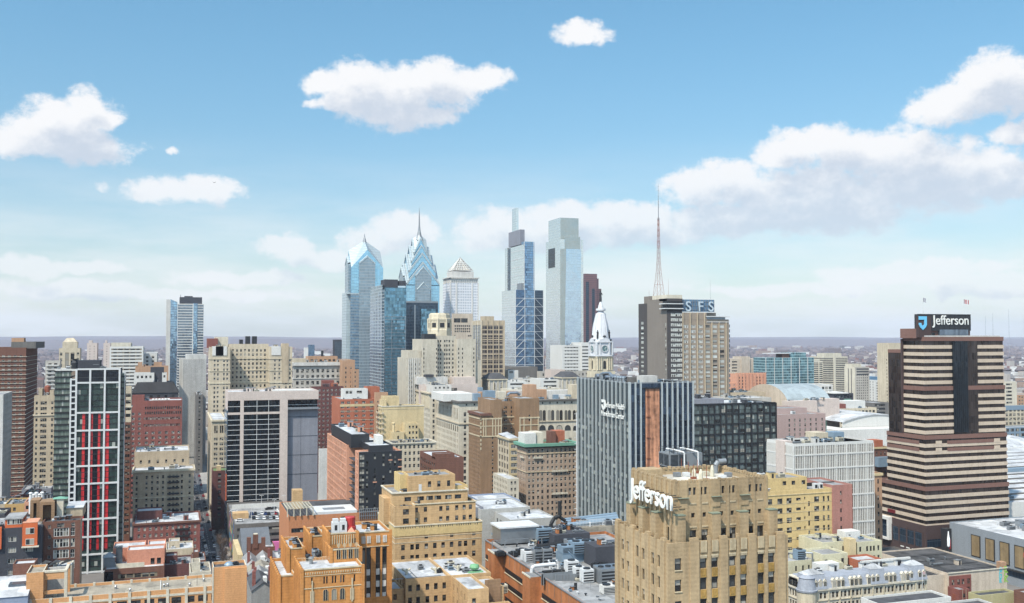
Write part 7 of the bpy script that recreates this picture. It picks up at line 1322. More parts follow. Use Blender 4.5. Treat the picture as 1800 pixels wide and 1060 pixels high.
for a,b_ in((.68,8),(.7,8.5),(.5,5),(.42,11),(.82,6),(.9,12)):bb=MB();u=W*a;bb.lathe(u,b_,[(.45,HR-1.02),(.4,HR-.2),(.55,HR+.0),(.3,HR+.3)],9);s.part('roof_vent','steel',bb)
bb=MB();u=W*.86;bb.tube((u,6,HR-1),(u,6,HR+2.6),.07,n=5);s.part('mast','dark_metal',bb)
ua,ub=s.u(374.5,995),s.u(433,995);zs_=s.z(995,400);s.block(ua,ub,-.6,9,0,zs_,par=1.0,roof='roof_dark',cap='cream_light');s.solo('recess','range_dark' if masonry('range_dark',(184,122,66),stain=.2,course=.8)else '',ua+.2,ua+(ub-ua)*.34,-.75,-.59,0,zs_-.5)if False else None
s.box('shaft_joint','trim_stone',ua+(ub-ua)*.34,ub,-.66,-.58,HR-4,HR-3.8);s.box('shaft_joint','trim_stone',ua+(ub-ua)*.34,ub,-.66,-.58,HR-8,HR-7.8);s.solo('shaft_pier','cream_light',ua-.3,ua+.25,-.75,-.2,0,zs_+.1);s.solo('shaft_bay','range_orange',ua+(ub-ua)*.34,ub+.1,-1.3,-.61,0,zs_-.6)
bb=MB();u=ua+(ub-ua)*.5;bb.lathe(u,4,[(1.8,zs_-1.0),(1.9,zs_-.3),(1.2,zs_+.5),(.3,zs_+.8)],14);s.part('fan_cowl','blue_grey_metal',bb);s.unit(ua+7,3,zs_-1,2.4,2,1.3,'dark_metal')
# open penthouse frame on the left end
uL,uR=s.u(49,1000,3),s.u(117,1000,3);zf=s.z(1003,80,3);s.block(uL-.2,uL+5.2,1,14,0,zf,par=.8,cap='cream_light');s.solo('frame_beam','range_orange',uL+5.3,uR,2,3.2,zf-3,zf-.6);s.solo('frame_cap','cream_light',uL+5.3,uR+.3,1.8,3.4,zf-.6,zf);s.solo('frame_beam','range_orange',uL+5.3,uR,2,3,HR+1.0,HR+2.2);s.solo('frame_post','cream_light',uR-.6,uR+.4,1.9,3.3,HR-1,zf-.6);s.solo('frame_post','range_orange',uR-.6,uR+.4,12,13.4,HR-1,zf);s.solo('frame_cap','cream_light',uR-.6,uR+.4,3.4,12,zf-.6,zf);s.solo('roof_unit','cream_metal',uL+8,uL+9,6,7,HR-1,HR+1.4);s.solo('back_wall','pale_concrete',uL+5.3,uR-.7,12.4,13,HR-1,zf-1);s.done(100)
# salmon cluster
s=Site('salmon_terrace','cluster of salmon and white low buildings with terraces beside the street','building',445,184,289,290,994,'N',wall='brown_brick',roof='roof_white')
W=s.W;D=34;s.side='N';s.block(0,W,0,D,E=[win(cols=[.55],w=W*.66,h=1.8,rows=[s.H-4.2],style='six',frame='frame_tan')],par=.6);masonry('salmon_wall',(226,150,118),stain=.2)
s.block(W*.36,W,6,16,s.H-.6,s.z(966,250,6),m='salmon_wall',E=win(cols=[.68,.85],w=1.6,h=2.6,rows=[s.H-.4],pane='pane_dark'));s.block(W*.1,W*.66,16.1,30,s.H-.6,s.z(962,230,16),m='salmon_wall');s.block(W*.7,W*1.02,17,28,s.H-.6,s.z(957,270,17),m='salmon_wall');s.solo('white_screen','cream_light',W*.18,W*.66,1.6,2.0,s.H-.6,s.H+1.6);s.solo('stair_glazing','glass_grey',W*.17,W*.28,7,10,s.H-.6,s.z(962,200,7))
b=MB();u=W*.06;b.prism([(u-2.2,6),(u+2.2,6),(u+2.2,10),(u-2.2,10)],s.H-.6,s.H+3.6);b.poly([(u-2.6,5.6,s.H+3.6),(u+2.6,5.6,s.H+3.6),(u,8,s.H+5.6)]);b.poly([(u-2.6,5.6,s.H+3.6),(u,8,s.H+5.6),(u-2.6,10.4,s.H+3.6)]);b.poly([(u+2.6,5.6,s.H+3.6),(u+2.6,10.4,s.H+3.6),(u,8,s.H+5.6)]);s.part('turret','grey_metal',b);s.solo('black_corner','glass_black',-.2,W*.14,-.2,6,2,s.H-1);s.clutter(2,W-2,18,32,s.H+3,7,231,.7);s.done(60)
for lab,Y,px,yt,m,rf,sd in(('cream party-wall house with pale roof above the street, behind the salmon cluster',500,(292,340,343),963,'cream','roof_white',31),('dark brick house with a lean-to and dark balcony below the cream party-wall house',455,(286,338,341),990,'dark_brick','roof_grey',32),('low house with a snowy pitched roof at the street kerb below the party-wall house',475,(338,362,364),984,'brown_brick','roof_white',33),('low white-roofed wall house right behind the long orange range',415,(334,371,372),1004,'cream_light','roof_tan',34)):
 s=Site('house',lab,'house',Y,px[0],px[1],px[2],yt,'N',wall=m,roof=rf,depth=18);s.D=18;s.block(N=win(bw=4,w=1,h=1.7));s.block(s.W*.1,s.W*.5,6,14,s.H-.7,s.H+2.6);s.clutter(.5,s.W,.5,14,s.H-.7,5,sd,.7);s.done(20)
 # grey and orange flats, brown brick loft
s=Site('apartment_block','dark grey apartment block with bright orange boxed bays at the lower left edge','apartment building',428,-30,74.5,76,925,'N',wall='charcoal',roof='roof_grey')
W=s.W;u=lambda p:s.u(p,960);WG=win(fh=4.2,w=2.9,h=1.9,mt=3.4,style='three',frame='frame_white',pane='pane_light');s.block(E=dict(WG,cols=[u(21)/W,u(51)/W,.2]),par=.8)
s.solo('orange_bay','bright_orange',u(39.5),u(66),-1.2,-.01,s.z(957),s.z(917));s.solo('orange_bay','bright_orange',s.u(8),s.u(38),1,14,s.H-.8,s.z(911));s.solo('orange_bay','bright_orange',-2,u(3),-1,-.01,s.z(960),s.z(922));s.solo('penthouse_roof','roof_grey',s.u(7),s.u(40),.6,15,s.z(911),s.z(909));b=MB();b.box(u(39.5),u(66)+.1,-1.25,8,s.z(917),s.z(916));s.part('bay_cap','salmon',b)
for z0,st in((936,0),(955,1)):
 b=MB();z=s.z(z0+.5);b.box(u(45.5),u(60.5),-1.28,-1.2,z,z+2.4,0);b.quad((u(46),-1.29,z+.2),(u(52.8),-1.29,z+.2),(u(52.8),-1.29,z+2.2),(u(46),-1.29,z+2.2),1);b.quad((u(53.2),-1.29,z+.2),(u(60),-1.29,z+.2),(u(60),-1.29,z+2.2),(u(53.2),-1.29,z+2.2),1);s.part('window',['frame_white','pane_light'],b)
b=MB();z=s.z(922,20,1);b.box(s.u(12),s.u(38),.9,1.0,z,z+2.4,0);[b.quad((s.u(12.5+4.3*k),.88,z+.2),(s.u(16+4.3*k),.88,z+.2),(s.u(16+4.3*k),.88,z+2.2),(s.u(12.5+4.3*k),.88,z+2.2),1)for k in range(6)];s.part('window',['frame_white','pane'],b)
s.solo('balcony','cream_light',u(39),u(69),-2.2,-.01,s.z(959.5),s.z(957.5));s.clutter(s.u(-10),s.u(7),2,18,s.H-.8,5,241,.7);s.done(60)
s=Site('loft_building','brown brick loft with banks of white factory windows beside the grey and orange flats','loft building',432,74.8,141.5,145,914,'N',wall='brown_brick',roof='roof_dark')
W=s.W;u=lambda p:s.u(p,960)/W;s.block(E=[win(cols=[u(107.5)],w=W*.415,h=3.3,fh=4.55,rows=[s.z(y)for y in(941,960,979,998)],style='six',frame='frame_white'),win(cols=[u(127.5)],w=W*.115,h=3.3,rows=[s.z(y)for y in(941,960,979,998)],style='pair',frame='frame_white'),win(cols=[u(86.5)],w=.95,h=1.4,rows=[s.z(y)for y in(926.5,944,962,979)],frame='frame_white'),win(cols=[u(76.5)],w=1.4,h=3,rows=[s.z(y)for y in(943,962,980)],frame='frame_white'),win(cols=[u(103),u(109),u(128)],w=1.3,h=1.6,rows=[s.z(925)],frame='frame_white')],N=None,par=.8,mN='beige')
s.solo('lift_shaft','cream_light',s.u(100,880,8),s.u(111.5,880,8),8,12,s.H-.8,s.z(877,105,8));b=MB();x=s.u(105.5,878,8);b.prism([(x-2.8,7.6),(x+2.8,7.6),(x+2.8,12.4),(x-2.8,12.4)],s.z(877,105,8),s.z(874,105,8),top=[(x-.4,9.6),(x+.4,9.6),(x+.4,10.4),(x-.4,10.4)]);s.part('copper_cap','green_copper',b)
for(a0,a1,v,y0)in((69.5,96,6,885),(53,70,14,881)):uu0,uu1=s.u(a0,890,v),s.u(a1,890,v);zt=s.z(y0,80,v);s.solo('stone_frame','brown_tan',uu0,uu0+1.2,v,v+8,s.H-.8,zt-.6);s.solo('stone_frame','brown_tan',uu1-1.2,uu1,v,v+8,s.H-.8,zt-.6);s.solo('stone_frame_top','brown_tan',uu0,uu1,v,v+8,zt-.6,zt+.6);s.solo('back_wall','brown_tan',uu0+1.2,uu1-1.2,v+4,v+8,s.H-.8,zt-.61)
s.solo('orange_stack','yellow_stone',s.u(80,880,16),s.u(91,880,16),16,20,s.H-.8,s.z(879,85,16));s.solo('side_house','beige',s.u(112),W,10,26,s.H-.8,s.z(893,125,10));s.solo('side_roof','roof_white',s.u(111),W+.3,9.6,26,s.z(893,125,10),s.z(892,125,10));s.clutter(1,W-2,1,7,s.H-.8,10,242,.8)
for k in range(5):bb=MB();x=s.u(54+5*k,880,22);bb.lathe(x,22,[(.7,s.H),(.6,s.z(868+(k%2)*3,60,22)),(.9,s.z(867+(k%2)*3,60,22)),(.5,s.z(865+(k%2)*3,60,22))],8);s.part('white_stack','white_metal',bb)
s.done(100)
# bits in front of the range: cream yard house, grey sloping roof
s=Site('yard_house','cream house end with snowy canopies behind the open roof frame','house',404,96,126,128,994,'N',wall='cream_light',roof='roof_white',depth=10);s.D=9;s.block(E=win(cols=[.7],w=1.4,h=2.2,fh=4));b=MB();[b.poly([(-6+k*3.6,-1,s.H+.4),(-3+k*3.6,-1,s.H+2.8),(-1.4+k*3.6,5,s.H+.9),(-5+k*3.6,5,s.H+.6)])for k in range(3)];s.part('snowy_canopy','roof_white',b);s.done(20)
s=Site('sloped_hall','blue-grey hall with snow-covered sloping roof in the bottom left corner','hall',380,-60,49,50,1047,'N',wall='blue_box',roof='roof_white',depth=30);s.D=16;W=s.W;s.block(0,W,0,s.D,par=0);b=MB();z0,z1=s.H,s.z(1014,20,16);b.quad((0,-.3,z0),(W,-.3,z0),(W,18,z1),(0,18,z1));s.part('snow_roof','roof_white',b);s.solo('skylight','glass_grey',W*.62,W*.9,8,13,z0+.5,z1-1);s.block(W*.62,W,18.1,26,0,z1+4,m='brown_brick');s.done()
# low roofs around the back street
for i,(lab,Y,px,yt,m,rf)in enumerate((('ochre rendered long house with grey roof behind the grey and orange flats',500,(8,43,45),885,'ochre' if masonry('ochre',(206,168,100),stain=.2)else '','roof_grey'),('pink rendered chimney house beside the ochre long house',480,(43,53,54),882,'salmon','roof_white'),('low row of brick shops with snowy roofs on the left back street',600,(10,42,46),878,'red_brick','roof_white'),('low grey workshop with long white roof left of the red and white tower',640,(38,90,92),858,'grey_wall','roof_grey'),('small red house with pitched roof among the low shops',590,(40,66,68),868,'red_brick','roof_grey'),('grey flat-roofed garage among the low shops',570,(62,92,93),876,'grey_wall','roof_white'),('beige low house at the left edge behind the ochre house',545,(-30,12,14),886,'beige','roof_white'),('dark flat-roofed house at the far left edge',470,(-30,8,9),904,'charcoal','roof_dark'))):
 s=Site('house',lab,'house',Y,px[0],px[1],px[2],yt,'N',wall=m,roof=rf,depth=20);s.D=18;s.block(E=win(bw=4,w=1.1,h=1.6,fh=3.4));s.clutter(.5,s.W,.5,16,s.H-.7,7,250+i,.9);s.done(20)
 # ------------------------------------------------------------------ lower right
s=Site('mansard_building','white-stone mansard building with blue-grey slate roofs and dormers, bottom right','building',285,1386,1416,1628,1038,wall='white_wall',roof='roof_grey')
W,D,Hm=s.W,s.D,s.H;masonry('slate_blue',(164,170,182),stain=.25);WD=win(w=.95,h=2.0,fh=3.6,mt=1.3,bw=1.62,style='sash',frame='frame_tan',pane='pane_dark',ms=.4)
s.block(E=WD,S=WD,par=0,m='cream_light');s.ring('cornice','cream_light',0,W,0,D,Hm-.55,Hm+.05,.55);s.ring('string_course','limestone',0,W,0,D,Hm-4.0,Hm-3.7,.3)
b=MB();zt=Hm+3.6;b.prism([(-.2,-.2),(W+.2,-.2),(W+.2,D+.2),(-.2,D+.2)],Hm,zt,top=[(1.0,1.0),(W-1,1.0),(W-1,D-1),(1.0,D-1)],cap=False);b.poly([(1.0,1.0,zt),(W-1,1.0,zt),(W-1,D-1,zt),(1.0,D-1,zt)]);s.part('mansard_roof','slate_blue',b)
for(p0,p1)in((0,.17),(.53,.66),(.86,1.0)):
 a0,a1=W*p0,W*p1;b=MB();b.prism([(a0-.3,-.6),(a1+.3,-.6),(a1+.3,6),(a0-.3,6)],Hm,zt+1.2,top=[(a0+.5,.6),(a1-.5,.6),(a1-.5,5),(a0+.5,5)]);s.part('pavilion_roof','slate_blue',b);b=MB();b.prism([(a0+.4,.5),(a1-.4,.5),(a1-.4,5),(a0+.4,5)],zt+1.2,zt+2.6,top=[(a0+(a1-a0)*.4,2.4),(a1-(a1-a0)*.4,2.4),(a1-(a1-a0)*.4,3),(a0+(a1-a0)*.4,3)]);s.part('snow_cap','roof_white',b)
b=MB();b.lathe(1.6,1.6,[(3.2,0),(3.2,Hm-.6)],20);s.part('corner_turret','limestone',b);b=MB();b.lathe(1.6,1.6,[(3.5,Hm-.6),(3.6,Hm),(3.2,Hm+.1),(2.5,zt),(2.7,zt+.3),(.4,zt+1.6)],20);s.part('turret_roof','slate_blue',b)
for k in range(26):
 u=4+(W-5)*k/25
 if k%4==3:continue
 b=MB();b.box(u-.62,u+.62,-.35,1.2,Hm+.06,Hm+2.5,0);b.box(u-.48,u+.48,-.38,-.34,Hm+.3,Hm+2.3,1);b.poly([(u-.72,-.4,Hm+2.5),(u+.72,-.4,Hm+2.5),(u,-.4,Hm+3.1)]);b.poly([(u-.8,-.4,Hm+2.5),(u,-.4,Hm+3.3),(u,1.4,Hm+3.3),(u-.8,1.4,Hm+2.5)]);b.poly([(u,-.4,Hm+3.3),(u+.8,-.4,Hm+2.5),(u+.8,1.4,Hm+2.5),(u,1.4,Hm+3.3)]);b.box(u-.03,u+.03,-.42,-.38,Hm+.35,Hm+2.1,0);s.part('dormer',['cream_light','pane_dark'],b)
for k in range(9):
 v=4+(D-5)*k/8;b=MB();b.box(-.35,1.2,v-.62,v+.62,Hm+.06,Hm+2.5,0);b.box(-.38,-.34,v-.42,v+.42,Hm+.35,Hm+2.1,1);b.poly([(-.4,v-.8,Hm+2.5),(-.4,v+.8,Hm+2.5),(-.4,v,Hm+3.4)]);b.poly([(-.4,v-.8,Hm+2.5),(-.4,v,Hm+3.4),(1.4,v,Hm+3.4),(1.4,v-.8,Hm+2.5)]);b.poly([(-.4,v,Hm+3.4),(-.4,v+.8,Hm+2.5),(1.4,v+.8,Hm+2.5),(1.4,v,Hm+3.4)]);s.part('dormer',['cream_light','pane_dark'],b)
for k in range(12):s.box('pilaster','limestone',W*k/11-.25,W*k/11+.25,-.3,.02,0,Hm-.6)
s.block(s.u(1512,1005,8),s.u(1600,1000,8),8,D-2,zt-.2,zt+2.4,m='white_wall',roof='roof_white');s.solo('roof_house','white_wall',s.u(1440,1005,9),s.u(1475,1000,9),9,13,zt-.1,zt+2.2);s.clutter(6,W-4,6,D-3,zt,12,261,.7);b=MB();u=s.u(1622,1040,-2);b.tube((u,-2,2),(u,-2,Hm+3.4),.09,.06,6);fp=s.part('flagpole','white_metal',b);b=MB();[b.quad((u,-2,Hm+3.2-.16*k),(u+1.1,-2.1,Hm+3.0-.16*k),(u+1.1,-2.1,Hm+2.84-.16*k),(u,-2,Hm+3.04-.16*k),k%2)for k in range(6)];s.part('flag',['flag_red','white_metal'],b,fp);s.done(100)
s=Site('cream_flats','cream stone low flats with dark roof patches, stepping down beside the yellow apartments','apartment building',312,1490,1507,1550,953,wall='pale_yellow' if masonry('pale_yellow',(220,212,176),stain=.3)else '',roof='roof_grey')
W=s.W;WF=win(fh=3.6,w=1.2,h=1.9,mt=1.8,style='pair',frame='frame_dark',pane='pane_dark');s.D=16;s.block(0,W,0,16,E=dict(WF,cols=[.12,.4,.55,.68,.86],w=.95),S=WF);a,b_=s.u(1446,950,3),s.u(1497,950,3);s.block(a,b_,3,18,0,s.z(952,1470,3),E=dict(WF,cols=[.3,.72]));s.block(b_+.02,-.02,6,18,0,s.z(947,1500,6),E=dict(WF,cols=[.5]));s.solo('stone_shaft','yellow_stone',s.u(1492,960,0),s.u(1503,960,0),-.6,3,0,s.z(947,1497));s.block(s.u(1446,975,-8),s.u(1490,975,-8),-8,2.9,0,s.z(974,1460,-8),E=dict(WF,cols=[.14,.8]));s.block(s.u(1384,985,-6),s.u(1445,985,-6)-.05,-6,10,0,s.z(985,1410,-6),E=dict(WF,cols=[.25,.45,.62,.8],w=.8),roof='roof_grey')
s.solo('roof_house','white_wall',s.u(1486,938,8),s.u(1512,938,8),8,13,s.H-1,s.z(934,1500,8));x0=s.u(1399,965,-2);s.unit(x0,-3,s.z(985,1410,-6)-.7,3.6,3,3.6,'blue_grey_metal','cooling_tower');b=MB();x=s.u(1430,985,-7);b.path([(x,-6.4,s.z(1005,1430,-6.4)),(x,-6.4,s.z(972,1430,-6.4)),(x-2,-5,s.z(972,1430,-6.4))],.3,8);s.part('duct','steel',b);s.clutter(1,W-1,1,14,s.H-.7,7,271,.7);s.clutter(a,b_,4,16,s.z(952,1470,3)-.7,6,272,.6);s.clutter(s.u(1388,985,-6),s.u(1440,985,-6),-5,8,s.z(985,1410,-6)-.7,8,273,.6);s.done(60)
for lab,nm,Y,px,yt,m,rf,dep in(('orange brick stair box with white roof between the mansard building and the cream flats','stair_box',300,(1499,1508,1549),985,'orange_brick','roof_white',8),('small cream hut on the roofs behind the mansard building','roof_hut',300,(1461,1464,1482),990,'pale_yellow','roof_white',5),('low dark flat roof with a white rim in the bottom right foreground','low_building',262,(1543,1546,1672),1062,'white_wall','roof_dark',9),('low dark roof with pale rim nearest the bottom edge, right of the white-rimmed one','low_building',255,(1636,1642,1745),1071,'pale_concrete','roof_dark',6),('olive metal shed with dark flat roof near the bottom right corner','metal_shed',300,(1702,1722,1786),1047,'olive_metal' if masonry('olive_metal',(190,180,130),stain=.2)else '','roof_dark',16),('little red brick house squeezed left of the olive shed','house',312,(1666,1686,1704),1037,'red_brick','roof_grey',12),('brown brick house end cut by the right edge at the bottom','house',290,(1782,1800,1850),1042,'brown_brick','roof_grey',14)):
 s=Site(nm,lab,'building',Y,*px,yt,wall=m,roof=rf,depth=dep);s.D=dep if s.D>dep*2 else s.D;s.block(E=win(bw=4,w=1.2,h=1.6,mt=1.6,fh=3.6)if 'brick' in lab else None)
 if 'olive' in lab:[s.box('seam','cream',s.W*k/3-.06,s.W*k/3+.06,-.06,.02,0,s.H-.1)for k in(1,2)];s.solo('louvre','rust',-.05,.0,s.D*.3,s.D*.6,s.H-4.2,s.H-2.2)
 s.done(20)
 # graffiti warehouse
s=Site('old_warehouse','old warehouse with torn black roof, tan walls and graffiti on its corner','warehouse',335,1622,1667,1770,1008,wall='tan_light',roof='roof_torn' if roofing('roof_torn',(84,82,82),1.3)else '')
W=s.W;s.D=44;D=44;s.block(0,W,0,D,par=.5,m='tan_light');bw=s.u(1706,1010);s.solo('brick_front','red_brick',.3,bw,-.25,-.02,0,s.H-1.2);s.face('E',.3,bw,-.3,0,s.H-1.2,'red_brick',win(cols=[.16,.42,.62,.88],w=1.5,h=2.4,fh=3.4,mt=1.4,style='pair',frame='rust',pane='pane_dark',rec=.04));s.box('parapet','cream_light',-.2,W+.2,-.35,.1,s.H-.1,s.H+.25);s.block(-14,-.1,2,30,0,s.H-.8,m='tan_light',roof='roof_torn');s.solo('corner_stack','tan_brick',W-2.6,W,.2,3,s.H-.5,s.H+2.4)
b=MB();[b.box(2,W-2,5+k*9,5.3+k*9,s.H-.5,s.H-.3)for k in range(4)];s.part('roof_ridge','roof_black',b)
for(p,m1,y0,y1,lets)in((1758.5,'graffiti_cyan',997,1024,'OCUR'),(1768,'graffiti_lime',995,1023,'ECK')):
 plain(m1,(90,210,220)if 'cyan' in m1 else(150,200,50),.7);u=s.u(p,1010);zt,zb=s.z(y0,p),s.z(y1,p);h=(zt-zb)/len(lets)
 for k,ch in enumerate(lets):c=bpy.data.curves.new('t','FONT');c.body=ch;c.size=h*1.35;c.extrude=.02;c.offset=.14;o=bpy.data.objects.new('t',c);COL.objects.link(o);me=bpy.data.meshes.new_from_object(o.evaluated_get(bpy.context.evaluated_depsgraph_get()));bpy.data.objects.remove(o);me.materials.clear();me.materials.append(mat(m1));q=link('graffiti_letter',me,s.root,(u-h*.45,-.05,zt-h*(k+1)),None);q.rotation_euler=(R(90),0,0)
s.clutter(3,W-4,8,D-6,s.H-.5,4,281,.8);s.done(30)
# grey mall
s=Site('shopping_mall','long grey shopping mall with white roof and tall timber-screened openings, right edge','shopping mall',340,1670,1927,2100,978.6,wall='grey_mall' if masonry('grey_mall',(150,158,166),stain=.15)else '',roof='roof_white')
D,Hm=s.D,s.H;s.block(par=.5);vq=[s.v(p,955)for p in(1715.5,1740.5,1766,1792,1819)];masonry('timber_screen',(160,136,96),stain=.7,fine=3);wv=5.2
for v in vq:
 s.solo('opening_frame','frame_dark',-.25,-.02,v-wv/2-.5,v+wv/2+.5,Hm-14.6,Hm-3.6);b=MB();[b.box(-.4,-.26,v-wv/2+wv*k/12,v-wv/2+wv*(k+.6)/12,Hm-14.2,Hm-4)for k in range(12)];b.box(-.33,-.255,v-wv/2,v+wv/2,Hm-14.2,Hm-4);s.part('timber_screen','timber_screen',b)
s.box('canopy','frame_dark',-1.5,-.01,0,D*.72,Hm-16.4,Hm-15.8);s.solo('shop_glazing','glass_navy',-.12,-.01,1,D*.7,Hm-19.5,Hm-16.5);s.clutter(10,34,50,80,Hm-.5,10,291,1.2)
vs=D+1.6;b=MB();b.box(-4.5,-.5,vs-3.4,vs-.2,Hm-15,Hm-3.2);sp=s.part('advert_panel','sign_backing',b);u0,u1=-4.4,-.6;z0,z1=Hm-14.6,Hm-3.6;c=(u0+u1)/2;vv=vs-3.45
ad=plain('screen_white',(235,240,245),.4,k=.9);b=MB();b.lathe(c-.1,vv,[(.5,z0+2),(.75,z0+2.6),(.8,z0+6),(.62,z0+7),(.35,z0+8.6),(.3,z0+9.8),(.34,z0+10.1)],10);s.part('advert_bottle','screen_white',b,sp);b=MB();[b.poly([(c+.2,vv-.05,z0+.8+k),(c+1.5,vv-.05,z0+1.0+k),(c+1.2+.3*math.sin(k),vv-.05,z0+2.2+k),(c+.5,vv-.05,z0+1.8+k)])for k in range(5)];s.part('advert_splash','red_paint',b,sp);s.solo('red_logo','red_paint',-.3,-.01,s.v(1800,957)-1.6,s.v(1800,957)+1.2,Hm-8.6,Hm-6.2);s.done()
s=Site('low_roof_building','low grey-roofed podium at the foot of the banded granite tower','building',380,1560,1572,1650,990,wall='concrete_dark',roof='roof_dark',depth=30);s.D=30;s.block(E=win(bw=4,w=2,h=2));s.clutter(4,s.W-4,3,24,s.H-.7,6,301);s.done(20)
# ------------------------------------------------------------------ ground, street, cars, trees, far country, haze
def ground():
 m,t,p=base_mat('ground');tc=t.new('ShaderNodeTexCoord');o=tc.outputs['Object']
 a=t.noise(o,0.0012,6,.65);b=t.noise(o,0.02,7,.7);y=t.sep(o)[1]
 wood=t.mix(b,rgb(92,82,88,k=.5),rgb(150,132,126,k=.5));town=t.mix(b,rgb(84,82,84,k=.5),rgb(176,168,160,k=.5))
 t.put(p.inputs['Base Color'],t.mix(t.ramp(t.m('ADD',y,t.m('MULTIPLY',a,4000)),4200,6200),town,wood));p.inputs['Roughness'].default_value=.95
 b=MB();b.quad((-30000,-12000,0),(40000,-12000,0),(40000,45000,0),(-30000,45000,0));tag(link('ground',b.mesh('ground',[m])),kind='structure')
 roofing('asphalt',(84,84,88),.5);roofing('paving',(168,162,154),.5)
 b=MB();b.quad((15.5,300,.012),(26,300,.012),(26,1400,.012),(15.5,1400,.012));b.quad((-60,500,.008),(15.5,500,.008),(15.5,514,.008),(-60,514,.008));tag(link('road',b.mesh('road',[mat('asphalt')])),kind='structure')
 b=MB()
 for x in(18.6,22.8):
  for k in range(150):b.box(x-.08,x+.08,310+k*7,313+k*7,.016,.02)
 for k in range(14):b.box(16+k*.7,16.4+k*.7,592,595,.016,.02)
 tag(link('road_marking',b.mesh('road_marking',[mat('white_metal')])),kind='structure')
 for x0,x1 in((12.2,15.5),(26,33)):b=MB();b.box(x0,x1,300,1400,0,.14);tag(link('pavement',b.mesh('pavement',[mat('paving')])),kind='structure')
 # far ridge
 m2,t2,p2=base_mat('hill_wood');tc=t2.new('ShaderNodeTexCoord');n=t2.noise(tc.outputs['Object'],.004,6,.7);n2=t2.noise(tc.outputs['Object'],.03,5,.7)
 t2.put(p2.inputs['Base Color'],t2.mix(t2.ramp(n2,.3,.75),t2.mix(n,rgb(84,80,100,k=.5),rgb(112,102,112,k=.5)),rgb(150,134,134,k=.5)));p2.inputs['Roughness'].default_value=1
 from mathutils import noise as mn
 for(yy,hh,sd)in((13500,138,1.7),(10500,105,5.2)):
  b=MB();N=150;rows=[]
  for j,(dy,f)in enumerate(((-2200,0),(-1200,.45),(0,1),(2500,.9))):
   row=[]
   for i in range(N+1):
    x=-7000+26000*i/N;h=hh*(.86+.16*mn.noise(Vector((x/2300,sd,0)))+.06*mn.noise(Vector((x/500,sd,3))))*f*(1.02 if x<3500 else .96);row.append((x,yy+dy+400*mn.noise(Vector((x/3000,9,j))),max(-1,h)-(1 if f==0 else 0)))
   rows.append(row)
  for j in range(3):
   for i in range(N):b.quad(rows[j][i],rows[j][i+1],rows[j+1][i+1],rows[j+1][i])
  tag(link('hills',b.mesh('hills',[m2])),kind='structure')
ground()
def rooftops():
 m,t,p=base_mat('far_roof');ge=t.new('ShaderNodeNewGeometry');r=ge.outputs['Random Per Island'];cr=t.new('ShaderNodeValToRGB');t.put(cr.inputs[0],r);e=cr.color_ramp;e.interpolation='CONSTANT'
 cs=((150,100,88),(190,180,170),(225,222,216),(120,100,94),(170,140,120),(205,195,185),(110,106,108),(236,234,230));e.elements[0].color=rgb(*cs[0]);e.elements[1].position=.125;e.elements[1].color=rgb(*cs[1])
 for i,c in enumerate(cs[2:]):q=e.elements.new((i+2)/8);q.color=rgb(*c)
 t.put(p.inputs['Base Color'],cr.outputs[0]);p.inputs['Roughness'].default_value=.85;rr=random.Random(4);b=MB()
 for k in range(5200):
  D_=1300+4200*rr.random()**1.3;be=R(rr.uniform(-12,50));x,y=math.tan(be)*D_,D_
  if rr.random()<(.35 if be<R(30)else .1)and D_<2600:continue
  w,d,h=rr.uniform(8,26),rr.uniform(8,22),rr.uniform(6,12)*(1 if rr.random()<.93 else 2.6);b.box(x,x+w,y,y+d,0,h,bottom=False)
 for k in range(160):
  D_=rr.uniform(5200,9500);be=R(rr.uniform(-10,50));x,y=math.tan(be)*D_,D_;w=rr.uniform(30,110);h=rr.uniform(14,42);b.box(x,x+w,y,y+40,0,h,bottom=False)
 tag(link('far_houses',b.mesh('far_houses',[m])),'distant low houses and mills spread beyond the towers','houses',kind='stuff')
 m,t,p=base_mat('far_tree');ge=t.new('ShaderNodeNewGeometry');tc=t.new('ShaderNodeTexCoord');n=t.noise(tc.outputs['Object'],.06,4,.7)
 t.put(p.inputs['Base Color'],t.mix(t.m('FRACT',t.m('ADD',n,ge.outputs['Random Per Island'])),rgb(84,76,84,k=.5),rgb(142,122,118,k=.5)));p.inputs['Roughness'].default_value=1;b=MB()
 for k in range(15000):
  D_=1500+8200*rr.random()**.62;be=R(rr.uniform(-12,50));x,y=math.tan(be)*D_,D_;dense=math.sin(x*.0021+1.3)+math.sin(y*.0017)+(D_-3600)/1900
  if rr.random()>.5+.4*dense:continue
  r=rr.uniform(7,15)*(1+D_/7000);h=rr.uniform(8,17)*(1+D_/14000);i=len(b.v);nn=6
  for q,(f,zz)in enumerate(((.75,0),(1.0,.45),(.6,.85))):
   for a in range(nn):g=rr.uniform(.8,1.2);b.v.append((x+math.cos(a*1.047+q)*r*f*g,y+math.sin(a*1.047+q)*r*f*g,h*zz*rr.uniform(.85,1.15)))
  b.v.append((x,y,h))
  for q in range(2):
   for a in range(nn):c=(a+1)%nn;b.f.append((i+q*nn+a,i+q*nn+c,i+(q+1)*nn+c,i+(q+1)*nn+a));b.mi.append(0)
  for a in range(nn):b.f.append((i+2*nn+a,i+2*nn+(a+1)%nn,i+3*nn));b.mi.append(0)
 tag(link('far_woods',b.mesh('far_woods',[m])),'bare brown winter woods covering the distant plain','woods',kind='stuff')
rooftops()
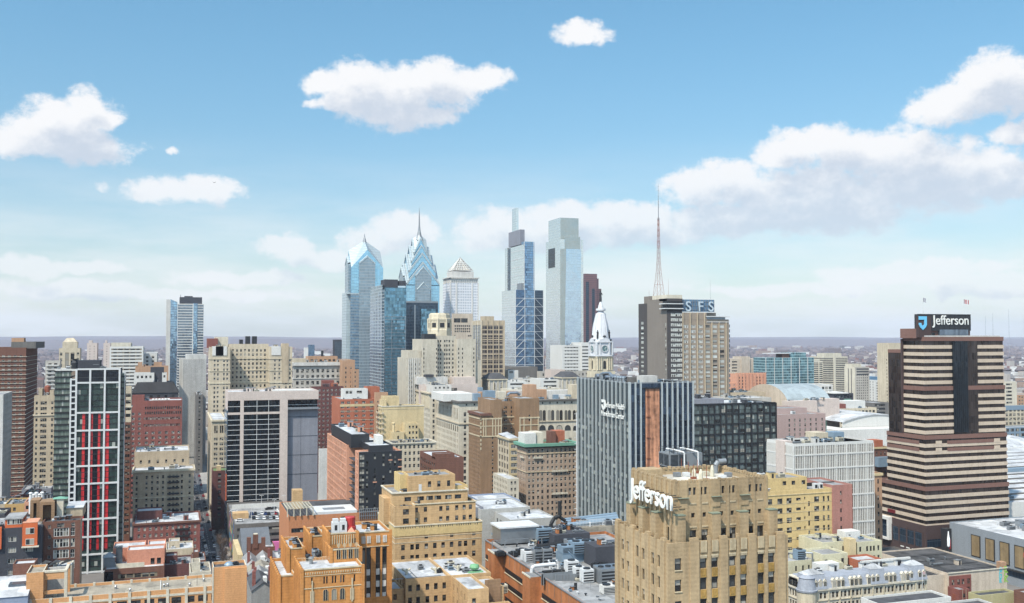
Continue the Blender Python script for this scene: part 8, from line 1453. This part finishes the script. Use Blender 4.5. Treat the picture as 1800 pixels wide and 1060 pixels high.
# cars
CARC={'white':(235,235,235),'black':(26,27,30),'silver':(170,174,178),'red':(160,26,30),'blue':(40,60,110),'grey':(95,98,102)}
for n_,c_ in CARC.items():plain('car_'+n_,c_,.25,.0,k=.8,var=.05)
def car_mesh(col):
 b=MB();i=0;prof=[(-2.25,.35),(-2.25,.8),(-1.2,.95),(2.1,.95),(2.25,.75),(2.25,.35)];L=[(x,-.88,z)for x,z in prof];Rr=[(x,.88,z)for x,z in prof];b.poly(L);b.poly(Rr[::-1])
 for k in range(len(prof)):j=(k+1)%len(prof);b.quad(L[k],L[j],Rr[j],Rr[k])
 b.prism([(-1.0,-.72),(1.35,-.72),(1.35,.72),(-1.0,.72)],1.44,1.47);body=b.mesh('body',[mat('car_'+col)]);g=MB();g.prism([(-1.35,-.82),(1.9,-.82),(1.9,.82),(-1.35,.82)],.95,1.44,top=[(-.8,-.7),(1.3,-.7),(1.3,.7),(-.8,.7)]);return body,g.mesh('glasshouse',[mat('glass_black')])
def wheel_mesh():b=MB();b.tube((0,-.1,0),(0,.1,0),.33,n=10);return b.mesh('wheel',[mat('black')])
CM={c:car_mesh(c)for c in CARC};WHL=wheel_mesh()
def car(x,y,z,rz,col,label,group,cat='car',nm='parked_car'):
 r=bpy.data.objects.new(nm,None);COL.objects.link(r);r.location=(x,y,z);r.rotation_euler=(0,0,rz);tag(r,label,cat,group);link('body',CM[col][0],r);link('glasshouse',CM[col][1],r)
 for wx in(-1.4,1.45):
  for wy in(-.82,.82):link('wheel',WHL,r,(wx,wy,.33))
ds=DECK;zz=ds.H-.98;k6=lambda x,y:(280+x/5.3,860+y/5.3);rr=random.Random(12)
LABC='parked in the two packed rows on the open parking deck'
for i,(x,y,c)in enumerate(((860,238,'blue'),(895,236,'black'),(925,240,'silver'),(955,234,'white'),(990,236,'blue'),(1020,238,'black'),(1050,236,'silver'),(1080,234,'red'),(1112,238,'grey'),(1140,240,'white'),(880,276,'black'),(912,278,'white'),(945,276,'silver'),(975,278,'white'),(1005,276,'grey'),(1035,278,'silver'),(1065,276,'black'),(1095,278,'white'),(1128,270,'black'))):
 X,Y_=atZ(*k6(x,y),zz);car(X,Y_,zz,R(90)+rr.uniform(-.08,.08),c,f'{c} car {LABC}',f'{c} cars packed on the deck')
for x,y,c,lab in((720,268,'blue','dark blue car standing alone near the back left of the parking deck'),(748,300,'white','white car standing alone at the front left of the parking deck'),(690,212,'white','white van-like car by the rear ramp wall of the parking deck'),(1020,190,'black','black car left of the pair on the rear ramp of the parking deck'),(1065,186,'grey','grey car right of the pair on the rear ramp of the parking deck'),(1375,150,'white','white car parked beside the stair house at the far right of the deck')):
 X,Y_=atZ(*k6(x,y),zz);car(X,Y_,zz,R(rr.choice([0,8,-6])),c,lab,'cars standing apart on the deck')
for x,y,c,lab in((503,492,'grey','grey car driving away below the fire truck'),(515,538,'white','white car in the middle of the street below the grey car'),(510,632,'black','black car in the street beside the kerb-parked ones'),(553,652,'white','white car nearest in the street by the right kerb'),(405,465,'silver','silver car parked on the left kerb, farthest of that row'),(432,545,'white','white car parked on the left kerb, second farthest'),(440,580,'silver','silver car parked on the left kerb, middle of the row'),(438,610,'white','white car parked on the left kerb, fourth along'),(445,640,'black','black car parked on the left kerb, nearest in the row'),(405,290,'black','black car waiting at the street crossing by the corner house')):
 X,Y_=atZ(*k6(x,y),0);car(max(14.9,min(26,X)),Y_,.02,R(90),c,lab,'cars in the street',nm='car')
for i in range(9):X,Y_=atZ(26+3.0*i,872-4.2*i,0);car(X,Y_,.02,R(90),rr.choice(['white','silver','grey','black']),'car in the line parked along the back street at far left','cars on the far left back street')
for k in range(34):rr.random();car(15.0 if k%3==0 else(20.4 if k%3==1 else 25.2),612+k*9.5+rr.uniform(-2,2),.02,R(90),rr.choice(['white','silver','grey','black','black','red']),'distant car farther down the shaded street canyon','cars far down the street',nm='car')
def truck():
 X,Y_=atZ(*k6(485,430),0);r=bpy.data.objects.new('fire_truck',None);COL.objects.link(r);r.location=(19.5,Y_,.02);tag(r,'long red and white fire truck in the street canyon','fire truck');b=MB();b.box(-1.25,1.25,0,7.5,.5,3.2);link('body',b.mesh('body',[mat('red_paint')]),r);b=MB();b.box(-1.2,1.2,-2.6,-.1,.5,2.9);b.box(-1.1,1.1,-2.65,-2.5,1.6,2.6);link('cab',b.mesh('cab',[mat('white_metal')]),r);b=MB();b.box(-.7,-.55,0,12,3.3,3.5);b.box(.55,.7,0,12,3.3,3.5);[b.box(-.55,.55,k,k+.12,3.33,3.43)for k in range(12)];link('ladder',b.mesh('ladder',[mat('steel')]),r);b=MB();b.box(-1.2,1.2,7.7,13,.6,2.6);link('trailer',b.mesh('trailer',[mat('white_metal')]),r)
 for wy in(-1.5,2,6,11.5):
  for wx in(-1.15,1.15):w=link('wheel',WHL,r,(wx,wy,.5));w.rotation_euler=(0,0,R(90));w.scale=(1.5,1.5,1.5)
truck()
# bare street trees
def tree_meshes(seed):
 rr=random.Random(seed);b=MB();c=MB();b.tube((0,0,0),(0,0,3.2),.22,.16,7);tips=[]
 for k in range(7):a=k*.9+rr.random();e=Vector((math.cos(a)*rr.uniform(1,2),math.sin(a)*rr.uniform(1,2),rr.uniform(5,7.5)));b.tube((0,0,rr.uniform(2.4,3.2)),e,.11,.05,5);tips.append(e)
 for e in tips:
  for k in range(34):
   d=Vector((rr.gauss(0,1),rr.gauss(0,1),rr.gauss(.5,.8))).normalized()*rr.uniform(.8,2.3);p=e*rr.uniform(.7,1.05);q=p+d;n=d.cross(Vector((rr.random(),rr.random(),rr.random()))).normalized()*.05;c.poly([p+n,p-n,q]);c.poly([p+d*.5+n,p+d*.5-n,p+d*.5+Vector((rr.gauss(0,.6),rr.gauss(0,.6),rr.gauss(.3,.5)))])
 masonry('bark',(96,82,72));masonry('twig',(104,88,78),bump=0);return b.mesh('trunk',[mat('bark')]),c.mesh('crown',[mat('twig')])
TM=[tree_meshes(k)for k in range(3)]
def tree(x,y,sc_,lab,grp,k):r=bpy.data.objects.new('street_tree',None);COL.objects.link(r);r.location=(x,y,.1);r.rotation_euler=(0,0,k*1.7);r.scale=(sc_,)*3;tag(r,lab,'tree',grp);link('trunk',TM[k%3][0],r);link('crown',TM[k%3][1],r)
for k in range(10):tree(28.2,535+k*19,1.25+.2*(k%3),'bare brown tree on the right pavement of the street canyon','street canyon trees',k)
for k in range(6):X,Y_=atZ(60+k*3,868-k*3,0);tree(X,Y_,1.3,'bare tree beside the far left back street below the slim beige office','back street trees',k)
# people on the pavement, one skinned figure each, and a bird
def person_mesh(coat):
 J=[(0,0,.95),(0,0,1.2),(0,0,1.45),(0,-.02,1.55),(0,-.03,1.68),(-.2,0,1.4),(-.26,.04,1.1),(-.24,-.1,.86),(.2,0,1.4),(.27,-.06,1.12),(.25,-.2,.92),(-.1,.02,.9),(-.11,-.1,.5),(-.11,.08,.08),(-.11,-.1,.04),(.1,0,.9),(.11,.05,.5),(.11,.26,.1),(.11,.12,.04)]
 E=[(0,1),(1,2),(2,3),(3,4),(2,5),(5,6),(6,7),(2,8),(8,9),(9,10),(0,11),(11,12),(12,13),(13,14),(0,15),(15,16),(16,17),(17,18)]
 me=bpy.data.meshes.new('person');me.from_pydata(J,E,[]);o=bpy.data.objects.new('person',me);COL.objects.link(o);o.modifiers.new('k','SKIN');o.modifiers.new('s','SUBSURF').levels=1
 rad=[.17,.17,.17,.07,.11,.08,.06,.04,.08,.06,.04,.1,.08,.055,.05,.1,.08,.055,.05]
 for v,r in zip(me.skin_vertices[0].data,rad):v.radius=(r,r)
 me.skin_vertices[0].data[0].use_root=True;bpy.context.view_layer.update();m2=bpy.data.meshes.new_from_object(o.evaluated_get(bpy.context.evaluated_depsgraph_get()));bpy.data.objects.remove(o)
 plain('skin',(200,150,125),.6);m2.materials.clear()
 for q in(coat,'skin','frame_dark'):m2.materials.append(mat(q))
 for p in m2.polygons:z=p.center.z;p.material_index=1 if z>1.52 else 2 if z<.85 else 0
 return m2
for k,(cn,cc)in enumerate((('red',(170,40,44)),('navy',(40,48,80)),('tan',(190,160,120)),('black',(32,32,36)),('white',(224,224,220)),('green',(60,110,70)))):plain('coat_'+cn,cc,.8);o=link('person',person_mesh('coat_'+cn),None,(28.6+(k*1.7)%4,548+k*12.5,.15),None,k*2.2);tag(o,f'pedestrian in a {cn} coat walking on the right pavement of the street canyon','person','pedestrians')
b=MB();b.lathe(0,0,[(.02,-.3),(.09,-.1),(.1,.1),(.04,.26)],7);b.poly([(-.08,0,.1),(-.9,.1,.5),(-.5,0,-.1)]);b.poly([(.08,0,.1),(.8,.2,.7),(.45,0,-.05)]);X_,Z_=atY(377,321,300);tag(link('bird',b.mesh('bird',[mat('black')]),None,(X_,300,Z_),(.5,.5,.5)),'small dark bird flying in front of the low cloud at left','bird')
for k,(px,py)in enumerate(((1732,556),(1745,551),(1773,544),(1800,560))):
 X_,Z_=atY(px,py,5200);b=MB();b.tube((0,0,0),(0,0,Z_),1.3,.7,5);[b.box(-2.4,2.4,-.4,.4,Z_*(.5+.12*q),Z_*(.5+.12*q)+1.6)for q in range(4)];tag(link('radio_mast',b.mesh('radio_mast',[mat('steel')]),None,(X_,5200,0)),'thin radio mast on the far right horizon beyond the banded granite tower','mast','far radio masts')
 # air
def haze():
 b=MB();b.box(-9000,21000,-6000,16500,-1,420);m=bpy.data.materials.new('haze');m.use_nodes=True;t=NT(m.node_tree);t.n.clear();v=t.new('ShaderNodeVolumePrincipled');v.inputs['Color'].default_value=(.72,.78,.94,1);v.inputs['Density'].default_value=3.8e-5;v.inputs['Anisotropy'].default_value=0;o=t.new('ShaderNodeOutputMaterial');t.l.new(v.outputs[0],o.inputs['Volume']);tag(link('haze',b.mesh('haze',[m])),kind='stuff')
haze()
